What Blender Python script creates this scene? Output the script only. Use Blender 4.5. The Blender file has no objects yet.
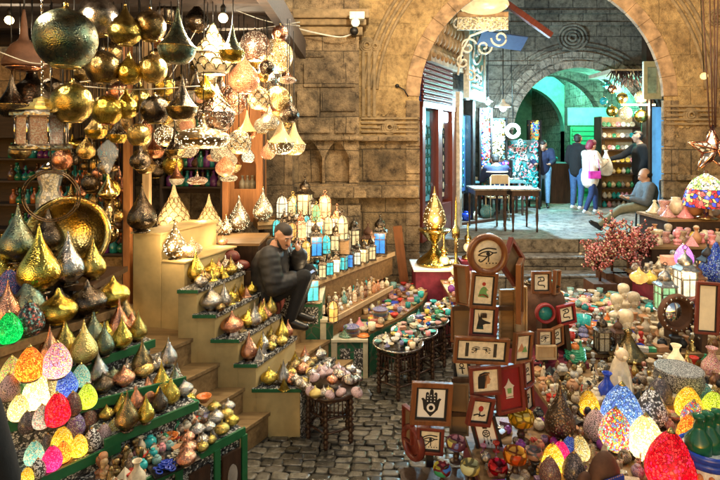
import bpy, bmesh, math, random
from mathutils import Vector, Matrix, Euler
from mathutils.geometry import tessellate_polygon
R = math.radians; PI = math.pi
random.seed(7)
S = bpy.context.scene
C = S.collection
H, F = 2.4, 520.0                       # eye height (m) and focal length in photograph pixels
# ---------------------------------------------------------------- camera
cd = bpy.data.cameras.new('camera'); cam = bpy.data.objects.new('camera', cd); C.objects.link(cam)
cam.location = (0, 0, H); cam.rotation_euler = (R(90), 0, 0)
cd.sensor_width = 36; cd.lens = 36*F/720; cd.shift_y = -(240-141)/720.0; cd.clip_start = .05; cd.clip_end = 400
S.camera = cam
# ---------------------------------------------------------------- world, sun, exposure
w = bpy.data.worlds.new('World'); S.world = w; w.use_nodes = True
nt = w.node_tree; sk = nt.nodes.new('ShaderNodeTexSky'); sk.sky_type = 'NISHITA'; sk.sun_disc = False
sk.sun_elevation = R(4); sk.sun_rotation = R(200); sk.altitude = 100
nt.links.new(sk.outputs[0], nt.nodes['Background'].inputs[0]); nt.nodes['Background'].inputs[1].default_value = .14
sl = bpy.data.lights.new('sun', 'SUN'); sl.energy = .12; sl.angle = R(15); sl.color = (1, .9, .8)
so = bpy.data.objects.new('sun', sl); C.objects.link(so)
so.rotation_euler = Vector((-.35*math.cos(0), -.9, .55)).to_track_quat('Z', 'Y').to_euler()
S.view_settings.view_transform = 'Standard'; S.view_settings.look = 'None'
S.view_settings.gamma = 1; S.view_settings.exposure = .92; S.view_settings.use_curve_mapping = False
try:
    S.cycles.use_denoising = True; S.cycles.max_bounces = 6; S.cycles.sample_clamp_indirect = 6
    S.cycles.use_light_tree = True; S.cycles.caustics_reflective = False; S.cycles.caustics_refractive = False
except Exception: pass
# ---------------------------------------------------------------- projection helpers: pixel + real height or depth -> world
def G(px, py, z):
    s = (py-141)/(H-z); return Vector(((px-360)/s, F/s, z))
def P(px, py, Y):
    return Vector(((px-360)*Y/F, Y, H-(py-141)*Y/F))
def scr(p): return (360+F*p.x/max(p.y, .1), 141+F*(H-p.z)/max(p.y, .1))
# ---------------------------------------------------------------- materials
MT = {}
def newmat(n):
    m = bpy.data.materials.new(n); m.use_nodes = True; t = m.node_tree
    b = t.nodes['Principled BSDF']; return m, t, b
def N(t, kind, **k):
    n = t.nodes.new('ShaderNode'+kind)
    for a, v in k.items():
        if a.startswith('i_'):
            n.inputs[int(a[2:])].default_value = v
        else: setattr(n, a, v)
    return n
def L(t, a, b): t.links.new(a, b)
def rgb(c): return (c[0], c[1], c[2], 1)
def ramp(t, fac, stops, const=False):
    r = N(t, 'ValToRGB'); e = r.color_ramp.elements
    if const: r.color_ramp.interpolation = 'CONSTANT'
    while len(e) < len(stops): e.new(.5)
    for i, (p, c) in enumerate(stops): e[i].position = p; e[i].color = rgb(c)
    L(t, fac, r.inputs[0]); return r.outputs[0]
def bump(t, b, h, st, d=.01):
    n = N(t, 'Bump'); n.inputs['Strength'].default_value = st; n.inputs['Distance'].default_value = d
    L(t, h, n.inputs['Height']); L(t, n.outputs[0], b.inputs['Normal']); return n
def noise(t, sc, det=4, rough=.6, vec=None, co='Object'):
    n = N(t, 'TexNoise'); n.inputs['Scale'].default_value = sc; n.inputs['Detail'].default_value = det; n.inputs['Roughness'].default_value = rough
    if vec is None: vec = N(t, 'TexCoord').outputs[co]
    L(t, vec, n.inputs['Vector']); return n
def plain(n, c, rough=.6, metal=0, var=.35, nsc=14, bst=.25, spec=None):
    m, t, b = newmat(n)
    k = noise(t, nsc); d = tuple(x*(1-var) for x in c); l = tuple(min(1, x*(1+var*.7)) for x in c)
    L(t, ramp(t, k.outputs[0], [(.3, d), (.7, l)]), b.inputs['Base Color'])
    b.inputs['Roughness'].default_value = rough; b.inputs['Metallic'].default_value = metal
    if bst: bump(t, b, noise(t, nsc*4).outputs[0], bst, .004)
    MT[n] = m; return m
def hammered(n, c, c2, rough=.25, sc=48):           # beaten sheet metal with patina
    m, t, b = newmat(n)
    k = noise(t, 5, 5, .65); L(t, ramp(t, k.outputs[0], [(.35, c), (.68, c2)]), b.inputs['Base Color'])
    b.inputs['Metallic'].default_value = 1
    L(t, ramp(t, noise(t, 9).outputs[0], [(.3, (rough*.6,)*3), (.8, (rough*1.5,)*3)]), b.inputs['Roughness'])
    v = N(t, 'TexVoronoi'); v.inputs['Scale'].default_value = sc; L(t, N(t, 'TexCoord').outputs['Object'], v.inputs['Vector'])
    bump(t, b, v.outputs['Distance'], .3, .006); MT[n] = m; return m
def pierced(n, c, glow, e, sc=55, thr=.24, rough=.35):   # metal sheet with small cut holes, lit from inside
    m, t, b = newmat(n)
    b.inputs['Base Color'].default_value = rgb(c); b.inputs['Metallic'].default_value = .9; b.inputs['Roughness'].default_value = rough
    v = N(t, 'TexVoronoi'); v.inputs['Scale'].default_value = sc; L(t, N(t, 'TexCoord').outputs['Object'], v.inputs['Vector'])
    f = ramp(t, v.outputs['Distance'], [(thr, (1, 1, 1)), (thr+.08, (0, 0, 0))])
    b.inputs['Emission Color'].default_value = rgb(glow)
    mm = N(t, 'Math', operation='MULTIPLY'); mm.inputs[1].default_value = e; L(t, f, mm.inputs[0]); L(t, mm.outputs[0], b.inputs['Emission Strength'])
    bump(t, b, v.outputs['Distance'], .6, .006); MT[n] = m; return m
def mosaic(n, cols, grout=(.12, .1, .09), lit=0, sc=38, rough=.2, thr=.07, tr=False):    # glass mosaic; lit ones pass the light of the bulb inside
    m, t, b = newmat(n); co = N(t, 'TexCoord').outputs['Object']
    v = N(t, 'TexVoronoi'); v.inputs['Scale'].default_value = sc; L(t, co, v.inputs['Vector'])
    v2 = N(t, 'TexVoronoi', feature='DISTANCE_TO_EDGE'); v2.inputs['Scale'].default_value = sc; L(t, co, v2.inputs['Vector'])
    sep = N(t, 'SeparateColor'); L(t, v.outputs['Color'], sep.inputs[0])
    k = len(cols); st = [(i/k, c) for i, c in enumerate(cols)]
    col = ramp(t, sep.outputs[0], st, True)
    mk = ramp(t, v2.outputs['Distance'], [(thr, (0, 0, 0)), (thr+.05, (1, 1, 1))])
    mx = N(t, 'MixRGB'); mx.inputs[1].default_value = rgb(grout); L(t, mk, mx.inputs[0]); L(t, col, mx.inputs[2])
    L(t, mx.outputs[0], b.inputs['Base Color']); b.inputs['Roughness'].default_value = rough
    bump(t, b, mk, .3, .003)
    if lit:
        if tr:
            ts = N(t, 'BsdfTranslucent'); L(t, mx.outputs[0], ts.inputs[0])
            ms = N(t, 'MixShader'); ms.inputs[0].default_value = .55
            L(t, b.outputs[0], ms.inputs[1]); L(t, ts.outputs[0], ms.inputs[2]); L(t, ms.outputs[0], t.nodes['Material Output'].inputs[0])
        else:
            L(t, mx.outputs[0], b.inputs['Emission Color']); b.inputs['Emission Strength'].default_value = lit
    MT[n] = m; return m
def emit(n, c, e, base=None, sc=0):
    m, t, b = newmat(n); b.inputs['Base Color'].default_value = rgb(base or tuple(x*.3 for x in c)); b.inputs['Roughness'].default_value = .3
    L(t, ramp(t, noise(t, 2.3, 4, .7).outputs[0], [(.3, tuple(x*.35 for x in c)), (.5, tuple(x*.8 for x in c)), (.72, tuple(min(1, x*1.25) for x in c))]), b.inputs['Emission Color'])    # frosted, uneven glass
    b.inputs['Emission Strength'].default_value = e; MT[n] = m; return m
def glassy(n, c, a=.35, rough=.08):
    m, t, b = newmat(n); b.inputs['Base Color'].default_value = rgb(c); b.inputs['Roughness'].default_value = rough
    b.inputs['Alpha'].default_value = a; MT[n] = m; return m
def masonry(n, c1, c2, mortar, bw, bh, ztop=None, plas=None, rough=.85, mort=.012, stain=.5):
    m, t, b = newmat(n)
    g = N(t, 'NewGeometry'); sp = N(t, 'SeparateXYZ'); L(t, g.outputs['Position'], sp.inputs[0])
    ad = N(t, 'Math', operation='ADD'); L(t, sp.outputs[0], ad.inputs[0]); L(t, sp.outputs[1], ad.inputs[1])
    cb = N(t, 'CombineXYZ'); L(t, ad.outputs[0], cb.inputs[0]); L(t, sp.outputs[2], cb.inputs[1])
    wob = noise(t, 1.7, 3, .5, g.outputs['Position']); mxv = N(t, 'VectorMath', operation='MULTIPLY_ADD')
    L(t, wob.outputs['Color'], mxv.inputs[0]); mxv.inputs[1].default_value = (.05, .05, 0); L(t, cb.outputs[0], mxv.inputs[2])
    br = N(t, 'TexBrick'); L(t, mxv.outputs[0], br.inputs['Vector']); br.inputs['Scale'].default_value = 1
    br.inputs['Brick Width'].default_value = bw; br.inputs['Row Height'].default_value = bh; br.inputs['Mortar Size'].default_value = mort
    br.inputs['Mortar Smooth'].default_value = .6; br.offset = .42
    br.inputs['Color1'].default_value = rgb(c1); br.inputs['Color2'].default_value = rgb(c2); br.inputs['Mortar'].default_value = rgb(mortar)
    n1 = noise(t, 1.6, 6, .7, g.outputs['Position']); n2 = noise(t, 9, 6, .75, g.outputs['Position']); n3 = noise(t, 55, 3, .6, g.outputs['Position'])
    mul = N(t, 'MixRGB', blend_type='MULTIPLY'); mul.inputs[0].default_value = 1
    L(t, ramp(t, n1.outputs[0], [(.32, (1-stain,)*3), (.5, (.85, .82, .78)), (.68, (1.25, 1.2, 1.1))]), mul.inputs[2]); L(t, br.outputs[0], mul.inputs[1])
    mu2 = N(t, 'MixRGB', blend_type='MULTIPLY'); mu2.inputs[0].default_value = 1
    L(t, ramp(t, n2.outputs[0], [(.34, (.22, .19, .16)), (.46, (.75, .72, .68)), (.62, (1.25, 1.22, 1.18))]), mu2.inputs[2]); L(t, mul.outputs[0], mu2.inputs[1])
    col = mu2.outputs[0]; hgt = N(t, 'Math', operation='MULTIPLY_ADD'); L(t, br.outputs['Fac'], hgt.inputs[0]); hgt.inputs[1].default_value = -.9
    ah = N(t, 'Math', operation='MULTIPLY_ADD'); L(t, n2.outputs[0], ah.inputs[0]); ah.inputs[1].default_value = 1.1; L(t, n3.outputs[0], ah.inputs[2]); L(t, ah.outputs[0], hgt.inputs[2])
    hh = hgt.outputs[0]
    if plas:                                    # old plaster still clinging above a ragged edge
        e = N(t, 'Math', operation='MULTIPLY_ADD'); pn = noise(t, 1.15, 7, .62, g.outputs['Position']); L(t, pn.outputs[0], e.inputs[0]); e.inputs[1].default_value = 2.6; L(t, sp.outputs[2], e.inputs[2])
        k = ramp(t, e.outputs[0], [(0, (0, 0, 0)), (1, (1, 1, 1))]); k.node.color_ramp.elements[0].position = .0
        su = N(t, 'Math', operation='SUBTRACT'); L(t, e.outputs[0], su.inputs[0]); su.inputs[1].default_value = ztop+1.3
        sc = N(t, 'Math', operation='MULTIPLY', use_clamp=True); L(t, su.outputs[0], sc.inputs[0]); sc.inputs[1].default_value = 14
        pm = N(t, 'MixRGB', blend_type='MULTIPLY'); pm.inputs[0].default_value = 1; pm.inputs[1].default_value = rgb(plas)
        L(t, ramp(t, n2.outputs[0], [(.32, (.38, .33, .26)), (.5, (.9, .88, .84)), (.66, (1.25, 1.2, 1.1))]), pm.inputs[2])
        pm2 = N(t, 'MixRGB', blend_type='MULTIPLY'); pm2.inputs[0].default_value = 1; L(t, pm.outputs[0], pm2.inputs[1]); L(t, ramp(t, n1.outputs[0], [(.35, (.6, .55, .48)), (.6, (1.1, 1.08, 1))]), pm2.inputs[2])
        fx = N(t, 'MixRGB'); L(t, sc.outputs[0], fx.inputs[0]); L(t, col, fx.inputs[1]); L(t, pm2.outputs[0], fx.inputs[2]); col = fx.outputs[0]
        h2 = N(t, 'Math', operation='MULTIPLY_ADD'); L(t, sc.outputs[0], h2.inputs[0]); h2.inputs[1].default_value = 1.4; L(t, hh, h2.inputs[2]); hh = h2.outputs[0]
    L(t, col, b.inputs['Base Color']); b.inputs['Roughness'].default_value = rough
    bump(t, b, hh, .75, .03); MT[n] = m; return m
def woodm(n, c, c2, rough=.5, ax='X', sc=3):
    m, t, b = newmat(n); co = N(t, 'TexCoord'); mp = N(t, 'Mapping'); L(t, co.outputs['Object'], mp.inputs[0])
    mp.inputs['Scale'].default_value = {'X': (1, 9, 9), 'Z': (9, 9, 1), 'Y': (9, 1, 9)}[ax]
    k = noise(t, sc, 6, .7, mp.outputs[0]); L(t, ramp(t, k.outputs[0], [(.3, c), (.7, c2)]), b.inputs['Base Color'])
    b.inputs['Roughness'].default_value = rough; bump(t, b, k.outputs[0], .4, .006); MT[n] = m; return m
# stone and walls
masonry('old_stone', (.42, .315, .185), (.215, .16, .095), (.12, .09, .052), .78, .46, stain=.68, mort=.008)
masonry('old_plaster', (.34, .24, .12), (.22, .165, .098), (.13, .098, .055), .8, .46, ztop=2.55, plas=(.44, .315, .155), stain=.68)
masonry('grey_stone', (.3, .265, .21), (.18, .155, .12), (.09, .075, .06), .6, .36, stain=.5)
masonry('pale_stone', (.4, .36, .3), (.3, .27, .22), (.15, .13, .1), .5, .3, stain=.4)
masonry('step_stone', (.33, .28, .2), (.22, .185, .13), (.06, .05, .04), 1.3, .5, stain=.4)  # darker tone that paints in the shade on the risers
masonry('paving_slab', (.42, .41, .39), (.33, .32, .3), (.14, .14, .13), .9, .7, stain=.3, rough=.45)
plain('ochre_paint', (.64, .46, .19), .78, 0, .36, 2.4, .45)
plain('cream_trim', (.55, .5, .34), .7, 0, .25, 10)
plain('cobble', (.17, .14, .1), .32, 0, .5, 7, .5)
plain('mud', (.045, .036, .026), .7)
plain('carved_stone', (.26, .185, .095), .85, 0, .45, 9, .6)
plain('voussoir', (.36, .23, .12), .85, 0, .6, 7, .9)
woodm('oak', (.13, .07, .025), (.32, .19, .08)); woodm('tread_wood', (.16, .095, .04), (.36, .24, .11), .45)
woodm('frame_wood', (.1, .035, .014), (.26, .1, .035), .3, 'Z'); woodm('frame_red', (.1, .018, .012), (.2, .04, .025), .35, 'Z')
woodm('pale_wood', (.4, .26, .12), (.56, .4, .22), .6, 'Z'); woodm('dark_wood', (.02, .01, .006), (.07, .035, .02), .35, 'Z')
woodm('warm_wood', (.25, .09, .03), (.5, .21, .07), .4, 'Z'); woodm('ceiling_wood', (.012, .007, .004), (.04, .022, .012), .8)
plain('cardboard', (.19, .12, .06), .8, 0, .2, 6, .1)
# metals
hammered('gold', (.42, .26, .03), (.85, .66, .14), .16); hammered('bronze', (.12, .085, .04), (.42, .3, .13), .22)
hammered('verdigris', (.12, .2, .15), (.22, .18, .1), .3); hammered('silver', (.22, .2, .17), (.66, .6, .52), .2)
hammered('copper', (.45, .17, .09), (.8, .42, .26), .22); hammered('dark_bronze', (.06, .05, .04), (.16, .12, .08), .25)
hammered('brass', (.5, .34, .1), (.8, .6, .22), .22); hammered('old_gold', (.26, .18, .04), (.66, .5, .14), .2)
plain('iron', (.03, .028, .026), .45, .8, .3); plain('rust', (.12, .055, .03), .7, .4)
pierced('pierced_silver', (.32, .27, .2), (1, .78, .42), 2.6, 22, .2); pierced('pierced_brass', (.4, .27, .1), (1, .72, .32), 2.2, 24, .19)
pierced('pierced_pink', (.4, .25, .18), (1, .72, .42), 1.8, 18, .2); pierced('pierced_big', (.3, .22, .12), (1, .8, .45), 3, 15, .24)
pierced('pierced_dark', (.12, .08, .05), (.6, .4, .2), .25, 26, .16); pierced('pierced_off', (.5, .27, .16), (.02, .01, .01), .02, 55, .3, .5)
pierced('gold_net', (.72, .56, .2), (.1, .06, .02), .02, 30, .3); 
# lit glass
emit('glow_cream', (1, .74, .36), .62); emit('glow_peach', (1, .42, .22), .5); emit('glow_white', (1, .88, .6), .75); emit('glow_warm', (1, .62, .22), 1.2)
emit('glow_teal', (.1, .7, .7), .7); emit('glow_blue', (.05, .3, .85), .7); emit('glow_amber', (1, .5, .12), .7); emit('glow_green', (.4, .75, .35), .6)
emit('bulb_warm', (1, .7, .35), 6); emit('bulb_cold', (.45, .85, 1), 14); emit('bulb_teal', (.15, 1, .8), 12)
mosaic('crackle_cream', [(.75, .55, .28), (.6, .4, .18), (1, .9, .65)], (.22, .12, .03), .3, 22, .2, .1)
mosaic('crackle_peach', [(.7, .32, .16), (.55, .22, .1), (.8, .4, .2)], (.2, .07, .03), .3, 26, .2, .09)
mosaic('shade_cream', [(.8, .55, .25), (.7, .45, .18), (.85, .65, .35)], (.45, .28, .1), .38, 60, .3, .1)
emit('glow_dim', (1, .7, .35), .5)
# mosaic eggs
M2 = dict(
 egg_red=([(.7, .01, .02), (.85, .05, .05), (.45, 0, .01), (.8, .02, .1)], 1), egg_yellow=([(.95, .6, .03), (.95, .75, .1), (.7, .35, .01), (.9, .8, .3)], 1), egg_blue=([(.05, .12, .8), (.15, .3, .9), (.3, .5, .9)], 1),
 egg_pinkblue=([(.2, .3, .85), (.8, .4, .75), (.4, .45, .9)], 1), egg_green=([(0, .5, .1), (.02, .75, .15), (0, .3, .05)], 1), egg_lime=([(.6, .85, .05), (.8, .95, .2)], 1),
 egg_magenta=([(.85, .02, .2), (.95, .1, .35), (.7, .01, .15)], 1), egg_cream=([(.9, .8, .35), (.9, .7, .2), (.8, .8, .5), (.95, .9, .6)], 1), egg_aqua=([(.35, .8, .7), (.75, .9, .7), (.2, .7, .75), (.9, .85, .6)], 1),
 egg_orange=([(.95, .25, .02), (.95, .45, .04), (.7, .1, .01), (.95, .6, .1)], 1), egg_pinkfloral=([(.9, .3, .45), (.95, .75, .7), (.95, .85, .3), (.3, .35, .75), (.9, .5, .6)], 1), egg_multi=([(.9, .1, .1), (.1, .3, .8), (.95, .8, .1), (.1, .6, .3), (.9, .9, .85)], 1),
 egg_white=([(.95, .93, .9), (.95, .95, .85), (.9, .85, .6), (.2, .5, .4), (.6, .2, .2)], 1), egg_purple=([(.2, .1, .5), (.4, .3, .7), (.6, .6, .8)], 0), egg_dark=([(.06, .05, .06), (.26, .2, .2), (.12, .1, .1), (.03, .03, .05)], 0),
 egg_brown=([(.25, .08, .06), (.36, .2, .14), (.16, .05, .05)], 0), egg_pinkpale=([(.75, .5, .52), (.8, .58, .6), (.7, .48, .5)], 0), egg_floral_black=([(.015, .015, .02), (.02, .02, .02), (.02, .02, .02), (.7, .2, .15), (.2, .5, .5)], 0),
 egg_greenyellow=([(.7, .8, .2), (.3, .6, .3), (.9, .8, .3), (.9, .3, .3)], 1), egg_skyblue=([(.12, .3, .85), (.3, .5, .9), (.1, .18, .6), (.45, .65, .9)], 1), egg_dots=([(.9, .88, .85), (.9, .9, .88), (.05, .05, .05)], 0))
for k, (c, l) in M2.items():
    mosaic(k, c, (.1, .08, .07) if not l else tuple(x*.28 for x in c[0]), l, (21 if k not in ('egg_cream', 'egg_floral_black', 'egg_dots') else 14), .18, .08, tr=True)
mosaic('terrazzo', [(.03, .03, .03), (.6, .58, .52), (.1, .1, .1), (.75, .72, .65)], (.02, .02, .02), 0, 75, .5, .06)
mosaic('green_tile', [(.02, .12, .06), (.03, .16, .08), (.015, .09, .05)], (.1, .12, .08), 0, 9, .3, .02)
mosaic('tiffany', [(.9, .85, .7), (.9, .75, .2), (.3, .55, .15), (.95, .9, .8), (.8, .75, .5)], (.03, .03, .03), .6, 30, .2, .05)
mosaic('tiffany_rim', [(.7, .03, .04), (.05, .06, .6), (.9, .8, .2), (.7, .1, .1)], (.03, .03, .03), .35, 22, .2, .05)
plain('green_paint', (.015, .13, .045), .45, 0, .2)
# ceramics and small goods
COL = dict(turquoise=(.03, .42, .42), cobalt=(.02, .06, .45), red=(.5, .04, .025), orange=(.75, .22, .05), cream=(.72, .62, .42), white=(.8, .78, .72), green=(.04, .3, .14), yellow=(.8, .58, .1),
  black=(.02, .02, .02), purple=(.25, .05, .3), brown=(.2, .09, .04), pink=(.75, .3, .32), teal=(.02, .22, .22), sand=(.5, .33, .16), grey=(.3, .28, .25), magenta=(.6, .05, .35))
for k, c in COL.items(): plain('glazed_'+k, c, .22, 0, .4, 9, .1)
for k, c in COL.items(): mosaic('painted_'+k, [c, c, tuple(min(1, x*.4+.5) for x in c), tuple(x*.3 for x in c), (.75, .6, .3)], tuple(x*.3 for x in c), 0, 42, .3, .04)
plain('alabaster', (.75, .62, .42), .35, 0, .3, 6, .1); plain('stone_carving', (.45, .38, .28), .7, 0, .3, 12)
plain('coral_bead', (.35, .07, .06), .4, 0, .6, 60); plain('skin', (.45, .24, .15), .5, 0, .1); plain('skin_light', (.55, .33, .23), .5, 0, .1)
plain('black_cloth', (.008, .008, .009), .95, 0, .3, 9, .6); plain('navy_cloth', (.012, .02, .06), .8, 0, .3, 20, .4); plain('white_fleece', (.75, .68, .58), .9, 0, .15, 40, .8)
plain('grey_cloth', (.1, .11, .12), .85, 0, .3, 20, .4); plain('denim', (.04, .1, .22), .8, 0, .3, 30, .4); plain('dark_denim', (.015, .03, .1), .8, 0, .3, 30, .4)
plain('khaki', (.2, .18, .11), .85, 0, .2, 20, .4); plain('hair_black', (.016, .011, .008), .6, 0, .3, 80, .6); plain('maroon', (.2, .02, .04), .6); plain('red_scarf', (.35, .06, .06), .8)
plain('leather_black', (.012, .011, .01), .35); plain('shoe_white', (.7, .7, .7), .5); m_ = plain('puffer_black', (.009, .009, .01), .6, 0, .3, 20, 0); t_ = m_.node_tree; wv = N(t_, 'TexWave'); wv.bands_direction = 'Z'; wv.inputs['Scale'].default_value = 5.2; wv.inputs['Distortion'].default_value = 2.2; wv.inputs['Detail'].default_value = 2; L(t_, N(t_, 'TexCoord').outputs['Object'], wv.inputs['Vector']); bump(t_, t_.nodes['Principled BSDF'], wv.outputs['Fac'], .14, .01)
plain('eye_white', (.7, .68, .65), .3); plain('pale_denim', (.14, .3, .5), .8, 0, .3, 30, .4)
emit('phone_glow', (.6, .75, 1), .6, (.02, .02, .02)); plain('wire_white', (.6, .58, .5), .4); plain('paper_cream', (.78, .71, .54), .8, 0, .22, 40, .3); plain('paper_white', (.85, .84, .8), .8, 0, .05, 5, 0)
plain('ink', (.01, .01, .012), .6, 0, 0, 5, 0); plain('ink_red', (.4, .03, .02), .6, 0, .1, 5, 0); plain('ink_tan', (.45, .22, .1), .6, 0, .1, 5, 0); plain('ink_green', (.15, .35, .12), .5, 0, .1); plain('ink_silver', (.6, .58, .5), .4, 0, .1)
plain('panel_red', (.22, .012, .015), .5, 0, .1); plain('blue_awning', (.04, .07, .17), .6, 0, .15); plain('sign_teal', (.1, .2, .2), .6); plain('shutter_green', (.03, .3, .12), .5, 0, .2)
plain('passage_green', (.2, .4, .3), .8, 0, .3, 5); plain('mirror_blue', (.05, .12, .4), .08, .4, .4, 6); plain('canvas', (.4, .33, .22), .9); plain('ivory', (.75, .68, .5), .5, 0, .1)
m, t, b = newmat('mirror'); b.inputs['Metallic'].default_value = 1; b.inputs['Roughness'].default_value = .06; b.inputs['Base Color'].default_value = (.8, .8, .8, 1); MT['mirror'] = m
glassy('glass', (.8, .9, .95), .15); glassy('pane_glass', (.05, .08, .1), .08); glassy('glass_dark', (.3, .35, .35), .35)
for k in ('turquoise', 'green', 'brown', 'cream', 'purple', 'cobalt', 'orange'): plain('bottle_'+k, tuple(x*.35 for x in COL[k]), .06, 0, .3, 5, 0)
emit('case_teal', (.15, .65, .75), .45, (.1, .2, .2)); emit('case_cream', (.9, .8, .5), .5, (.2, .17, .1)); emit('case_blue', (.05, .25, .8), .35, (.03, .06, .15)); emit('window_blue', (.15, .5, .95), .4, (.1, .3, .6))
# ---------------------------------------------------------------- mesh collector
def catm(pts, k=4):
    out = []; n = len(pts)
    for i in range(n-1):
        p0 = pts[max(i-1, 0)]; p1 = pts[i]; p2 = pts[i+1]; p3 = pts[min(i+2, n-1)]
        for j in range(k):
            t = j/k
            out.append(tuple(.5*((2*b)+(-a+c)*t+(2*a-5*b+4*c-d)*t*t+(-a+3*b-3*c+d)*t**3) for a, b, c, d in zip(p0, p1, p2, p3)))
    out.append(tuple(pts[-1])); return out
class MB:
    def __init__(s): s.v = []; s.f = []; s.mi = []; s.sm = []
    def add(s, v, f, mi=0, smooth=True, M=None):
        o = len(s.v)
        s.v += [tuple(M @ Vector(p)) if M else tuple(p) for p in v]
        s.f += [tuple(o+i for i in q) for q in f]; s.mi += [mi]*len(f); s.sm += [smooth]*len(f); return s
    def box(s, x0, x1, y0, y1, z0, z1, mi=0, M=None):
        v = [(x, y, z) for z in (z0, z1) for y in (y0, y1) for x in (x0, x1)]
        return s.add(v, [(0, 2, 3, 1), (4, 5, 7, 6), (0, 1, 5, 4), (2, 6, 7, 3), (0, 4, 6, 2), (1, 3, 7, 5)], mi, False, M)
    def lathe(s, prof, n=20, mi=0, M=None, smooth=True, k=0, sx=1, sy=1, cap=True):
        if k: prof = catm(prof, k)
        v = []; f = []
        for r, z in prof:
            for i in range(n):
                a = 2*PI*i/n; v.append((max(r, 0)*math.cos(a)*sx, max(r, 0)*math.sin(a)*sy, z))
        m = len(prof)
        for j in range(m-1):
            for i in range(n):
                a = j*n+i; b = j*n+(i+1) % n; f.append((a, b, b+n, a+n))
        if cap and prof[0][0] > 1e-4: f.append(tuple(reversed(range(n))))
        if cap and prof[-1][0] > 1e-4: f.append(tuple(range((m-1)*n, m*n)))
        return s.add(v, f, mi, smooth, M)
    def ball(s, c, r, n=14, mi=0, M=None, sz=1):
        pr = [(r*math.sin(PI*i/(n//2)), -r*math.cos(PI*i/(n//2))*sz) for i in range(n//2+1)]
        T = Matrix.Translation(c); return s.lathe(pr, n, mi, (M @ T) if M else T)
    def tube(s, pts, r, n=6, mi=0, M=None, closed=False, r2=None):
        pts = [Vector(p) for p in pts]; m = len(pts); v = []; f = []
        for i, p in enumerate(pts):
            a = pts[(i-1) % m] if (closed or i) else p; b = pts[(i+1) % m] if (closed or i < m-1) else p
            d = (b-a); d = d.normalized() if d.length > 1e-9 else Vector((0, 0, 1))
            u = d.cross(Vector((0, 0, 1)))
            if u.length < .05: u = d.cross(Vector((0, 1, 0)))
            u.normalize(); w_ = d.cross(u)
            rr = r if r2 is None else r+(r2-r)*i/max(1, m-1)
            for q in range(n):
                a_ = 2*PI*q/n; v.append(p+u*math.cos(a_)*rr+w_*math.sin(a_)*rr)
        for i in range(m if closed else m-1):
            for q in range(n):
                f.append((i*n+q, i*n+(q+1) % n, ((i+1) % m)*n+(q+1) % n, ((i+1) % m)*n+q))
        if not closed: f += [tuple(reversed(range(n))), tuple(range((m-1)*n, m*n))]
        return s.add(v, f, mi, True, M)
    def slab(s, outer, holes, th, mi=0, M=None):       # polygon (x,z) with holes, thickness along +y
        loops = [[Vector((x, 0, z)) for x, z in q] for q in [outer]+holes]
        tri = tessellate_polygon(loops); fl = [p for q in loops for p in q]; n = len(fl)
        v = [tuple(p) for p in fl]+[(p.x, th, p.z) for p in fl]
        f = [tuple(q) for q in tri]+[tuple(n+i for i in reversed(q)) for q in tri]
        o = 0
        for q in loops:
            m = len(q)
            for i in range(m): a = o+i; b = o+(i+1) % m; f.append((a, b, b+n, a+n))
            o += m
        return s.add(v, f, mi, False, M)
    def prism(s, poly, z0, z1, mi=0, M=None):          # polygon (x,y) raised from z0 to z1
        n = len(poly); v = [(p[0], p[1], z0) for p in poly]+[(p[0], p[1], z1) for p in poly]
        f = [tuple(reversed(range(n))), tuple(range(n, 2*n))]+[(i, (i+1) % n, (i+1) % n+n, i+n) for i in range(n)]
        return s.add(v, f, mi, False, M)
    def mesh(s, name, mats, bev=0):
        me = bpy.data.meshes.new(name); me.from_pydata(s.v, [], s.f)
        for m in ([mats] if isinstance(mats, str) else mats): me.materials.append(MT[m])
        me.polygons.foreach_set('material_index', s.mi); me.polygons.foreach_set('use_smooth', s.sm)
        bm = bmesh.new(); bm.from_mesh(me); bmesh.ops.recalc_face_normals(bm, faces=bm.faces)
        if bev:
            es = [e for e in bm.edges if len(e.link_faces) == 2 and e.calc_face_angle(0) > .6]
            bmesh.ops.bevel(bm, geom=es, offset=bev, segments=2, profile=.6, affect='EDGES')
        bm.to_mesh(me); bm.free(); me.update(); return me
    def obj(s, name, mats, parent=None, bev=0):
        o = bpy.data.objects.new(name, s.mesh(name, mats, bev)); C.objects.link(o)
        if parent: o.parent = parent
        return o
TOPS = []
def tag(o, label, cat, group=None):
    o['label'] = label; o['category'] = cat
    if group: o['group'] = group
    TOPS.append(o); return o
def struct(o): o['kind'] = 'structure'; return o
def empty(name, loc=(0, 0, 0), rz=0, s=1, label='', cat='', group=None, rot=None):
    o = bpy.data.objects.new(name, None); C.objects.link(o); o.location = loc; o.empty_display_size = .05
    o.rotation_euler = rot or (0, 0, rz); o.scale = (s, s, s) if not isinstance(s, tuple) else s
    return tag(o, label, cat, group)
def lamp(parent, loc, e, col, rad=.03, name='light'):
    l = bpy.data.lights.new(name, 'POINT'); l.energy = e; l.color = col; l.shadow_soft_size = rad
    o = bpy.data.objects.new(name, l); C.objects.link(o); o.parent = parent; o.location = loc; return o
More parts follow.
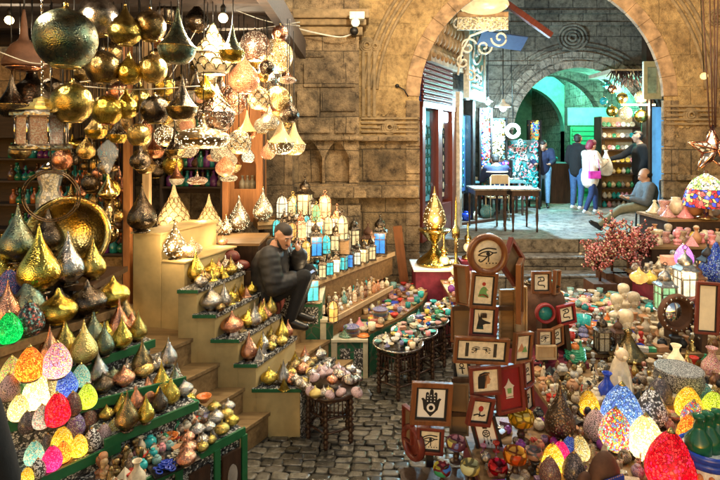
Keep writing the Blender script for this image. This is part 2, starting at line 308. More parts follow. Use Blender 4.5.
# ---------------------------------------------------------------- prototypes: kind -> list of (part, builder, default material, sub-parts)
PR = {}; MC = {}
def proto(kind, width, parts): PR[kind] = (width, parts)
def getmesh(kind, path, fn, mat):
    key = (kind, path, mat)
    if key not in MC:
        base = (kind, path)
        if base not in MC: MC[base] = fn()
        MC[key] = MC[base].mesh(path.split('/')[-1], mat)
    return MC[key]
def spawn(kind, loc, s=1, rz=0, mats=None, label='', cat='', group=None, name=None, rot=None):
    mats = mats or {}; _, parts = PR[kind]
    name = name or kind
    if isinstance(mats, str): mats = {parts[0][0]: mats}
    if len(parts) == 1 and not parts[0][3]:
        p = parts[0]; o = bpy.data.objects.new(name, getmesh(kind, name, p[1], mats.get(p[0], p[2]))); C.objects.link(o)
        o.location = loc; o.rotation_euler = rot or (0, 0, rz); o.scale = (s, s, s) if not isinstance(s, tuple) else s
        return tag(o, label, cat, group)
    r = empty(name, loc, rz, s, label, cat, group, rot)
    def rec(ps, par, pre):
        for (pn, fn, mt, sub) in ps:
            o = bpy.data.objects.new(pn, getmesh(kind, pre+pn if not callable(pn) else pn, fn, mats.get(pn, mt))); C.objects.link(o); o.parent = par
            rec(sub, o, pre+pn+'/')
    cnt = {}
    def rec2(ps, par, pre):
        for i, (pn, fn, mt, sub) in enumerate(ps):
            o = bpy.data.objects.new(pn, getmesh(kind, pre+str(i)+'/'+pn, fn, mats.get(pn, mt))); C.objects.link(o); o.parent = par
            rec2(sub, o, pre+str(i)+pn+'/')
    rec2(parts, r, '')
    return r
def put(kind, px, py, z, wpx, **k):
    p = G(px, py, z); return spawn(kind, p, wpx*p.y/F/PR[kind][0], **k)
def hangat(kind, px, py, Y, wpx, **k):
    return spawn(kind, P(px, py, Y), wpx*Y/F/PR[kind][0], **k)
Lth = lambda pr, n=20, k=0, **q: (lambda: MB().lathe(pr, n, k=k, **q))
# ================================================================ SETTING
# ground: mud bed, cobbles as one sheet of stones, raised pavement with four steps
struct(MB().box(-60, 60, -20, 120, -.3, -.03).obj('ground', 'mud'))
def cobbles():
    mb = MB(); y = 1.9; ro = 0
    while y < 7.4:
        h = random.uniform(.062, .1); x = -3.2+random.uniform(0, .2)
        while x < 3.6:
            wd = random.uniform(.075, .16); a = R(-14)
            q = []
            for (u, v) in ((0, 0), (wd, 0), (wd, h), (0, h)):
                cx, cy = (u-wd/2)*.96+random.uniform(-.012, .012), (v-h/2)*.92+random.uniform(-.01, .01)
                X, Y = x+wd/2+cx, y+h/2+cy+.05*math.sin(x*2.1)+.03*math.sin(x*5+y)
                q.append((X*math.cos(a)-(Y-5)*math.sin(a)*.6, (Y)+X*math.sin(a)*.35))
            c = Vector((sum(p[0] for p in q)/4, sum(p[1] for p in q)/4)); t = random.uniform(-.006, .008)
            v = []; tl = [random.uniform(-.004, .004) for _ in range(4)]
            for k, (sc, z) in enumerate(((1, -.05), (1, -.007), (.95, -.001), (.6, .0))):
                for i, p in enumerate(q):
                    nx = q[(i+1) % 4]
                    for f_ in (.14, .86):
                        e = (p[0]*(1-f_)+nx[0]*f_, p[1]*(1-f_)+nx[1]*f_)
                        v.append((c.x+(e[0]-c.x)*sc, c.y+(e[1]-c.y)*sc, z+(t*.8+tl[i] if k else 0)))
            f = [(k*8+i, k*8+(i+1) % 8, k*8+8+(i+1) % 8, k*8+8+i) for k in range(3) for i in range(8)]+[tuple(range(24, 32))]
            mb.add(v, f, 0, True); x += wd
        y += h; ro += 1
    return mb
m, t, b = newmat('cobble2')
g = N(t, 'NewGeometry'); 
ri = N(t, 'ValToRGB'); L(t, g.outputs['Random Per Island'], ri.inputs[0])
e = ri.color_ramp.elements; e[0].color = (.05, .048, .04, 1); e[1].color = (.19, .18, .15, 1); e.new(.5).color = (.11, .102, .085, 1)
k_ = noise(t, 14, 5, .7, g.outputs['Position']); mx = N(t, 'MixRGB', blend_type='MULTIPLY'); mx.inputs[0].default_value = 1; L(t, ri.outputs[0], mx.inputs[1])
L(t, ramp(t, k_.outputs[0], [(.35, (.5, .48, .45)), (.65, (1.25, 1.22, 1.15))]), mx.inputs[2]); L(t, mx.outputs[0], b.inputs['Base Color'])
L(t, ramp(t, noise(t, 2.2, 3, .6, g.outputs['Position']).outputs[0], [(.4, (.12,)*3), (.62, (.45,)*3)]), b.inputs['Roughness'])
bump(t, b, k_.outputs[0], .5, .012); MT['cobble2'] = m
struct(cobbles().obj('cobbled_ground', 'cobble2'))
PZ = .84
struct(MB().box(-4, 30, 8.25, 60, -.2, PZ).obj('upper_pavement', 'paving_slab'))
for i in range(3):
    z = .63-.21*i; o = MB().box(.9, 4.7, 8.25-.3*(i+1)+.02, 8.25-.3*i+.02, -.1, z-.03).obj('stone_step', 'step_stone'); struct(o); struct(MB().box(.9, 4.7, 8.25-.3*(i+1), 8.25-.3*i+.016, z-.028, z).obj('stone_tread', 'paving_slab', bev=.006))  # treads paler, risers darker: light on the steps put into the stone colour
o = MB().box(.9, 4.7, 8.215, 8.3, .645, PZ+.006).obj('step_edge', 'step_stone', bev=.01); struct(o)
# ---- great arch wall
AX, AZ, AR, WY = 2.65, 2.99, 1.79, 7.6
def arc(cx, cz, r, a0, a1, n): return [(cx+r*math.cos(R(a0+(a1-a0)*i/n)), cz+r*math.sin(R(a0+(a1-a0)*i/n))) for i in range(n+1)]
hole = [(AX-AR, -.02)]+list(reversed(arc(AX, AZ, AR, 0, 180, 40)))+[(AX+AR, -.02)]
aw = empty('arch_wall', (0, WY, 0), label='old plastered stone wall pierced by the great round archway', cat='wall')
outer = [(-.05, -.05)]+[(AX-AR, -.05)]+list(reversed(arc(AX, AZ, AR, 0, 180, 40)))+[(AX+AR, -.05), (9, -.05), (9, 7), (-.05, 7)]
wm = MB().slab(outer, [], .28)
def splay(p):                                      # the reveal splays outwards behind the front edge
    x, y, z = p
    if y < .1 or abs(x) > 8.9 or z > 6.9 or x < 0: return p
    if z > AZ: d = Vector((x-AX, z-AZ)).normalized()*(AR+.26); return (AX+d.x, y, AZ+d.y)
    return (x+(.26 if x > AX else -.26), y, z)
wm.v = [splay(p) for p in wm.v]; wm.obj('wall', 'old_plaster', aw)
# voussoir ring, proud of the face
ring = MB()
ring_o = arc(AX, AZ, AR+.2, 178, 2, 40); ring_i = arc(AX, AZ, AR-.012, 178, 2, 40)
for i in range(0, 40, 2):
    j = i+2
    pts = [ring_i[i], ring_i[i+1], ring_i[j], ring_o[j], ring_o[i+1], ring_o[i]]
    c = (sum(p[0] for p in pts)/6, sum(p[1] for p in pts)/6); pts = [(c[0]+(p[0]-c[0])*.985, c[1]+(p[1]-c[1])*.985) for p in pts]
    ring.slab(pts, [], .07, M=Matrix.Translation((0, -.02, 0)))
ring.obj('voussoir_ring', 'voussoir', aw, bev=.006)
jm = MB()
z = 0.0
for i in range(8):
    hh = [.36, .42, .38, .4, .36, .4, .38, .3][i]
    for x0, x1 in ((AX-AR-.19, AX-AR+.012), (AX+AR-.012, AX+AR+.15+.06*(i % 2))):
        jm.box(x0, x1, -.018, .05, z+.006, z+hh-.006)
    z += hh
jm.obj('jamb_blocks', 'old_stone', aw, bev=.01)
# carved mouldings: twin ridges that follow the arch and knot at the springing
def ridges(mb, pts, off, r=.022):
    n = len(pts); L_ = []
    for i, p in enumerate(pts):
        a = Vector(pts[max(i-1, 0)]); b_ = Vector(pts[min(i+1, n-1)]); d = (b_-a).normalized(); L_.append((d.y, -d.x))
    for o_ in off: mb.tube([(p[0]+q[0]*o_, 0, p[1]+q[1]*o_) for p, q in zip(pts, L_)], r, 6)
cv = MB(); RR = 2.5
al = arc(AX, AZ, RR, 176, 100, 30); ridges(cv, al, (-.09, 0, .09), .028)
al = arc(AX, AZ, RR, 80, 4, 30); ridges(cv, al, (-.09, 0, .09), .028)
kz0, kz1 = P(0, 134, WY).z, P(0, 118, WY).z
def knot(mb, x, z, r, tr=.02):
    for k in range(3):
        rr = r*(1-.28*k); mb.tube([(x+rr*math.cos(2*PI*i/20), -.012*k, z+rr*math.sin(2*PI*i/20)) for i in range(20)], tr, 6, closed=True)
for xa, xb in ((.02, AX-AR-.02), (AX+AR+.02, 5.2)):
    zc = kz0+.1 if xa < 1 else P(0, 115, WY).z
    for dz in (-.13, -.065, .065, .13): cv.box(xa, xb, -.035, .01, zc+dz-.014, zc+dz+.014)
    xm = (xa+xb)/2; knot(cv, xm, zc, .1)
    cv.box(xa, xm-.13, -.028, .01, zc-.014, zc+.014); cv.box(xm+.13, xb, -.028, .01, zc-.014, zc+.014)
for xv in (.05, .13, .21): cv.box(xv-.02, xv+.02, -.04, .01, kz1+.02, P(0, 52, WY).z)
knot(cv, .1, P(0, 45, WY).z, .1); knot(cv, .22, P(0, 46, WY).z, .08); knot(cv, 5.22, P(0, 18, WY).z, .12)
cv.obj('carved_moulding', 'carved_stone', aw)
lg = MB()
lg.box(-.04, AX-AR-.01, -.09, .01, P(0, 141, WY).z, P(0, 136.5, WY).z); lg.box(-.04, AX-AR-.01, -.14, .01, P(0, 197, WY).z, P(0, 185, WY).z)
lg.box(AX+AR+.17, 8.9, -.07, .01, P(0, 180, WY).z, P(0, 175, WY).z)
lg.obj('ledge', 'old_stone', aw, bev=.02)
# cracks of missing plaster shown by the material; iron anchor in the spandrel
an = MB(); an.ball((0, 0, 0), .03); an.tube([(0, 0, 0), (.1, -.02, -.06), (.16, -.02, -.16)], .01); o = an.obj('anchor', 'iron', aw); o.location = P(397, 86, WY)-Vector((0, WY+.03, 0))
# ---- pilaster with cornice and niches on the left of the arch
PY = 7.22
pl = empty('stone_pilaster', (0, PY, 0), label='massive stone block pilaster with cornice behind the lit lanterns', cat='pillar')
def niche(cx, z0, z1, hw):
    pts = [(cx-hw, z0), (cx-hw, z1-hw*1.3)]
    pts += [(cx-hw*(1-t/6.)**.9 if t else cx-hw, z1-hw*1.3+hw*1.3*math.sin(t/6*PI/2)) for t in range(1, 6)]+[(cx, z1)]
    pts += [(2*cx-p[0], p[1]) for p in reversed(pts[:-1])]
    return pts
pz = lambda y: P(0, y, PY).z
px_ = lambda x: P(x, 0, PY).x
body = MB(); x0, x1 = px_(200), px_(359)
hol = [niche(px_(cx), pz(184), pz(142), .17) for cx in (310, 337)]
body.slab([(x0, -.05), (x1, -.05), (x1, 7), (x0, 7)], hol, .14); body.box(x0, x1-.001, .14, .42, -.05, 6.99)
body.obj('shaft', 'old_stone', pl)
c = MB(); c.box(x0, x1+.14, -.2, .3, pz(21), pz(12)); c.box(x0, x1+.1, -.14, .3, pz(27), pz(21)+.002); c.box(x0, x1+.05, -.07, .3, pz(36), pz(27)-.002)
c.obj('cornice', 'carved_stone', pl, bev=.02)
c = MB(); c.box(x0+.2, x1+.06, -.08, .2, pz(140.5), pz(136)); c.box(x0+.2, x1+.1, -.14, .2, pz(197), pz(186)); c.obj('ledge', 'old_stone', pl, bev=.02)
c = MB(); zt = 2.45
for i, (a_, b_) in enumerate(((204, 231), (231, 262), (262, 300))):
    xs = [x0+.4, px_(296 if i % 2 else 310), px_(330), x1+.03]
    for k in range(3): c.box(xs[k]+.008, xs[k+1]-.008, -.05-.02*((i+k) % 2), .2, pz(b_)+.008, pz(a_)-.008)
c.obj('footing_blocks', 'old_stone', pl, bev=.018)
# pale blocks standing out of the pilaster face
c = MB()
for (xa, xb, ya, yb) in ((296, 325, 36, 58), (303, 356, 62, 88), (296, 318, 90, 117), (320, 356, 92, 112), (297, 330, 118, 134), (334, 357, 116, 134)):
    c.box(px_(xa)+.01, px_(xb)-.01, -.03, .05, pz(yb)+.01, pz(ya)-.01)
c.obj('facing_blocks', 'pale_ochre' if 'pale_ochre' in MT else 'old_stone', pl, bev=.015)
# ---- left shop: back wall, canopy, posts
o = MB().box(-7, -.9, 6.9, 7.15, -.05, 6).obj('back_wall', 'old_stone'); tag(o, 'rough stone wall behind the crowded lamp shelves', 'wall')
cn = empty('shop_canopy', (0, 0, 0), label='dark plank canopy over the hanging brass lamps', cat='canopy')
c = MB()
for i in range(26):
    y = 1.5+i*.2; c.box(-5, -.75-.02*(i % 3), y+.004, y+.196, 3.62, 3.65)
c.obj('roof_boards', 'ceiling_wood', cn)
for y in (2.4, 3.3, 4.2, 5.1, 6.0): MB().box(-5, -.72, y-.04, y+.04, 3.5, 3.62).obj('beam', 'ceiling_wood', cn)
MB().box(-.78, -.7, 1.5, 6.7, 3.46, 3.7).obj('edge_beam', 'ceiling_wood', cn)
MB().slab([(-.02, 0), (.75, 0), (.75, .3), (-.02, .3)], [], .03).obj('drape', 'green_paint', cn).location = (-1.62, 6.4, 4.15)
for i, (px, Y) in enumerate(((128, 5.2), (147, 5.25), (226, 5.9), (262, 6.3))):
    x = P(px, 0, Y).x
    o = MB().box(x-.035, x+.035, Y-.035, Y+.035, -.03, 3.5).obj('wooden_post', ['warm_wood', 'pale_wood', 'warm_wood', 'dark_wood'][i], bev=.006)
    tag(o, ['reddish wooden post left of the dark teardrop lamp', 'pale wooden post just behind the dark teardrop lamp', 'reddish wooden post beside the peach teardrop lamp', 'dark wooden post at the right end of the bottle cabinet'][i], 'post')
# shelf units against the wall
def shelves(name, xa, xb, Y, zs, dep, mat, label, back='ceiling_wood', sides=True):
    r = empty(name, (xa, Y, 0), label=label, cat='shelves'); z1 = zs[-1]+.25; w_ = xb-xa
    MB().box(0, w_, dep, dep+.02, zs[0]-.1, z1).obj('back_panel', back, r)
    for z in zs: MB().box(0.02, w_-.02, 0, dep-.002, z-.02, z).obj('shelf', mat, r)
    if sides:
        for x in (0, w_-.02): MB().box(x, x+.02, -.005, dep+.02, zs[0]-.9, z1).obj('side_panel', mat, r)
    return r
shY = 5.9; x0 = P(-40, 0, shY).x; x1 = P(124, 0, shY).x
zsA = [P(0, y, shY+.1).z for y in (252, 228, 203, 180, 158, 136)]
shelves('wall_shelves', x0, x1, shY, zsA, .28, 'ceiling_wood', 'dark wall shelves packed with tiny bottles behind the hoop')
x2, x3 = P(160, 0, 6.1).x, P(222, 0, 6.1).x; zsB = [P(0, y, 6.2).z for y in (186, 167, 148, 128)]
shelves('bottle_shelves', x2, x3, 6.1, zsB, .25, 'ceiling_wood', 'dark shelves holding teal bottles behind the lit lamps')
r = empty('bottle_cabinet', (P(228, 0, 6.2).x, 6.2, 0), label='orange-brown wooden cabinet with an arched niche of bottles', cat='cabinet')
cw = P(262, 0, 6.2).x-P(228, 0, 6.2).x; cz0, cz1 = P(0, 222, 6.2).z, P(0, 95, 6.2).z
fr = MB(); fr.slab([(0, cz0), (cw, cz0), (cw, cz1), (0, cz1)], [niche(cw/2, P(0, 189, 6.2).z, P(0, 150, 6.2).z, .13)], .03); fr.obj('front', 'warm_wood', r, bev=.004)
MB().box(0, cw, .25, .28, cz0, cz1).obj('back_panel', 'warm_wood', r); 
for x in (0, cw-.03): MB().box(x, x+.03, .031, .249, cz0, cz1).obj('side_panel', 'warm_wood', r)
MB().box(.03, cw-.03, .031, .249, P(0, 190, 6.2).z-.02, P(0, 190, 6.2).z).obj('shelf', 'warm_wood', r)
# ---- steps and stepped parapets
V = Vector((.19, .46, 0)); U = Vector((-.22, -.36, 0))
def para(mb, a, b, v, z0, z1, mi=0):
    q = [a, b, b+v, a+v]; mb.prism([(p.x, p.y) for p in q], z0, z1, mi)
p1 = empty('stepped_parapet', (0, 0, 0), label='ochre stepped parapet between the two wooden stairs', cat='parapet')
def blk(pa, pb, z, top=None, y=None, ext=1.15, ztop=None):
    s = 123.2; a = Vector(((pa-360)/s, 4.22, 0)); b_ = Vector(((pb-360)/s, 4.22, 0)); return a, b_
tops = [(256, 300, .40), (238, 256, .60), (215, 238, .80), (197, 215, 1.0), (178, 197, 1.2)]
pm = MB(); tt = MB(); ed = MB()
for (a_, b_, z) in tops:
    a, b2 = blk(a_, b_, z); para(pm, a, b2, V*1.3, -.03, z-.035)
    a3 = a-Vector((.03 if z < 1.1 else -.0, .02, 0)); b3 = b2+Vector((.012, -.02, 0))
    ed = MB(); para(ed, a3-Vector((0, .006, 0)), b3-Vector((0, .006, 0)), V*.012, z-.03, z-.004); ed.obj('tile_edge', 'green_paint', p1)
    tt = MB(); para(tt, a3, b3, V*1.32, z-.033, z); tt.obj('tread_tiles', 'terrazzo', p1)
pm.obj('wall', 'ochre_paint', p1, bev=.004); 
sidep = MB(); q0 = Vector(((300-360)/123.2+.004, 4.2, 0)); 
o = MB(); para(o, q0, q0+Vector((.012, 0, 0)), V*1.28, 0, .36); o.obj('side_tiles', 'terrazzo', p1)
# tall ochre block behind the landing
bm_ = empty('ochre_block', (0, 0, 0), label='tall ochre painted block at the head of the stairs', cat='parapet')
o = MB(); s = 117.5
a = Vector(((129-360)/s, 4.5, 0)); b2 = Vector(((160-360)/s, 4.45, 0)); c2 = Vector(((186-360)/s, 4.38, 0))
para(o, a, b2-Vector((.002, 0, 0)), V*1.5, .7, 1.60); para(o, b2, c2, V*1.4, .7, 1.37)
o.obj('body', 'ochre_paint', bm_, bev=.006)
o = MB(); para(o, a-Vector((.015, .015, 0)), b2+Vector((.01, -.015, 0)), V*1.55, 1.6, 1.615); para(o, b2+Vector((.012, -.015, 0)), c2+Vector((.015, -.015, 0)), V*1.45, 1.37, 1.385)
o.obj('cap', 'ochre_paint', bm_, bev=.003)
# wooden stair 1
st = empty('wooden_stair', (0, 0, 0), label='worn wooden steps rising left between the tiled displays', cat='stairs')
lv = [(275, .2), (250, .4), (225.5, .6), (199, .8)]
for i, (px, z) in enumerate(lv):
    a = G(px, 141+(2.4-z)*121.4, z); a.z = 0; pn = lv[i+1][0] if i < 3 else 60
    b2 = Vector(((pn-360)/121.4-.05, a.y, 0)); dd = U*2.7
    tr = MB(); para(tr, b2, a+Vector((.012, 0, 0)), dd, z-.03, z)
    for jx in range(1, 5):
        pass
    tr.obj('tread', 'tread_wood', st, bev=.004)
    rs = MB(); para(rs, b2+Vector((.02, 0, 0)), a-Vector((.006, 0, 0)), dd*.995, z-.2+(.0 if i else 0), z-.032); rs.obj('riser', 'tread_wood', st, bev=.002)
    if i == 3:
        ld = MB()
        q = [a+Vector((-.01, 0, 0)), a+Vector((-1.9, 0, 0)), a+Vector((-1.9, .45, 0)), a+Vector((-.01, .3, 0))]
        ld.prism([(p.x, p.y+.002) for p in q], z-.03, z); ld.obj('landing', 'tread_wood', st)
# wooden stair 2 behind the parapet
st2 = empty('wooden_stair', (0, 0, 0), label='narrow wooden steps below the seated man with the phone', cat='stairs')
for i, (px, z) in enumerate([(352, .2), (329, .4), (306, .6), (280, .8)]):
    a = Vector(((px-360)/99.5, 5.24, 0)); pn = [329, 306, 280, 150][i]; b2 = Vector(((pn-360)/99.5-.05, 5.24, 0)); dd = Vector((-.3, -.5, 0))*1.1
    tr = MB(); para(tr, b2, a+Vector((.012, 0, 0)), dd, z-.03, z); tr.obj('tread', 'tread_wood', st2, bev=.004)
    rs = MB(); para(rs, b2+Vector((.02, 0, 0)), a-Vector((.006, 0, 0)), dd*.995, 0.0, z-.032); rs.obj('riser', 'tread_wood', st2)
# parapet 2: green tiled, stepped, with cream trim
p2 = empty('tiled_parapet', (0, 0, 0), label='green tiled stepped parapet with cream trim under the plates', cat='parapet')
tl = MB(); tm = MB(); yy = 5.26
for (a_, b_, z) in ((333, 368, .40), (322, 333, .60), (299, 322, .80), (262, 299, .98)):
    xa, xb = (a_-360)/99.5, (b_-360)/99.5
    tl.box(xa, xb-.002, yy, yy+.5, -.03, z-.03)
    tm.box(xa-.02, xb, yy-.03, yy+.5, z-.028, z); tm.box(xa-.02, xa+.04, yy-.014, yy+.2, z-.22, z-.03)
tm.box((368-360)/99.5-.05, (368-360)/99.5-.0, yy-.014, yy+.1, 0, .37)
tl.obj('tiles', 'green_tile', p2); tm.obj('trim', 'cream_trim', p2, bev=.004)
sq = MB()
for (a_, b_, z0, z1) in ((340, 350, .08, .3), (354, 364, .08, .3), (304, 318, .55, .72), (270, 292, .5, .85)):
    MB().box((a_-360)/99.5, (b_-360)/99.5, yy-.008, yy, z0, z1).obj('tile_square', 'terrazzo', p2)
# ---- display tiers: (name, label, z, [pixel outline on that height], front, edge, drop)
TIER = {}
def tier(key, label, z, pa, pb, dep, front='terrazzo', edge='green_paint', top='terrazzo', drop=.6, th=.03, name='display_tier'):
    a = G(pa[0], pa[1], z); b_ = G(pb[0], pb[1], z); a.z = b_.z = 0
    u = (b_-a).normalized(); n = Vector((-u.y, u.x, 0))
    if n.y < 0 and abs(n.y) > .3: n = -n
    r = empty(name, (0, 0, 0), label=label, cat='shelf')
    o = MB(); o.prism([(p.x, p.y) for p in (a, b_, b_+n*dep, a+n*dep)], z-th, z); o.obj('top_board', top, r)
    q = [a+n*.02, b_+n*.02-u*.01, b_+n*dep-u*.01, a+n*dep]
    o = MB(); o.prism([(p.x, p.y) for p in q], max(z-drop, -.03), z-th-.002); o.obj('front_panel', front, r)
    q = [a-n*.012, b_-n*.012+u*.012, b_+n*.004+u*.012, a+n*.004]
    o = MB(); o.prism([(p.x, p.y) for p in q], z-.05, z+.004); o.obj('edge_strip', edge, r, bev=.002)
    TIER[key] = (z, a, b_, u, n, dep); return r
tier('L0', 'lowest tiled counter of the left display with green edge', .60, (20, 545), (243, 428), .85, drop=.7)
tier('LE', 'narrow tiled ledge under the lowest row of mosaic eggs', .70, (-20, 505), (118, 443), .35, drop=.2)
tier('L1', 'second terrazzo ledge of the left display under brown lamps', .75, (104, 440), (196, 402), .4, drop=.2)
tier('L2', 'third tiled ledge of the left display under round lamps', .87, (0, 425), (184, 377), .5, drop=.2)
tier('L3', 'green edged ledge under the row of gold pear lamps', 1.02, (0, 392), (153, 340), .5, drop=.25)
tier('L4', 'brown wooden shelf under the gold onion lamps', 1.22, (-30, 358), (128, 305), .6, 'oak', 'oak', 'oak', drop=.2)
tier('L5', 'upper brown shelf under the large teardrop lamps', 1.38, (-30, 308), (107, 272), .6, 'oak', 'oak', 'oak', drop=.16)
tier('L6', 'top left shelf under the dark green teardrop lamp', 1.56, (-40, 272), (62, 252), .6, 'oak', 'oak', 'oak', drop=.2)
# dark oval plaques and green frame bars on the lowest front
z, a, b_, u, n, dep = TIER['L0']
r = empty('display_plaques', (0, 0, 0), label='dark plaques with pale ovals on the green tiled counter front', cat='panel')
ang = math.atan2(u.y, u.x)
for d in (-.1, -.32, -.6):
    c = b_+u*d-n*.002; M_ = Matrix.Translation((c.x, c.y, 0)) @ Matrix.Rotation(ang, 4, 'Z')
    MB().box(-.065, .065, -.022, -.002, .22, .5, M=M_).obj('plaque', 'dark_wood', r)
    o = MB(); o.slab([(.035*math.cos(2*PI*i/20), .36+.07*math.sin(2*PI*i/20)) for i in range(20)], [], .006, M=M_ @ Matrix.Translation((0, -.03, 0))); o.obj('oval', 'glazed_grey', r)
for d in (0, -.2, -.45, -.75):
    c = b_+u*d-n*.002; M_ = Matrix.Translation((c.x, c.y, 0)) @ Matrix.Rotation(ang, 4, 'Z'); MB().box(-.02, .02, -.018, -.002, 0, .56, M=M_).obj('bar', 'green_paint', r)
# lantern tiers against the pilaster
def steps_tier(): pass
tier('N1', 'lowest wooden shelf of small unlit bottles beside the lanterns', .60, (333, 318), (392, 286), .5, 'oak', 'pale_wood', 'oak', drop=.5)
tier('N2', 'pale edged shelf under the front row of lit lanterns', .90, (316, 281), (394, 252), .42, 'oak', 'pale_wood', 'oak', drop=.3)
tier('N3', 'middle shelf of lit lanterns against the stone pilaster', 1.12, (296, 262), (350, 246), .5, 'oak', 'pale_wood', 'oak', drop=.22)
tier('N4', 'third shelf of lit lanterns near the stone pilaster', 1.32, (286, 241), (338, 232), .45, 'oak', 'pale_wood', 'oak', drop=.2)
tier('N5', 'topmost shelf of lit lanterns below the stone ledge', 1.5, (258, 221), (334, 217), .35, 'oak', 'pale_wood', 'oak', drop=.1)
r = empty('ceramics_counter', (0, 0, 0), label='low counter covered with painted ceramics before the pilaster', cat='counter')
NP = [(.085, 5.3), (.45, 5.75), (.75, 6.3), (1.0, 7.1), (.45, 7.06), (-.27, 5.8), (.085, 5.78)]
MB().prism(NP, .42, .45).obj('top_board', 'oak', r); MB().prism([(p[0]*.97+.01, p[1]*.995+.02) for p in NP], -.02, .418).obj('front_panel', 'green_tile', r)
# wide shelf behind man for lit pear lamps
o = empty('lamp_shelf', (0, 0, 0), label='shelf of pale wood under the lit scale-pattern lamps', cat='shelf')
a = G(160, 262, 1.385); 
MB().box(P(150, 0, 5.3).x, P(262, 0, 5.3).x, 5.15, 5.75, 1.36, 1.385).obj('board', 'oak', o)
MB().box(P(152, 0, 5.3).x, P(260, 0, 5.3).x, 5.2, 5.7, .3, 1.355).obj('support', 'dark_wood', o)
# right display
def flat(key, label, z, x0, x1, y0, y1, mat='oak'):
    r = empty('display_table', (0, 0, 0), label=label, cat='table')
    MB().box(x0, x1, y0, y1-.002, z-.03, z).obj('table_top', mat, r); MB().box(x0+.03, x1-.03, y0+.03, y1-.03, -.03, z-.031).obj('skirt', 'maroon' if z < 1 else 'dark_wood', r)
    TIER[key] = (z, x0, x1, y0, y1)
flat('R0', 'front table crowded with glowing mosaic lamps at right', .66, .62, 2.6, 2.0, 3.3)
flat('R1', 'second table of carved trinkets behind the mosaic lamps', .72, 1.2, 3.2, 3.302, 4.0)
flat('R2', 'third table with figurines and lanterns on the right', .76, 1.62, 3.8, 4.002, 4.9)
flat('R3', 'far table of ceramics below the stone steps', .77, 1.95, 2.95, 4.902, 5.6)
flat('R4', 'raised table of small lanterns and striped pieces by the pillar', .98, 2.952, 4.9, 4.902, 5.8)
flat('R5', 'higher shelf of pale jars and busts near the pillar', 1.2, 3.3, 5.2, 5.902, 6.5)
flat('R6', 'top ledge of wooden drums against the pillar foot', 1.42, 3.85, 5.4, 6.502, 7.25)
# ================================================================ BEYOND THE ARCH
# oblique jewellery shop front on the left: local frame, x along the front, y outwards (towards the passage)
A0 = Vector((.93, 8.02, PZ)); A1 = Vector((2.35, 10.6, PZ)); fl = (A1-A0).length
sh = empty('jewellery_shop', A0, math.atan2(A1.y-A0.y, A1.x-A0.x), label='jewellery shop front with lattice screen and lit glass cases beyond the arch', cat='shop')
def fx(px):                                       # pixel column -> distance along the front
    k = (px-360)/F; d = A1-A0; return ((k*A0.y-A0.x)/(d.x-k*d.y))*fl
def fz(px, py):
    u = fx(px)/fl; Y = A0.y+(A1.y-A0.y)*u; return H-(py-141)*Y/F-PZ
MB().box(-.3, fl, .12, .3, 0, 5.5).obj('wall', 'grey_stone', sh)
B_ = lambda nm, mt, xa, xb, za, zb, y0=-.06, y1=.12, bev=.006: MB().box(fx(xa), fx(xb), y0, y1, za, zb).obj(nm, mt, sh, bev=bev)
zt = fz(440, 106)
scz0, scz1 = fz(440, 105), fz(440, 67)
lat = MB(); xa, xb = fx(421), fx(450); n = 8
for i in range(n+1): z = scz0+(scz1-scz0)*i/n; lat.box(xa, xb, -.05, .0, z-.012, z+.012)
for j in range(22):
    x = xa+(xb-xa)*j/21
    for i in range(n):
        z = scz0+(scz1-scz0)*(i+.5)/n; lat.ball((x, -.025, z), .026, 6)
lat.obj('lattice_screen', 'frame_red', sh); MB().box(xa, xb, .04, .1, scz0, scz1).obj('screen_backing', 'glazed_cobalt', sh)
cr = MB(); xa, xb = fx(424), fx(459); z0, z1 = scz1, fz(445, 18)
cr.box(xa, xb, -.12, .1, z0, z0+.2)
for i in range(9): cr.ball((xa+(xb-xa)*(i+.5)/9, -.13, z0+.1), .045, 8)
for j in range(1, 6):
    for i in range(10-j):
        x = xa+(xb-xa)*((i+.5+j)/10); z = z0+.2+j*.22
        cr.lathe([(0, -.13), (.06, -.06), (.075, .02), (.05, .1), (0, .16)], 8, M=Matrix.Translation((x, -.08, z)))
cr.box(xa, xb, -.02, .11, z0+.2, z1); cr.obj('carved_panel', 'voussoir', sh)
for (p0, p1, mt) in ((419, 422, 'frame_red'), (435, 439, 'frame_red'), (449, 453, 'frame_red')): B_('post', mt, p0, p1, 0, scz0)
B_('lintel', 'frame_red', 419, 453, scz0-.09, scz0-.002, -.07)
B_('plinth', 'frame_red', 422.2, 434.8, 0, .55, -.05); B_('plinth', 'frame_red', 439.2, 448.8, 0, .5, -.05)
case = [(422, 435, 'case_teal'), (439, 449, 'case_cream'), (457, 470, 'case_blue')]
for i, (p0, p1, mt) in enumerate(case):
    c = MB().box(fx(p0)+.01, fx(p1)-.01, .09, .12, .58, scz0-.12).obj('display_case', mt, sh)
    nk = MB(); random.seed(i)
    for a in range(7):
        z = .8+a*(scz0-1.1)/7; xx = (fx(p0)+fx(p1))/2
        for q in ((-.22, 0, .2) if i == 0 else (-.12, .14)):
            rr = random.uniform(.045, .075); nk.tube([(xx+q*.7+rr*math.cos(2*PI*k/10), .05, z+rr*1.4*math.sin(2*PI*k/10)) for k in range(10)], .014, 5, closed=True); nk.ball((xx+q*.7, .05, z-rr*1.5), .03, 6)
    nk.obj('necklaces', 'glazed_teal' if i != 1 else 'dark_bronze', c)
    MB().box(fx(p0)+.01, fx(p1)-.01, -.02, -.01, .56, scz0-.11).obj('pane', 'pane_glass', c)
B_('door_frame', 'iron', 470, 472.5, 0, fz(470, 100)); B_('downpipe', 'wire_white', 453.4, 455.6, 0, fz(455, 92), -.12, -.04)
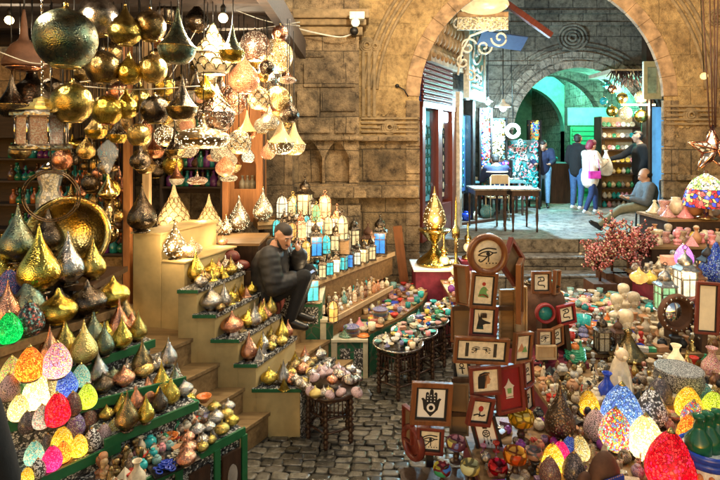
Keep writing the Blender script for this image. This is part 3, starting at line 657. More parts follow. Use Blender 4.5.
# sign above the second bay with flowing raised script strokes
sg = empty('shop_sign', A0, math.atan2(A1.y-A0.y, A1.x-A0.x), label='tall teal shop sign with raised white script beside the lattice', cat='sign')
sx0, sx1, sz0, sz1 = fx(460), fx(476), fz(468, 100), fz(468, 30)
MB().box(sx0, sx1, -.16, -.1, sz0, sz1).obj('board', 'sign_teal', sg, bev=.01)
MB().box(sx0-.04, sx0, -.19, -.08, sz0, sz1).obj('edge', 'wire_white', sg); MB().box(sx1, sx1+.04, -.19, -.08, sz0, sz1).obj('edge', 'wire_white', sg)
sc_ = MB(); sw = sx1-sx0; shh = sz1-sz0; X = lambda u, v: (sx0+u*sw, -.175, sz0+v*shh)
for st_ in ([(.25, .86), (.3, .7), (.25, .56), (.4, .5), (.6, .54), (.75, .62), (.8, .75)], [(.5, .9), (.52, .72), (.62, .66), (.72, .7), (.66, .78)], [(.2, .46), (.35, .4), (.5, .45), (.65, .4), (.8, .45), (.82, .52)], [(.35, .36), (.3, .3), (.42, .27), (.55, .31), (.5, .36), (.4, .34)],
            [(.62, .36), (.64, .26)], [(.74, .36), (.78, .28), (.7, .24)], [(.2, .2), (.8, .19)], [(.2, .13), (.8, .12)]):
    sc_.tube([X(u, v) for u, v in catm(st_, 4)], .022, 5)
for u, v in ((.45, .62), (.3, .95), (.7, .9), (.5, .22)): sc_.ball(X(u, v), .035, 6)
sc_.obj('lettering', 'paper_white', sg)
# glass lamp bowl, scrolled bracket and blue awning above the shop
e = empty('scroll_bracket', P(480, 30, 8.6), label='white wrought iron scroll bracket under the dome lamp', cat='bracket')
sp = MB()
def spiral(cx, cz, r0, turns, a0, sgn=1, n=26): return [(cx+r0*(1-t/n*.85)*math.cos(a0+sgn*turns*2*PI*t/n), 0, cz+r0*(1-t/n*.85)*math.sin(a0+sgn*turns*2*PI*t/n)) for t in range(n+1)]
k = 8.6/F
for (x, y, r, a0, sg_) in ((500, 38, 9, 180, 1), (484, 47, 8, 0, -1), (468, 47, 9, 20, 1), (492, 22, 9, 250, 1), (474, 18, 9, 300, -1), (458, 24, 7, 0, 1), (463, 62, 7, 90, 1), (470, 76, 6, 90, -1)):
    sp.tube(spiral((x-480)*k, (30-y)*k, r*k, 1.3, R(a0), sg_), .018, 6)
sp.tube([((x-480)*k, 0, (30-y)*k) for x, y in ((458, 75), (462, 50), (470, 36), (486, 30), (505, 25))], .02, 6); sp.obj('scrolls', 'wire_white', e)
MB().box((457-480)*k, (508-480)*k, -.03, .03, (30-17)*k, (30-12)*k).obj('rail', 'voussoir', e)
MB().box((457-480)*k, (508-480)*k, -.02, .02, (30-30)*k, (30-17.2)*k).obj('frieze', 'painted_cream', e)
e = empty('dome_lamp', P(484, 6, 8.5), label='wide cream dome lamp on top of the iron scrolls', cat='lamp')
MB().lathe([(.02, -.13), (.25, -.1), (.4, 0), (.3, .12), (.1, .18), (.02, .2)], 24, k=3).obj('shade', 'glow_cream', e)
MB().tube([(0, 0, .2), (0, 0, 1.2)], .015, 6).obj('rod', 'iron', e); lamp(e, (0, -.3, -.5), 5, (1, .85, .65), .1)
e = empty('awning', P(498, 40, 9.3), label='small blue awning board tilted out beneath the dark beam', cat='awning')
o = MB().box(-.35, .5, -.16, .16, -.015, .015).obj('panel', 'blue_awning', e); o.rotation_euler = (R(-38), R(6), R(8))
o = MB().box(-.5, .7, -.04, .04, -.05, .05).obj('beam', 'frame_red', e); o.location = (.28, -.3, .42); o.rotation_euler = (0, R(34), R(5))
# the dark facade with the far arch
FY = 13.0; FX, FZ, FR = P(578, 0, FY).x, P(0, 133, FY).z, 1.62
hole = [(FX-FR, PZ)]+list(reversed(arc(FX, FZ, FR, 0, 180, 30)))+[(FX+FR, PZ)]
fa = empty('far_facade', (0, FY, 0), label='dark stone facade with the far arch at the end of the bazaar', cat='building')
MB().slab([(1.9, PZ-.02)]+[(FX-FR, PZ-.02)]+list(reversed(arc(FX, FZ, FR, 0, 180, 30)))+[(FX+FR, PZ-.02), (12, PZ-.02), (12, 9), (1.9, 9)], [], .6).obj('wall', 'grey_stone', fa)
rg = MB(); o1 = arc(FX, FZ, FR+.42, 178, 2, 34); i1 = arc(FX, FZ, FR-.01, 178, 2, 34)
for i in range(34):
    for k_ in range(2):
        a_ = [i1[i], i1[i+1], o1[i+1], o1[i]]
        l = lambda p, q, t: (p[0]+(q[0]-p[0])*t, p[1]+(q[1]-p[1])*t)
        f0, f1 = (0, .48) if k_ == 0 else (.52, 1)
        q = [l(a_[0], a_[3], f0+.02), l(a_[1], a_[2], f0+.02), l(a_[1], a_[2], f1-.02), l(a_[0], a_[3], f1-.02)]
        c = (sum(p[0] for p in q)/4, sum(p[1] for p in q)/4); q = [(c[0]+(p[0]-c[0])*.93, c[1]+(p[1]-c[1])*.93) for p in q]
        rg.slab(q, [], .1, M=Matrix.Translation((0, -.06, 0)))
rg.obj('voussoir_ring', 'pale_stone', fa)
cvv = MB()
for rr in (FR+.5, FR+.62): cvv.tube([(p[0], -.02, p[1]) for p in arc(FX, FZ, rr, 175, 5, 40)], .035, 6)
for k_ in range(4): cvv.tube([(P(576, 0, FY).x-.1+(.36-.09*k_)*math.cos(2*PI*i/20), -.05, P(0, 38, FY).z+(.32-.08*k_)*math.sin(2*PI*i/20)) for i in range(20)], .035, 6, closed=True)
for y in (12, 24, 63): cvv.box(2.6, 10, -.05, .02, P(0, y, FY).z-.04, P(0, y, FY).z+.04)
cvv.obj('carved_moulding', 'grey_stone', fa)
# passage behind: walls, vault ribs, green door
pw = empty('passage_vault', (0, 0, 0), label='teal lit stone passage with ribs seen through the far arch', cat='building')
MB().box(FX-FR-.3, FX-FR+.0, 13.62, 22, PZ, 6).obj('wall', 'pale_stone', pw); MB().box(FX+FR+.2, FX+FR+.5, 13.62, 22, PZ, 6).obj('wall', 'pale_stone', pw)
MB().box(FX-3, FX+3, 22.02, 22.3, PZ, 6.8).obj('end_wall', 'passage_green', pw); MB().box(FX-3, FX+3, 13.7, 22, 5.2, 5.4).obj('ceiling', 'grey_stone', pw)
for i, yy_ in enumerate((15.5, 18.5)):
    h_ = [(p[0], p[1]) for p in arc(FX+.2, 2.75, 1.62, 180, 0, 24)]; oo = [(p[0], p[1]) for p in arc(FX+.2, 2.75, 2.3, 0, 180, 24)]
    MB().slab([(FX-1.42, PZ)]+h_+[(FX+1.82, PZ), (FX+2.5, PZ)]+oo+[(FX-2.1, PZ)], [], .35).obj('rib', 'passage_green' if i else 'pale_stone', pw).location = (0, yy_, 0)
gd = empty('green_door', (P(590, 0, 14.6).x, 14.6, PZ), label='bright green shutter door inside the far arch', cat='door')
MB().box(-.55, .55, 0, .06, 0, 2.0).obj('leaf', 'shutter_green', gd)
for k_ in range(14): MB().box(-.5, .5, -.03, -.002, .15+.13*k_, .22+.13*k_).obj('slat', 'shutter_green', gd)
MB().box(-.65, .65, -.05, .1, 2.0, 2.5).obj('lintel', 'passage_green', gd)
# display racks of jewellery and souvenirs around the shopkeeper's table
random.seed(5)
def stand_rack(px0, px1, y0, y1, Y, label, mats, n=60, back='dark_wood'):
    a, c = P(px0, y1, Y), P(px1, y0, Y); w_ = c.x-a.x; h_ = c.z-a.z
    r = empty('display_rack', a, label=label, cat='display rack')
    MB().box(0, w_, .05, .1, 0, h_).obj('panel', back, r)
    MB().box(0, .04, -.05, .1, PZ-a.z, h_).obj('post', 'iron', r); MB().box(w_-.04, w_, -.05, .1, PZ-a.z, h_).obj('post', 'iron', r)
    for j, m_ in enumerate(mats):
        mb = MB()
        for i in range(n):
            x, z = random.uniform(.06, w_-.06), random.uniform(.05, h_-.05); rr = random.uniform(.025, .06)
            if random.random() < .5: mb.tube([(x+rr*math.cos(2*PI*k/8), 0, z+rr*1.3*math.sin(2*PI*k/8)) for k in range(8)], .013, 4, closed=True)
            else: mb.ball((x, 0, z), rr*.7, 6)
        mb.obj('trinkets', m_, r)['kind'] = 'stuff'
    return r
stand_rack(479, 492, 108, 200, 10.9, 'narrow column of trinkets at the shop corner', ['glazed_cream', 'glazed_turquoise', 'brass', 'glazed_cobalt', 'glazed_red'], 60)
stand_rack(486, 507, 118, 160, 11.6, 'rack of pale shell necklaces beneath the blue lamp', ['glazed_cream', 'glazed_white', 'brass'], 60, 'sign_teal')
stand_rack(528, 541, 120, 200, 12.4, 'tall shadowed rack of blue and yellow trinkets by the passage mouth', ['glazed_cobalt', 'glazed_yellow', 'glazed_turquoise', 'glazed_orange'], 70)
stand_rack(505, 540, 140, 200, 11.9, 'low turquoise rack of scarves behind the striped man', ['glazed_turquoise', 'glazed_white', 'glazed_teal', 'glazed_pink'], 60, 'sign_teal')
stand_rack(490, 512, 160, 195, 11.3, 'magenta and blue trinket panel left of the seated shopkeeper', ['glazed_magenta', 'glazed_cobalt', 'glazed_cream'], 50)
e = empty('wreath', P(513, 131, 11.2), label='round white wreath hanging beside the blue pendant lamp', cat='wreath')
MB().tube([(.13*math.cos(2*PI*i/24), 0, .13*math.sin(2*PI*i/24)) for i in range(24)], .045, 10, closed=True).obj('ring', 'white_fleece', e)
MB().tube([(0, 0, .17), (0, .2, 2.2)], .008, 5).obj('cord', 'iron', e)
dk = empty('souvenir_counter', (P(549, 0, 14).x, 13.95, PZ), label='dark souvenir counter along the teal passage wall', cat='counter')
MB().box(-.3, .35, -.9, 2.6, 0, 1.0).obj('body', 'dark_wood', dk); mb = MB()
for i in range(60): mb.ball((random.uniform(-.25, .3), random.uniform(-.85, 2.4), 1.03+random.uniform(0, .25)), random.uniform(.03, .07), 6)
mb.obj('trinkets', 'glazed_turquoise', dk)['kind'] = 'stuff'
# pendant lamps in the passage
def pendant(px, py, Y, label, shade, bulb, e_, col, wd):
    r = empty('pendant_lamp', P(px, py, Y), label=label, cat='lamp')
    k_ = wd*Y/F
    MB().lathe([(k_*.5, -.02*k_), (k_*.42, .12*k_), (k_*.15, .3*k_), (k_*.1, .5*k_)], 20, k=3).obj('shade', shade, r)
    MB().ball((0, 0, -.02), k_*.22, 12).obj('bulb', bulb, r); MB().tube([(0, 0, k_*.5), (0, 0, 2.2)], .01, 5).obj('cord', 'iron', r)
    lamp(r, (0, 0, -k_*.5), e_, col, .12); return r
pendant(503, 107, 10.2, 'blue white enamel pendant lamp over the souvenir racks', 'glazed_white', 'bulb_cold', 430, (.42, .78, 1), 16)
pendant(488, 102, 10.9, 'smaller spotlight at the top of the trinket column', 'glazed_white', 'bulb_cold', 60, (.45, .8, 1), 10)
pendant(607, 86, 13.4, 'teal glowing lamp at the crown of the far arch', 'glazed_teal', 'bulb_teal', 190, (.12, .9, .66), 8)
pendant(560, 60, 16.8, 'hidden teal lamp deeper inside the passage', 'glazed_teal', 'bulb_teal', 330, (.15, .85, .68), 6)
# stall at the right: shelves of plates and bowls, hanging lamps over it
sx0, sx1, SY = P(601, 0, 12.2).x, P(641, 0, 12.2).x, 12.2
zz = [P(0, y, SY).z for y in (208, 199, 188, 174, 163, 150, 138, 127)]
sv = shelves('stall_shelves', sx0, sx1, SY, zz, .35, 'dark_wood', 'brightly lit stall shelves of plates beyond the arch', 'pale_wood')
for i, z in enumerate(zz):
    for j in range(7):
        x = sx0+.08+(sx1-sx0-.16)*(j+.5)/7+random.uniform(-.02, .02); c = random.choice(['cream', 'white', 'yellow', 'turquoise', 'sand', 'green', 'grey', 'pink'])
        mb = MB(); rr = random.uniform(.05, .065)
        if i > 3: mb.lathe([(0, -.01), (rr*.6, -.008), (rr, .012), (rr*.95, .02), (rr*.5, .0), (0, .0)], 14, M=Matrix.Rotation(R(80), 4, 'X')); nm = 'plate'; off = rr+.004
        else: mb.lathe([(rr*.5, 0), (rr, .05), (rr*.8, .1), (rr*.4, .13), (rr*.5, .15)], 12, k=2); nm = 'jar'; off = 0
        o = mb.obj(nm, 'glazed_'+c); o.location = (x, SY+.14, z+off+.001)
        tag(o, '%s glazed %s on %s of the far stall shelves' % (c, nm, ['the bottom shelf', 'the second shelf from the bottom', 'the third shelf from the bottom', 'the fourth shelf from the bottom', 'the fourth shelf from the top', 'the third shelf from the top', 'the second shelf from the top', 'the top shelf'][i]), nm, 'wares on the far stall shelves')
e = empty('tube_lamp', (sx0+.1, SY-.75, zz[-1]+.45), label='slim lamp strip lighting the stall shelves', cat='lamp')
MB().box(0, sx1-sx0-.2, -.03, .03, 0, .04).obj('tube', 'glow_white', e); lamp(e, (.4, -.1, -.08), 95, (1, .82, .55), .2)
o = MB().box(P(644, 0, 12).x, P(651, 0, 12).x, 11.9, 12.1, PZ, 5.5).obj('wooden_post', 'dark_wood'); tag(o, 'tall dark timber at the right edge of the lit stall', 'post')
o = empty('blue_window', (P(651.5, 0, 11).x, 11, PZ), label='narrow glowing blue window between timber and pillar', cat='window')
MB().box(0, .28, 0, .04, .3, P(0, 107, 11).z-PZ).obj('pane', 'window_blue', o); MB().box(-.04, 0, -.02, .06, 0, 3).obj('frame', 'dark_wood', o)
o = MB().box(P(655.5, 0, 10.5).x+.3, 9, 9.2, 9.4, PZ, 7).obj('side_building_wall', 'grey_stone'); tag(o, 'dark side wall hidden behind the right pillar', 'wall')
fm = empty('framed_mirror', P(653, 80, 9.0), -.05, label='thick pale framed mirror on the wall beyond the right pillar', cat='mirror')
kk = 9.0/F; fr = MB(); fr.slab([(-9*kk, -19*kk), (9*kk, -19*kk), (9*kk, 19*kk), (-9*kk, 19*kk)], [[(-5*kk, -13*kk), (5*kk, -13*kk), (5*kk, 13*kk), (-5*kk, 13*kk)]], .06); fr.obj('frame', 'cream_trim', fm, bev=.01)
MB().box(-5*kk, 5*kk, .03, .05, -13*kk, 13*kk).obj('glass', 'mirror', fm); MB().box(-.02, .02, .06, .4, .1, .14).obj('hanger', 'iron', fm)
o = MB().box(P(598, 0, 12.1).x, P(648, 0, 12.1).x, 11.5, 12.6, P(0, 76, 12).z, P(0, 72, 12).z).obj('stall_roof', 'canvas'); tag(o, 'ragged thatch and canvas roof over the lamp stall', 'roof')
th = MB(); random.seed(3)
for i in range(90):
    x = random.uniform(P(600, 0, 12).x, P(646, 0, 12).x); z = P(0, 74, 12).z; th.tube([(x, 11.45, z), (x+random.uniform(-.15, .15), 11.4, z-random.uniform(.1, .4))], .012, 4)
o = th.obj('thatch_fringe', 'dark_wood', o)
sgp = 'globe lamps over the far stall'
STL = [(612, 89, 9, 'copper globe lamp, highest over the far stall'), (622, 98, 11, 'pale green-gold globe lamp over the far stall'), (612, 111, 11, 'gold egg lamp at the left over the far stall'), (625, 113, 13, 'large pale yellow globe lamp over the far stall'), (641, 97, 12, 'cream globe lamp at the right over the far stall'), (641, 116, 13, 'gold onion lamp at the right over the far stall'), (604, 101, 8, 'small teal globe lamp over the far stall')]
# ================================================================ PROTOTYPES
TEAR = [(.1, 0), (.15, .015), (.13, .03), (.1, .05), (.2, .1), (.285, .2), (.3, .3), (.26, .44), (.18, .58), (.1, .72), (.05, .84), (.028, .93), (.008, 1.02)]
PEAR = [(.12, 0), (.16, .02), (.12, .05), (.3, .14), (.4, .3), (.4, .44), (.32, .62), (.2, .8), (.11, .95), (.06, 1.08), (.01, 1.16)]
ONION = [(.16, 0), (.2, .03), (.14, .07), (.34, .14), (.5, .32), (.5, .46), (.38, .62), (.2, .73), (.1, .82), (.05, .95), (.01, 1.02)]
EGG = [(.14, 0), (.2, .01), (.35, .12), (.42, .3), (.41, .48), (.33, .72), (.2, .93), (.09, 1.05), (0, 1.1)]
def prof_r(pr, k=4):
    q = catm(pr, k)
    def f(z):
        for (r0, z0), (r1, z1) in zip(q, q[1:]):
            if z0 <= z <= z1 and z1 > z0: return r0+(r1-r0)*(z-z0)/(z1-z0)
        return q[-1][0]
    return f
def scales(pr, z0, z1, rows, cols, tr=.008, off=.004):
    f = prof_r(pr); mb = MB(); dz = (z1-z0)/rows
    for j in range(rows):
        for i in range(cols):
            a0 = 2*PI*(i+(.5 if j % 2 else 0))/cols; pts = []
            for t in range(7):
                u = -1+2*t/6; a = a0+u*PI/cols; z = z0+dz*(j+1.35*math.sqrt(max(0, 1-u*u*.98)))
                r = f(min(z, z1+dz*.4))+off; pts.append((r*math.cos(a), r*math.sin(a), z))
            mb.tube(pts, tr, 4)
    return mb
def ringsat(pr, zs, tr=.012, off=.002):
    f = prof_r(pr); mb = MB()
    for z in zs: r = f(z)+off; mb.tube([(r*math.cos(2*PI*i/20), r*math.sin(2*PI*i/20), z) for i in range(20)], tr, 5, closed=True)
    return mb
SPH = [(.2, -.47), (.3, -.42), (.43, -.26), (.5, 0), (.43, .27), (.28, .42), (.14, .49), (.08, .5)]
CAP = lambda: MB().lathe([(.13, .47), (.12, .5), (.05, .53), (.035, .58), (.05, .6), (.02, .63)], 12)
proto('ball_lamp', 1, [('globe', Lth(SPH, 28, 3), 'gold', []), ('cap', CAP, 'brass', []), ('rim', lambda: MB().tube([(.22*math.cos(2*PI*i/20), .22*math.sin(2*PI*i/20), -.47) for i in range(20)], .02, 6, closed=True), 'brass', [])])
DROP = [(.16, -.48), (.3, -.42), (.46, -.24), (.5, -.05), (.44, .15), (.3, .34), (.16, .5), (.08, .64), (.04, .76)]
proto('drop_lamp', 1, [('body', Lth(DROP, 24, 3), 'gold', []), ('finial', lambda: MB().ball((0, 0, .79), .045, 10), 'brass', []), ('rim', lambda: MB().tube([(.2*math.cos(2*PI*i/20), .2*math.sin(2*PI*i/20), -.475) for i in range(20)], .02, 6, closed=True), 'brass', [])])
proto('cone_lamp', 1, [('bowl', Lth([(.12, -.42), (.28, -.38), (.43, -.22), (.49, -.02), (.5, .02)], 24, 3), 'bronze', []), ('cone', Lth([(.505, .02), (.46, .06), (.3, .26), (.16, .52), (.07, .82), (.03, 1.05), (.01, 1.1)], 24, 3), 'verdigris', []), ('rim', lambda: MB().tube([(.505*math.cos(2*PI*i/28), .505*math.sin(2*PI*i/28), .02) for i in range(28)], .015, 6, closed=True), 'brass', [])])
DISC = [(.15, -.2), (.35, -.17), (.48, -.07), (.5, 0), (.46, .08), (.3, .16), (.12, .2), (.06, .28), (.03, .42)]
proto('disc_lamp', 1, [('shell', Lth(DISC, 28, 3), 'pierced_big', []), ('rim', lambda: ringsat(DISC, [0], .012), 'silver', []), ('finial', lambda: MB().ball((0, 0, .44), .035, 10), 'brass', [])])
WL = [(.12, -.5), (.36, -.44), (.49, -.2), (.5, 0), (.5, .02), (.4, .2), (.24, .42), (.12, .62), (.06, .75)]
proto('scale_lamp', 1, [('glass', Lth([(r*.97, z) for r, z in WL], 24, 3), 'shade_cream', []), ('wirework', lambda: scales(WL, -.44, -.02, 3, 9, .014), 'dark_bronze', []), ('hood', lambda: scales(WL, .04, .5, 4, 9, .012), 'dark_bronze', []), ('rim', lambda: ringsat(WL, [.01, -.47], .022), 'silver', []), ('finial', lambda: MB().ball((0, 0, .78), .05, 10), 'verdigris', [])])
SB = [(.14, -.5), (.34, -.42), (.48, -.2), (.5, 0), (.46, .2), (.34, .38), (.16, .48), (.08, .5)]
proto('wire_ball_lamp', 1, [('glass', Lth([(r*.96, z) for r, z in SB], 22, 3), 'crackle_cream', []), ('wirework', lambda: scales(SB, -.45, .36, 4, 8, .016), 'dark_bronze', []), ('cap', CAP, 'brass', [])])
def tear_glass():
    return MB().lathe([(r*.96, z) for r, z in TEAR], 22, k=3)
proto('scale_tear_lamp', .6, [('glass', tear_glass, 'shade_cream', []), ('wirework', lambda: scales(TEAR, .1, .72, 8, 10, .006), 'bronze', []), ('foot', Lth([(.16, 0), (.16, .03), (.12, .05)], 18), 'brass', [])])
TF = Lth([(.17, -.005), (.17, .02), (.12, .045)], 16); TT = lambda: MB().ball((0, 0, 1.03), .018, 8)
proto('tear_lamp', .6, [('body', Lth(TEAR, 24, 3), 'gold', []), ('foot', TF, 'dark_bronze', []), ('tip', TT, 'brass', [])])
proto('pear_lamp', .8, [('body', Lth(PEAR, 22, 3), 'gold', []), ('foot', Lth([(.18, -.005), (.18, .03), (.12, .05)], 14), 'dark_bronze', [])])
proto('onion_lamp', 1, [('body', Lth(ONION, 22, 3), 'gold', []), ('foot', Lth([(.21, -.005), (.22, .03), (.14, .05)], 14), 'dark_bronze', [])])
proto('egg_lamp', .84, [('shade', Lth(EGG, 24, 3), 'egg_red', [('cap', Lth([(.075, 1.07), (.05, 1.1), (.03, 1.13), (0, 1.17)], 10), 'brass', [])]), ('base', Lth([(.26, -.005), (.27, .03), (.2, .06)], 16), 'dark_wood', [])])
def pyr():
    mb = MB(); return mb.lathe([(.5, 0), (.5, .04), (.42, .1), (.05, .85), (.02, 1.0)], 4, smooth=False)
proto('pyramid_lamp', 1, [('body', pyr, 'gold', []), ('tip', lambda: MB().ball((0, 0, 1.0), .03, 8), 'brass', [])])
# lantern: base, four lit panes with bars, roof and finial; width 1, pane height 1.5
def lbars():
    mb = MB()
    for x in (-1, 1):
        for y in (-1, 1): mb.box(x*.42-.05, x*.42+.05, y*.42-.05, y*.42+.05, .16, 1.66)
    for z in (.16, 1.6, 1.15):
        for s_ in (-1, 1): mb.box(-.4, .4, s_*.45-.02, s_*.45+.02, z, z+.06); mb.box(s_*.45-.02, s_*.45+.02, -.4, .4, z, z+.06)
    for s_ in (-1, 1): mb.box(-.02, .02, s_*.44-.02, s_*.44+.02, .16, 1.6); mb.box(s_*.44-.02, s_*.44+.02, -.02, .02, .16, 1.6)
    return mb
def lroof():
    mb = MB().lathe([(.78, 1.66), (.74, 1.72), (.52, 1.86), (.42, 2.0), (.4, 2.04)], 4, smooth=False, M=Matrix.Rotation(PI/4, 4, 'Z'))
    mb.lathe([(.36, 2.0), (.4, 2.12), (.36, 2.3), (.2, 2.48), (.08, 2.6), (.05, 2.75)], 12, k=2); mb.ball((0, 0, 2.8), .09, 8); return mb
proto('lantern', 1, [('base', lambda: MB().lathe([(.72, 0), (.72, .08), (.62, .16)], 4, smooth=False, M=Matrix.Rotation(PI/4, 4, 'Z')), 'dark_bronze', []), ('glass', lambda: MB().box(-.4, .4, -.4, .4, .17, 1.62), 'glow_cream', []), ('frame', lbars, 'dark_bronze', []), ('roof', lroof, 'dark_bronze', [
    ('ring', lambda: MB().tube([(.13*math.cos(2*PI*i/12), 0, 2.98+.13*math.sin(2*PI*i/12)) for i in range(12)], .025, 5, closed=True), 'dark_bronze', [])])])
def alant():
    mb = MB()
    for i in range(6):
        a = 2*PI*i/6; pts = [(.46*math.cos(a), .46*math.sin(a), .1), (.48*math.cos(a), .48*math.sin(a), 1.3), (.34*math.cos(a), .34*math.sin(a), 1.75), (0, 0, 1.98)]
        mb.tube(catm(pts, 3), .035, 4)
    for z in (.12, .55, 1.3): mb.tube([(.48*math.cos(2*PI*i/6), .48*math.sin(2*PI*i/6), z) for i in range(6)], .03, 4, closed=True)
    return mb
proto('arched_lantern', 1, [('base', Lth([(.55, 0), (.55, .07), (.48, .12)], 6, smooth=False), 'dark_bronze', []), ('glass', Lth([(.43, .12), (.45, 1.3), (.32, 1.72), (.05, 1.93)], 6, smooth=False), 'glow_cream', []), ('frame', alant, 'dark_bronze', []),
    ('ring', lambda: MB().ball((0, 0, 2.02), .08, 8).tube([(.13*math.cos(2*PI*i/12), 0, 2.2+.13*math.sin(2*PI*i/12)) for i in range(12)], .025, 5, closed=True), 'dark_bronze', [])])
# small wares (single pieces)
def one(kind, w_, fn, mat='glazed_cream'): proto(kind, w_, [(kind, fn, mat, [])])
one('bowl', 1, Lth([(.22, 0), (.24, .05), (.4, .2), (.5, .42), (.47, .43), (.36, .24), (.1, .12), (0, .12)], 18))
one('cup', .8, Lth([(.26, 0), (.34, .1), (.38, .7), (.35, .7), (.3, .12), (0, .1)], 16))
one('jar', 1, Lth([(.3, 0), (.46, .2), (.5, .45), (.4, .7), (.22, .82), (.24, .92), (.0, .96)], 16, 2))
one('vase', .8, Lth([(.2, 0), (.26, .04), (.38, .3), (.36, .55), (.16, .85), (.12, 1.05), (.22, 1.2), (.18, 1.2), (.08, 1.02), (0, 1.0)], 16, 2))
one('bottle', .5, Lth([(.22, 0), (.25, .04), (.25, .5), (.1, .68), (.08, .88), (.11, .9), (.11, .98), (0, 1)], 12), 'bottle_green')
one('plate', 1, Lth([(.2, 0), (.25, .015), (.42, .05), (.5, .09), (.49, .1), (.38, .065), (0, .04)], 24))
one('tagine', 1, Lth([(.5, 0), (.5, .1), (.42, .12), (.4, .16), (.22, .4), (.08, .66), (.12, .72), (.1, .8), (0, .84)], 18, 1))
one('trinket_box', 1, lambda: MB().box(-.5, .5, -.34, .34, 0, .36).box(-.52, .52, -.36, .36, .37, .46).ball((0, -.37, .38), .05, 6), 'painted_brown')
one('pyramid_figure', 1, lambda: MB().lathe([(.7, 0), (0, .8)], 4, smooth=False, M=Matrix.Rotation(PI/4, 4, 'Z')), 'alabaster')
one('candle_holder', .8, Lth([(.38, 0), (.36, .06), (.12, .12), (.08, .5), (.16, .56), (.2, .75), (.36, .85), (.38, 1.0), (.3, 1.0), (0, .9)], 14, 1), 'brass')
one('mosaic_candle_cup', .9, Lth([(.2, 0), (.36, .12), (.44, .4), (.38, .75), (.34, .75), (.36, .4), (0, .1)], 16, 1), 'painted_red')
def bead():
    mb = MB(); rnd = random.Random(4)
    for i in range(26):
        a, r = rnd.uniform(0, 6.28), rnd.uniform(0, .42); rr = rnd.uniform(.07, .12)
        mb.tube([(r*math.cos(a)+rr*math.cos(t*.785), r*math.sin(a)+rr*math.sin(t*.785), .04+(.45-r)*.4+rr*.3*math.sin(t*.785+a)) for t in range(8)], .03, 5, closed=True)
    return mb
one('bangle_heap', 1, bead, 'painted_brown')
def cat_fig():
    mb = MB(); mb.lathe([(.26, 0), (.28, .06), (.24, .3), (.17, .62), (.12, .75), (.1, .8)], 14, k=2, sy=1.25)
    mb.ball((0, -.08, .9), .15, 12, sz=1.0); mb.lathe([(.05, 0), (0, .16)], 6, M=Matrix.Translation((-.08, -.05, .99))); mb.lathe([(.05, 0), (0, .16)], 6, M=Matrix.Translation((.08, -.05, .99)))
    mb.lathe([(.06, 0), (.03, .08)], 8, M=Matrix.Translation((0, -.2, .87)) @ Matrix.Rotation(R(90), 4, 'X'))
    for x in (-.1, .1): mb.tube([(x, -.2, .45), (x, -.28, .05), (x, -.34, .03)], .05, 6)
    mb.tube([(0, .25, .05), (.2, .3, .05), (.28, .1, .05)], .03, 6); return mb
one('cat_statuette', .6, cat_fig, 'ink')
def bust():
    mb = MB(); mb.lathe([(.3, 0), (.32, .05), (.26, .12), (.3, .2), (.36, .34), (.26, .44), (.11, .5), (.1, .6)], 14, k=2, sy=.7)
    mb.ball((0, -.03, .74), .17, 12, sz=1.25); mb.lathe([(.2, 0), (.26, .2), (.24, .4), (.1, .48), (0, .5)], 12, k=2, M=Matrix.Translation((0, .04, .74)), sy=.9)
    mb.lathe([(.035, 0), (.01, .07)], 6, M=Matrix.Translation((0, -.18, .73)) @ Matrix.Rotation(R(90), 4, 'X')); return mb
one('carved_bust', .7, bust, 'stone_carving')
def camel():
    mb = MB(); mb.ball((0, 0, .55), .2, 12, sz=.8); mb.ball((.18, 0, .55), .16, 10); mb.ball((-.18, 0, .55), .16, 10); mb.lathe([(.14, 0), (.0, .2)], 8, k=1, M=Matrix.Translation((0, 0, .66)))
    for x in (-.22, -.16, .18, .24):
        mb.tube([(x, .09 if x in (-.22, .24) else -.09, .5), (x, .08 if x in (-.22, .24) else -.08, .25), (x, .08 if x in (-.22, .24) else -.08, 0)], .05, 6, r2=.03)
    mb.tube(catm([(.28, 0, .55), (.4, 0, .58), (.42, 0, .8), (.46, 0, .9)], 3), .06, 6, r2=.05); mb.tube([(.42, 0, .92), (.6, 0, .88)], .06, 6, r2=.03); return mb
one('camel_figurine', 1, camel, 'ink_tan')
one('wooden_drum', .8, Lth([(.36, 0), (.4, .03), (.34, .35), (.24, .5), (.26, .62), (.38, .9), (.4, .98), (.38, 1.0), (0, 1.0)], 18, 1), 'ink_tan')
one('mosaic_pot', 1, Lth([(.3, 0), (.46, .12), (.5, .3), (.46, .46), (.48, .52), (.44, .52), (0, .5)], 20, 1), 'egg_multi')
one('perfume_flask', .5, Lth([(.18, 0), (.22, .05), (.24, .25), (.16, .42), (.05, .5), (.04, .65), (.1, .7), (.08, .85), (.02, 1.0)], 12, 2), 'glass')
# ================================================================ HANGING LAMPS
ORD = ['first', 'second', 'third', 'fourth', 'fifth', 'sixth', 'seventh', 'eighth', 'ninth', 'tenth', 'eleventh', 'twelfth', 'thirteenth', 'fourteenth']
def hang(kind, px, py, wpx, Y, mats, label, top=3.5, group='metal lamps hanging under the canopy', cord='iron', cr=.004, li=None):
    r = hangat(kind, px, py, Y, wpx, mats=mats, label=label, cat='hanging lamp', group=group, name=kind if kind != 'disc_lamp' else 'disc_lamp')
    s_ = r.scale.x; z0 = {'ball_lamp': .62, 'drop_lamp': .8, 'cone_lamp': 1.08, 'disc_lamp': .44, 'scale_lamp': .8, 'wire_ball_lamp': .62}.get(kind, .6)
    z1 = (top-r.location.z)/s_
    if z1 > z0: MB().tube([(0, 0, z0), (0, 0, z1)], cr/s_, 5).obj('cord', cord, r)
    r.rotation_euler.z = random.uniform(0, 3); r.rotation_euler.x = R(random.uniform(-2, 2))
    if li: lamp(r, (0, -.25, -.72), li[0]*.3, li[1], .04)
    return r
random.seed(11)
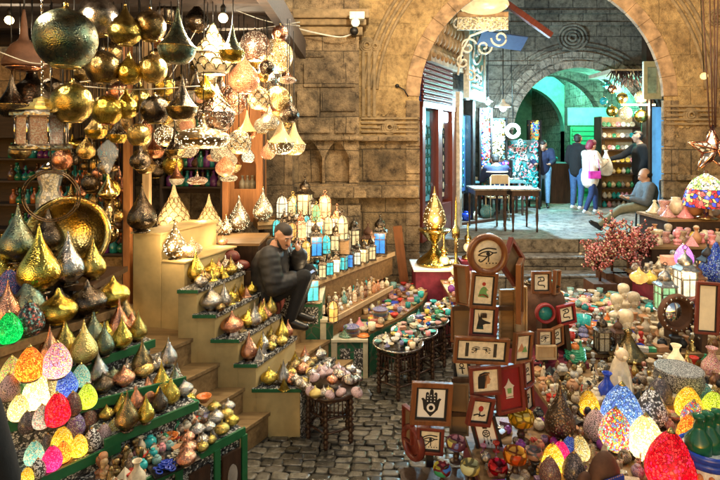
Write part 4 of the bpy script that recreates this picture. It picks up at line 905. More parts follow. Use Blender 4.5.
G_ = lambda a, b='brass': {'globe': a, 'body': a, 'cap': b, 'rim': b, 'finial': b, 'bowl': a}
for a in [
 ('ball_lamp', 66, 39, 59, 2.8, G_('verdigris'), 'largest hanging metal globe, dull greenish bronze, at the top left'),
 ('ball_lamp', 98, 17, 39, 3.3, G_('silver', 'brass'), 'silvery metal globe just right of the largest greenish globe'),
 ('drop_lamp', 125, 30, 32, 3.2, G_('old_gold'), 'gold pear-shaped hanging lamp between two globes in the top row'),
 ('ball_lamp', 150, 26, 31, 3.3, G_('bronze'), 'bronze globe left of the tall cone lamp in the top row'),
 ('cone_lamp', 177, 48, 38, 3.3, {'bowl': 'verdigris', 'cone': 'verdigris'}, 'tall green-bronze lamp with a pointed cone top'),
 ('ball_lamp', 103, 68, 34, 3.4, G_('bronze', 'silver'), 'greyish bronze globe under the silvery globe'),
 ('drop_lamp', 129, 72, 25, 3.45, G_('gold'), 'small gold pear lamp in the second hanging row'),
 ('ball_lamp', 153, 69, 28, 3.5, G_('brass'), 'coppery gold globe in the second row beside the cone lamp'),
 ('ball_lamp', 72, 103, 40, 3.0, G_('old_gold'), 'polished gold globe beside the ornate drum lantern'),
 ('ball_lamp', 107, 110, 30, 3.4, G_('gold', 'copper'), 'amber gold globe right of the polished gold globe'),
 ('drop_lamp', 126, 107, 24, 3.5, G_('gold'), 'bright gold pear lamp in the third hanging row'),
 ('ball_lamp', 155, 110, 28, 3.6, G_('dark_bronze'), 'dark bronze globe in the third row above the posts'),
 ('cone_lamp', 182, 108, 31, 3.5, {'bowl': 'bronze', 'cone': 'dark_bronze'}, 'dark cone-topped lamp with a shiny bowl in the third row'),
 ('ball_lamp', 139, 135, 23, 3.8, G_('brass', 'dark_bronze'), 'small brass globe beneath the dark bronze globe'),
 ('cone_lamp', 232, 52, 26, 3.7, {'bowl': 'gold', 'cone': 'verdigris'}, 'small lamp with green cone top and golden bowl'),
 ('cone_lamp', 96, 130, 22, 3.8, {'bowl': 'gold', 'cone': 'brass'}, 'small gold cone lamp left of the brass globe'),
 ('drop_lamp', 86, 150, 18, 4.2, G_('brass'), 'little brass drop lamp hanging below the gold globes'),
 ('drop_lamp', 140, 98, 22, 4.0, G_('old_gold'), 'pale gold drop lamp half hidden behind the third row'),
 ('ball_lamp', 118, 92, 20, 4.3, G_('copper'), 'small copper globe tucked behind the gold pear lamps'),
 ('ball_lamp', 165, 86, 20, 4.3, G_('gold'), 'small yellow-gold globe behind the tall cone lamp'),
 ('drop_lamp', 84, 72, 22, 4.2, G_('bronze'), 'bronze drop lamp in shade behind the greyish globe'),
 ('ball_lamp', 168, 12, 22, 4.4, G_('dark_bronze'), 'small dark globe high behind the cone lamp'),
 ('drop_lamp', 197, 20, 24, 4.4, G_('dark_bronze'), 'dark drop lamp high in shade left of the scale lamp'),
 ('cone_lamp', 12, 105, 30, 3.6, {'bowl': 'dark_bronze', 'cone': 'dark_bronze'}, 'dark cone lamp at the left edge behind the drum lantern'),
]: hang(*a)
lit = 'lit lamps hanging in front of the stone pilaster'
WARM = (1, .72, .4)
for a, li in [
 (('ball_lamp', 255, 46, 30, 4.6, {'globe': 'pierced_pink', 'cap': 'silver', 'rim': 'silver'}, 'pinkish pierced metal globe lit inside at the top'), (14, WARM)),
 (('ball_lamp', 276, 56, 34, 4.8, {'globe': 'crackle_cream'}, 'glowing cream crackle glass globe, topmost right of the lit lamps'), (28, WARM)),
 (('scale_lamp', 213, 55, 40, 4.1, {}, 'large lit lamp with fish-scale wirework bowl and pointed hood'), (22, WARM)),
 (('drop_lamp', 244, 78, 31, 4.5, {'body': 'crackle_peach', 'rim': 'copper'}, 'peach crackle glass pear lamp between the globes'), (5, WARM)),
 (('wire_ball_lamp', 258, 98, 23, 4.7, {}, 'round lit lamp with dark flower-shaped wirework'), (10, WARM)),
 (('ball_lamp', 278, 98, 24, 4.9, {'globe': 'crackle_cream'}, 'smaller glowing cream globe below the large cream globe'), (18, WARM)),
 (('scale_lamp', 216, 113, 36, 4.2, {'wirework': 'silver', 'hood': 'bronze', 'glass': 'pierced_pink'}, 'pierced and wired lamp glowing just above the wide disc lamp'), (10, WARM)),
 (('disc_lamp', 203, 138, 53, 4.0, {}, 'wide flat pierced silver lamp with bright light inside'), (16, WARM)),
 (('wire_ball_lamp', 239, 142, 24, 4.5, {'wirework': 'silver'}, 'woven silver globe lamp beside the wide disc lamp'), (4, WARM)),
 (('ball_lamp', 262, 126, 16, 5.0, {'globe': 'pierced_silver'}, 'tiny pierced globe above the flattened cream lamps'), None),
 (('cone_lamp', 281, 143, 27, 4.9, {'bowl': 'pierced_big', 'cone': 'shade_cream'}, 'cream cone lamp with pierced bowl, left of the flattened pair'), (9, WARM)),
 (('cone_lamp', 294, 145, 24, 5.2, {'bowl': 'crackle_cream', 'cone': 'shade_cream'}, 'cream cone lamp with smooth bowl, right of the flattened pair'), (7, WARM)),
 (('drop_lamp', 225, 167, 19, 4.6, {'body': 'crackle_peach'}, 'salmon teardrop lamp glowing before the bottle shelves'), (2.5, WARM)),
 (('cone_lamp', 247, 132, 20, 4.9, {'bowl': 'copper', 'cone': 'shade_cream'}, 'small white cone lamp above the copper bowl near the cabinet'), None),
 (('wire_ball_lamp', 232, 100, 30, 5.0, {'wirework': 'copper', 'glass': 'pierced_pink'}, 'pink patterned lamp behind the wirework globe'), (4, WARM)),
 (('ball_lamp', 165, 136, 21, 4.2, {'globe': 'pierced_big'}, 'pierced silver globe shining beneath the dark bronze globe'), (4, WARM)),
 (('cone_lamp', 196, 92, 20, 4.5, {'bowl': 'glass', 'cone': 'silver'}, 'clear glass lamp with silver cone between two larger lamps'), None),
 (('ball_lamp', 187, 148, 20, 4.7, {'globe': 'pierced_silver'}, 'silver pierced globe partly behind the wide disc lamp'), None),
 (('drop_lamp', 268, 152, 15, 5.2, {'body': 'crackle_peach'}, 'tiny amber drop lamp before the wooden cabinet'), None),
]:
    a = list(a); hang(*a[:7], group=lit, li=li)
for a_ in STL: r_ = hang('ball_lamp', a_[0], a_[1], a_[2], 11.6, {'globe': ['copper', 'brass', 'gold', 'crackle_cream', 'crackle_cream', 'old_gold', 'glazed_teal'][STL.index(a_)]}, a_[3], top=P(0, 77, 11.6).z, group=sgp)
mosaic('drum_metal', [(.45, .2, .12), (.5, .24, .15), (.6, .55, .45), (.3, .12, .08)], (.6, .55, .45), 0, 150, .35, .05)
# ornate drum lantern and dark shades behind it
def drum_prof(): return MB().lathe([(.42, -.22), (.42, .2)], 8, smooth=False)
r = empty('drum_lantern', P(42, 130, 3.0), label='ornate octagonal silver and copper drum lantern on a chain', cat='hanging lamp')
k = 56*3.0/F
MB().lathe([(.4*k, -.26*k), (.4*k, .24*k)], 8, smooth=False).obj('drum', 'drum_metal', r); 
for z in (-.33, .25):
    MB().lathe([(.44*k, z*k-.01), (.5*k, z*k), (.5*k, z*k+.05*k), (.44*k, (z+.09)*k)], 8, smooth=False).obj('rim', 'silver', r)
MB().lathe([(.42*k, .35*k), (.3*k, .38*k), (.2*k, .42*k), (.19*k, .48*k), (.14*k, .5*k), (.13*k, .55*k), (.02*k, .6*k)], 8, smooth=False).obj('crown', 'gold_net', r)
mb = MB()
for i in range(8):
    a = PI/4*i; mb.tube([(.41*k*math.cos(a), .41*k*math.sin(a), -.26*k), (.41*k*math.cos(a), .41*k*math.sin(a), .26*k)], .008, 5)
mb.obj('ribs', 'silver', r)
mb = MB(); z = .6*k; i = 0
while z < 3.5-r.location.z:
    mb.tube([(.006*math.cos(2*PI*q/8) if i % 2 else 0, 0 if i % 2 else .006*math.cos(2*PI*q/8), z+.011*math.sin(2*PI*q/8)) for q in range(8)], .003, 4, closed=True); z += .016; i += 1
mb.obj('chain', 'silver', r)
for (px, py, Y, wd, lb) in ((24, 55, 3.6, 38, 'brown bell-shaped shade hanging in the dark top left corner'), (32, 98, 3.8, 48, 'dark domed metal shade behind the drum lantern')):
    r = empty('bell_shade', P(px, py, Y), label=lb, cat='hanging lamp'); k = wd*Y/F
    MB().lathe([(.5*k, -.3*k), (.5*k, -.2*k), (.42*k, 0), (.3*k, .25*k), (.12*k, .42*k), (.08*k, .8*k), (.03*k, 1.2*k)], 20, k=3).obj('shade', 'rust' if py < 60 else 'dark_bronze', r)
    MB().tube([(0, 0, 1.1*k), (0, 0, 3.5-r.location.z)], .006, 5).obj('cord', 'iron', r)
    MB().lathe([(.3*k, -.42*k), (.42*k, -.36*k), (.42*k, -.3*k)], 20).obj('lower_band', 'copper', r)
# bare bulbs strung under the canopy and across the alley, added to brighten the stalls and walls
def bulb(loc, e_, label, top=None):
    r = empty('light_bulb', loc, label=label, cat='bulb', group='added fill bulbs strung over the market')
    MB().ball((0, 0, 0), .035, 12).obj('bulb', 'bulb_warm', r); MB().lathe([(.018, .03), (.02, .08), (.008, .1)], 10).obj('socket', 'iron', r)
    MB().tube([(0, 0, .1), (0, 0, (top or 3.5)-loc[2])], .004, 5).obj('cord', 'iron', r); lamp(r, (0, 0, -.06), e_, (1, .82, .57), .06); return r
for loc, e_ in (((-1.9, 2.7, 3.35), 26), ((-1.0, 3.8, 3.3), 50), ((-2.9, 4.3, 3.4), 9), ((-1.2, 5.3, 3.38), 20)):
    bulb(loc, e_, 'added warm fill bulb hanging from the dark canopy beams')
# added cable of fill bulbs across the alley, unseen above the frame
fc = empty('fill_bulb_cable', (0, 4.4, 4.45), label='overhead cable strung across the alley carrying bulbs', cat='cable')
MB().tube(catm([(-.75, .3, -.8), (0, .2, -.2), (1.5, 0, .0), (3.2, -.2, .2), (5.2, -.3, .6)], 8), .006, 5).obj('cable', 'iron', fc)
for loc, e_ in (((.2, 5.2, 4.3), 115), ((1.6, 4.6, 4.4), 110), ((3.2, 4.9, 4.5), 125), ((2.2, 2.6, 4.0), 60)): bulb(loc, e_, 'added warm fill bulb on the cable across the alley', 4.5)
# grid of wires for the lamps (visible strings)
random.seed(19)
for i in range(85):            # the crowd of smaller lamps further back
    px, py, Y = random.uniform(62, 292), random.uniform(52, 186), random.uniform(4.5, 5.8)
    if px < 130: py = random.uniform(96, 190)
    if px > 235: py = random.uniform(30, 130)
    k = random.choice(['ball_lamp', 'drop_lamp', 'cone_lamp', 'ball_lamp', 'disc_lamp']); wm = px > 160 and random.random() < .6
    c = random.choice([('pierced_pink', 'pinkish pierced'), ('pierced_brass', 'pierced brass'), ('crackle_peach', 'peach crackle'), ('pierced_silver', 'pierced silver')]) if wm else random.choice([('bronze', 'bronze'), ('gold', 'gold'), ('copper', 'copper'), ('brass', 'brass'), ('silver', 'silver'), ('dark_bronze', 'dark bronze')])
    m_ = {'globe': c[0], 'body': c[0], 'bowl': c[0], 'shell': c[0], 'cone': 'copper' if wm else c[0]}
    hang(k, px, py, random.uniform(13, 22), Y, m_, 'small %s %s lamp in the rear rows' % (c[1], {'ball_lamp': 'globe', 'drop_lamp': 'drop', 'cone_lamp': 'cone', 'disc_lamp': 'disc'}[k]), group='small lamps in the rear hanging rows')
for i in range(9):            # a few more bronze and gold ones near the front
    px, py = ((20, 150), (62, 160), (118, 135), (140, 160), (112, 52), (160, 40), (205, 90), (52, 88), (175, 150))[i]
    k = ['drop_lamp', 'ball_lamp', 'cone_lamp'][i % 3]; c = ['bronze', 'copper', 'gold', 'dark_bronze'][i % 4]
    hang(k, px, py, 20, 4.1, {'globe': c, 'body': c, 'bowl': c, 'cone': 'dark_bronze'}, 'mid-sized %s %s lamp in the middle rows' % (c.replace('_', ' '), {'ball_lamp': 'globe', 'drop_lamp': 'drop', 'cone_lamp': 'cone'}[k]), group='lamps of the middle rows')
o = empty('wire_grid', (0, 0, 0), label='sagging wires and rails between the hanging lamps', cat='wires')
mb = MB()
for (x0, y0, x1, y1, Y) in ((60, 84, 200, 86, 3.5), (80, 82, 180, 60, 3.6), (130, 140, 196, 30, 4.3), (200, 30, 300, 22, 4.9), (236, 10, 300, 26, 4.8), (0, 52, 60, 64, 3.4)):
    a, c = P(x0, y0, Y), P(x1, y1, Y); m_ = (a+c)/2-Vector((0, 0, .03)); mb.tube(catm([tuple(a), tuple(m_), tuple(c)], 5), .004, 4)
mb.obj('wires', 'wire_white', o)['kind'] = 'stuff'
# electric cable along the pilaster
mb = MB(); pts = [P(x, y, 7.0) for x, y in ((296, 28), (316, 33), (340, 37), (352, 34))]; mb.tube(catm([tuple(p) for p in pts], 5), .012, 5)
o = mb.obj('wall_cable', 'wire_white'); tag(o, 'pale twisted cable running along the pilaster cornice', 'cable')
fl_ = empty('floodlight', P(357, 16, 6.9), label='small white floodlight fixed above the pilaster cornice', cat='floodlight')
MB().box(-.1, .1, -.06, .06, -.05, .05).obj('housing', 'wire_white', fl_, bev=.01); MB().tube([(0, .05, 0), (0, .32, .05)], .02, 6).obj('bracket', 'iron', fl_)
o = MB().ball((0, 0, 0), .06, 10).obj('lens', 'glow_white', fl_); o.location = (-.02, -.03, -.09)
cm_ = empty('camera_dome', P(354, 31, 6.95), label='round dark wall fitting where the cable ends', cat='fitting')
MB().ball((0, 0, 0), .06, 12).obj('dome', 'iron', cm_); MB().box(-.03, .03, .0, .3, -.03, .03).obj('bracket', 'iron', cm_)
# ================================================================ LEFT DISPLAY
TL = lambda px, py, z, wpx, mat, label, kind='tear_lamp', **k: put(kind, px, py, z, wpx, mats={'body': mat, 'shade': mat, 'glass': mat} if kind != 'scale_tear_lamp' else {}, label=label, cat='lamp', **k)
for px, py, z, wpx, mat, lb, kind in [
 (18, 262, 1.56, 34, 'verdigris', 'tall dark green metal teardrop lamp at the far left', 'tear_lamp'),
 (48, 254, 1.56, 30, 'dark_bronze', 'dark grey teardrop lamp behind the wire hoop', 'tear_lamp'),
 (39, 293, 1.38, 40, 'gold', 'big shiny gold teardrop lamp on the upper left shelf', 'tear_lamp'),
 (68, 285, 1.38, 32, 'silver', 'grey-blue metal teardrop lamp right of the big gold one', 'tear_lamp'),
 (93, 280, 1.38, 25, 'old_gold', 'slimmer gold teardrop lamp at the right end of the upper shelf', 'tear_lamp'),
 (58, 325, 1.22, 37, 'gold', 'squat gold onion lamp on the brown shelf, left end', 'onion_lamp'),
 (87, 316, 1.22, 36, 'dark_bronze', 'squat dark grey onion lamp in the middle of the brown shelf', 'onion_lamp'),
 (113, 307, 1.22, 31, 'gold', 'squat gold onion lamp at the right end of the brown shelf', 'onion_lamp'),
 (142, 232, 1.615, 28, 'dark_bronze', 'tall polished black teardrop lamp on the ochre block', 'tear_lamp'),
 (84, 364, 1.02, 26, 'gold_net', 'gold netted pear lamp with reddish side on the green ledge', 'tear_lamp'),
 (104, 356, 1.02, 20, 'verdigris', 'grey-green pear lamp between gold pears on the green ledge', 'tear_lamp'),
 (122, 349, 1.02, 20, 'gold', 'gold crackled pear lamp on the green ledge', 'tear_lamp'),
 (138, 341, 1.02, 18, 'old_gold', 'yellow-gold pear lamp at the right end of the green ledge', 'tear_lamp'),
 (103, 393, .87, 21, 'dark_bronze', 'dark round lamp at the left of the third ledge', 'onion_lamp'),
 (124, 386, .87, 21, 'copper', 'shiny copper round lamp on the third ledge', 'onion_lamp'),
 (144, 377, .87, 20, 'brass', 'bronze-gold round lamp on the third ledge', 'onion_lamp'),
 (160, 369, .87, 17, 'silver', 'small silver round lamp at the end of the third ledge', 'onion_lamp'),
 (127, 430, .75, 23, 'bronze', 'brown pear lamp at the left of the second ledge', 'tear_lamp'),
 (146, 423, .75, 17, 'gold', 'bright gold pear lamp on the second ledge', 'tear_lamp'),
 (160, 412, .75, 16, 'dark_bronze', 'grey pear lamp on the second ledge', 'tear_lamp'),
 (171, 404, .75, 18, 'gold', 'yellow gold round-bodied lamp on the second ledge', 'pear_lamp'),
 (184, 396, .75, 18, 'silver', 'dull silver onion lamp at the end of the second ledge', 'onion_lamp'),
]: TL(px, py, z, wpx, mat, lb, kind, group='metal table lamps of the left display')
# big tipped basin, hoop, hanging glass jar behind
r = empty('brass_basin', P(70, 236, 3.9), label='large tipped brass basin behind the teardrop lamps', cat='basin'); 
o = MB().lathe([(0, -.1), (.15, -.09), (.24, -.02), (.27, .08), (.29, .09), (.27, .1), (.23, 0), (.1, -.07), (0, -.08)], 28).obj('bowl', 'brass', r); o.rotation_euler = (R(75), 0, R(20))
MB().box(-.3, .3, -.25, .3, -.34, -.3).obj('rest', 'dark_wood', r)
r = empty('wire_hoop', P(51, 196, 3.5), label='thin double metal hoop hanging before the wall shelves', cat='hoop')
for rr in (.196, .18): MB().tube([(rr*math.cos(2*PI*i/40), 0, rr*.88*math.sin(2*PI*i/40)) for i in range(40)], .006, 6, closed=True).obj('ring', 'dark_bronze', r)
MB().tube([(0, 0, .172), (0, 0, 3.5-r.location.z)], .003, 4).obj('cord', 'iron', r)
r = empty('glass_lantern', P(50, 193, 4.2), label='engraved glass jar lantern hanging behind the hoop', cat='hanging lamp')
MB().lathe([(.03, -.2), (.09, -.17), (.1, -.05), (.07, .02), (.08, .08), (.1, .17), (.08, .19)], 18, k=3).obj('glass', 'glass', r)
MB().lathe([(.02, -.18), (.07, -.15), (.075, -.05), (.05, .02), (.06, .08), (.07, .16)], 14, k=2).obj('liner', 'painted_cream', r)
MB().lathe([(.085, .19), (.05, .23), (.01, .26)], 14).obj('cap', 'silver', r); MB().tube([(0, 0, .26), (0, 0, 3.5-r.location.z)], .004, 4).obj('cord', 'silver', r)
# hanging column of brass censers
for (px, y0, lb) in ((108, 140, 'chain of slim brass censers hanging left of the wooden posts'),):
    r = empty('censer_chain', P(px, y0, 4.4), label=lb, cat='hanging lamp'); k = 4.4/F
    MB().lathe([(.01, 0), (10*k, -10*k), (6*k, -22*k), (1.2*k, -34*k)], 16, k=2).obj('glass_cup', 'glass', r)
    MB().lathe([(1.5*k, -34*k), (2*k, -40*k), (9*k, -52*k), (9*k, -56*k), (2*k, -60*k)], 16, k=2).obj('bulb_body', 'brass', r)
    MB().lathe([(6*k, -60*k), (6*k, -80*k), (7*k, -84*k)], 16).obj('tube', 'bronze', r)
    MB().ball((0, 0, -94*k), 10*k, 18).obj('ball', 'bronze', r); MB().tube([(0, 0, 0), (0, 0, 3.5-r.location.z)], .004, 4).obj('cord', 'iron', r)
hang('drop_lamp', 99, 226, 14, 4.9, G_('silver'), 'tiny silver drop lamp hanging before the wall shelves')
# mosaic egg lamps of the left display
WE = {}
def eggs(rows, group, kind='egg_lamp'):
    for px, py, z, wpx, mat, lit_, lb in rows:
        r = put(kind, px, py, z, wpx, mats={'shade': mat}, label=lb, cat='lamp', group=group, rz=random.uniform(0, 6))
        if M2[mat][1] or lit_:
            lamp(r, (0, 0, .3), (lit_ or 1)*.1*(r.scale.x/.13)**2, (1, .86, .66), .015)
eggs([
 (9, 304, 1.3, 27, 'egg_pinkblue', 4, 'glowing pink and blue mosaic egg lamp at the left edge'),
 (9, 343, 1.22, 24, 'egg_green', 3, 'glowing green mosaic lamp at the left edge'),
 (30, 335, 1.22, 26, 'egg_floral_black', 0, 'black egg lamp painted with flowers and a white rim'),
 (12, 385, 1.05, 22, 'egg_greenyellow', 2, 'green and yellow mosaic egg behind the pink butterfly egg'),
 (30, 380, 1.09, 26, 'egg_orange', 3, 'orange glowing mosaic egg behind the pale aqua egg'),
 (34, 388, 1.02, 20, 'egg_aqua', 2.5, 'pale aqua to cream mosaic egg lamp in the upper cluster'),
 (9, 400, 1.0, 20, 'egg_pinkpale', 2, 'pink egg lamp with butterfly at the left edge'),
 (57, 377, 1.08, 27, 'egg_pinkfloral', 3, 'large pink and gold mosaic teardrop egg lamp'),
 (56, 380, 1.02, 19, 'egg_floral_black', 0, 'small black flowered egg in front of the pink mosaic one'),
 (19, 420, .9, 20, 'egg_cream', 4, 'pale yellow egg lamp with blue butterfly'),
 (37, 408, .92, 27, 'egg_cream', 9, 'brightest white-glowing egg lamp of the left cluster'),
 (52, 398, .95, 20, 'egg_cream', 4, 'cream egg lamp with purple butterfly above the red lamp'),
 (57, 425, .87, 25, 'egg_red', 4, 'large glowing red egg lamp in the left cluster'),
 (42, 428, .87, 18, 'egg_white', 2, 'white floral egg lamp left of the large red one'),
 (27, 432, .86, 16, 'egg_dark', 0, 'dark floral egg lamp below the yellow butterfly egg'),
 (67, 396, .96, 20, 'egg_blue', 2, 'deep blue mosaic egg lamp at the right of the cluster'),
 (81, 386, .97, 17, 'egg_aqua', 1, 'pale blue egg lamp behind the lime one'),
 (87, 408, .9, 19, 'egg_lime', 2.5, 'lime green mosaic egg lamp'),
 (73, 415, .89, 18, 'egg_brown', 0, 'dark red-brown mosaic egg between the red and lime lamps'),
 (62, 452, .70, 20, 'egg_yellow', 3, 'yellow egg lamp in the lower left row'),
 (79, 456, .70, 17, 'egg_yellow', 3.5, 'yellow glowing egg lamp right of the orange-yellow one'),
 (63, 462, .70, 16, 'egg_orange', 5, 'bright orange-yellow round egg lamp in the lower row'),
 (76, 436, .70, 18, 'egg_purple', 0, 'purple and white mosaic egg in the lower row'),
 (92, 450, .70, 17, 'egg_dots', 0, 'white egg lamp with dark dots'),
 (104, 443, .70, 15, 'egg_pinkpale', 1, 'plain pale pink egg lamp'),
 (114, 437, .70, 14, 'egg_cream', 3, 'cream glowing egg lamp at the right end of the lower row'),
 (89, 430, .70, 18, 'egg_brown', 0, 'brown mosaic egg behind the dotted white egg'),
 (100, 424, .70, 15, 'egg_brown', 0, 'small brown mosaic egg above the pale pink egg'),
 (48, 452, .70, 14, 'egg_dark', 0, 'small dark purple egg left of the yellow egg'),
 (34, 464, .70, 18, 'egg_aqua', 2, 'turquoise and white egg lamp near the dark sleeve'),
 (52, 470, .70, 19, 'egg_magenta', 4, 'glowing magenta red egg lamp in the bottom row'),
 (38, 478, .70, 15, 'egg_dots', 0, 'black and white dotted egg in the bottom row'),
 (27, 484, .70, 13, 'egg_yellow', 3, 'yellow lamp at the bottom beside the dark sleeve'),
], 'mosaic egg lamps of the left display')
# small goods on the lowest left counter
pal = 'turquoise cobalt red orange cream white green yellow brown pink teal sand'.split()
def goods(items, group, z, cat=None):
    for kind, px, py, wpx, mat, lb in items:
        put(kind, px, py, z, wpx, mats={kind: mat}, label=lb, cat=kind.split('_')[-1] if kind not in ('trinket_box',) else 'box', group=group, rz=random.uniform(-.6, .6))
goods([
 ('bowl', 190, 397, 13, 'alabaster', 'pale alabaster bowl at the back of the lowest counter'), ('bowl', 204, 402, 15, 'glazed_orange', 'orange tumbler lying near the wooden stair'),
 ('bowl', 189, 412, 20, 'glazed_green', 'green bowl behind the turquoise bowl'), ('bowl', 181, 417, 16, 'glazed_turquoise', 'turquoise bowl in the middle of the lowest counter'),
 ('bowl', 171, 420, 14, 'glazed_red', 'dark red bowl left of the turquoise bowl'), ('bowl', 170, 442, 16, 'glazed_orange', 'terracotta bowl near the black tray'),
 ('jar', 150, 448, 13, 'glazed_turquoise', 'turquoise jug beside the alabaster vase'), ('jar', 142, 470, 11, 'glazed_turquoise', 'turquoise pot by the white pyramids'),
 ('vase', 141, 452, 10, 'alabaster', 'alabaster vase left of the turquoise jug'), ('vase', 148, 432, 10, 'alabaster', 'tall alabaster figure vase behind the jug'), ('jar', 163, 428, 15, 'alabaster', 'round alabaster disc jar'),
 ('vase', 155, 430, 7, 'alabaster', 'thin alabaster stick vase'), ('jar', 138, 458, 10, 'glazed_pink', 'pink pot left of the vase'), ('jar', 153, 457, 9, 'glazed_turquoise', 'small aqua pot on the counter edge'), ('jar', 162, 452, 9, 'glazed_pink', 'tiny rose pot beside the terracotta bowl'),
 ('vase', 178, 432, 8, 'glazed_green', 'green bottle vase amid the bowls'), ('vase', 192, 424, 8, 'alabaster', 'cream bottle vase near the striped fabric'), ('bowl', 188, 432, 11, 'glazed_orange', 'small orange bowl by the silver balls'), ('jar', 165, 441, 8, 'glazed_green', 'little green jar in the middle'),
 ('pyramid_figure', 125, 478, 14, 'ivory', 'white pyramid at the bottom of the lowest counter'), ('pyramid_figure', 114, 486, 12, 'ivory', 'white pyramid beside the black tray at the bottom'), ('vase', 137, 488, 18, 'alabaster', 'alabaster spout vase at the bottom edge'),
 ('bowl', 182, 426, 9, 'glazed_cobalt', 'cobalt bowl behind the green bottle'), ('plate', 208, 418, 18, 'painted_cobalt', 'striped blue plate beside the silver ornaments'),
], 'small wares on the lowest left counter', .6)
for px, py, wpx, mat, lb in [(216, 424, 17, 'silver', 'top'), (226, 420, 15, 'old_gold', 'back'), (209, 432, 13, 'silver', 'front'), (197, 436, 16, 'silver', 'left'), (222, 435, 15, 'old_gold', 'right front'), (232, 426, 14, 'gold', 'far right'),
                           (188, 455, 17, 'copper', 'x'), (203, 445, 13, 'silver', 'x'), (211, 444, 11, 'old_gold', 'x'), (214, 412, 13, 'old_gold', 'x'), (228, 412, 14, 'silver', 'x'), (186, 466, 20, 'copper', 'x'), (202, 452, 13, 'old_gold', 'x'), (188, 443, 14, 'copper', 'x')]:
    put('onion_lamp', px, py, .6, wpx, mats={'body': mat, 'foot': 'silver'}, label='%s metal ornament ball on the counter corner' % {'silver': 'silver', 'old_gold': 'pale gold', 'gold': 'bright gold', 'copper': 'rosy copper'}[mat], cat='ornament', group='metal ornament balls on the left counter')
random.seed(31)
for i in range(34):
    px = random.uniform(100, 158); py = 500-(px-100)*.75+random.uniform(-26, 0)
    k = random.choice(['camel_figurine', 'bangle_heap', 'bangle_heap', 'carved_bust', 'cat_statuette']); mt = random.choice(['ink_tan', 'glazed_brown', 'bronze', 'painted_brown', 'glazed_sand'])
    put(k, px, py, .6, random.uniform(9, 13), mats={k: mt}, label='%s among the brown trinkets on the lowest counter' % {'camel_figurine': 'little camel figurine', 'bangle_heap': 'heap of brown bangles', 'carved_bust': 'small carved brown bust', 'cat_statuette': 'small cat statuette'}[k], cat={'camel_figurine': 'figurine', 'bangle_heap': 'bangles', 'carved_bust': 'bust', 'cat_statuette': 'statuette'}[k], group='brown trinkets on the lowest left counter', rz=random.uniform(0, 6))
o = MB().box(-.13, .13, -.1, .1, 0, .012).obj('tray', 'glazed_black'); o.location = G(172, 462, .601); o.rotation_euler.z = R(40); tag(o, 'flat black tray with blue beads on the lowest counter', 'tray')
put('bangle_heap', 166, 468, .613, 26, mats={'bangle_heap': 'glazed_cobalt'}, label='cobalt blue beads lying on the black tray', cat='beads'); put('bangle_heap', 178, 456, .613, 22, mats={'bangle_heap': 'painted_cream'}, label='brass and cream rings lying on the black tray', cat='rings')
# ================================================================ PARAPET LAMPS
P1 = 'metal lamps on the stepped parapet'
for px, py, z, wpx, mat, lb, kind in [
 (196, 281, 1.2, 18, 'gold', 'gold teardrop lamp on the top green step', 'tear_lamp'), (212, 277, 1.2, 18, 'gold', 'gold squat lamp right of the gold teardrop on the top green step', 'onion_lamp'), (225, 272, 1.2, 17, 'silver', 'silver squat lamp at the end of the top green step', 'onion_lamp'),
 (211, 310, 1.0, 24, 'silver', 'wide dull silver lamp on the second green step', 'onion_lamp'), (228, 303, 1.0, 13, 'gold', 'slim gold pointed lamp on the second green step', 'pyramid_lamp'), (235, 297, 1.0, 13, 'gold', 'tall gold pyramid lamp, left of the pair', 'pyramid_lamp'), (243, 295, 1.0, 11, 'old_gold', 'tall gold pyramid lamp, right of the pair', 'pyramid_lamp'),
 (232, 334, .8, 23, 'copper', 'copper round lamp on the third green step', 'onion_lamp'), (248, 327, .8, 18, 'gold', 'gold round lamp on the third green step', 'onion_lamp'), (257, 322, .8, 16, 'silver', 'silver onion lamp on the third green step', 'onion_lamp'), (264, 315, .8, 17, 'copper', 'rosy copper onion lamp at the end of the third step', 'onion_lamp'),
 (249, 360, .6, 17, 'copper', 'red copper teardrop lamp on the fourth green step', 'tear_lamp'), (263, 352, .6, 13, 'silver', 'silver onion lamp on the fourth green step', 'tear_lamp'), (273, 346, .6, 14, 'bronze', 'bronze onion lamp on the fourth green step', 'onion_lamp'), (282, 341, .6, 14, 'gold', 'gold teardrop lamp at the end of the fourth step', 'tear_lamp'),
 (269, 384, .4, 17, 'gold', 'yellow gold ball lamp on the lowest green step', 'onion_lamp'), (281, 378, .4, 14, 'gold', 'gold pointed lamp left on the lowest green step', 'pyramid_lamp'), (295, 366, .4, 15, 'gold', 'tall gold pyramid lamp at the back of the lowest step', 'pyramid_lamp'), (291, 384, .4, 13, 'copper', 'copper onion lamp in front on the lowest step', 'onion_lamp'),
 (284, 390, .4, 12, 'gold', 'small gold cone lamp at the front corner', 'pyramid_lamp'), (301, 372, .4, 12, 'old_gold', 'pale gold cone lamp on the lowest step', 'pyramid_lamp'),
]: TL(px, py, z, wpx, mat, lb, kind, group=P1)
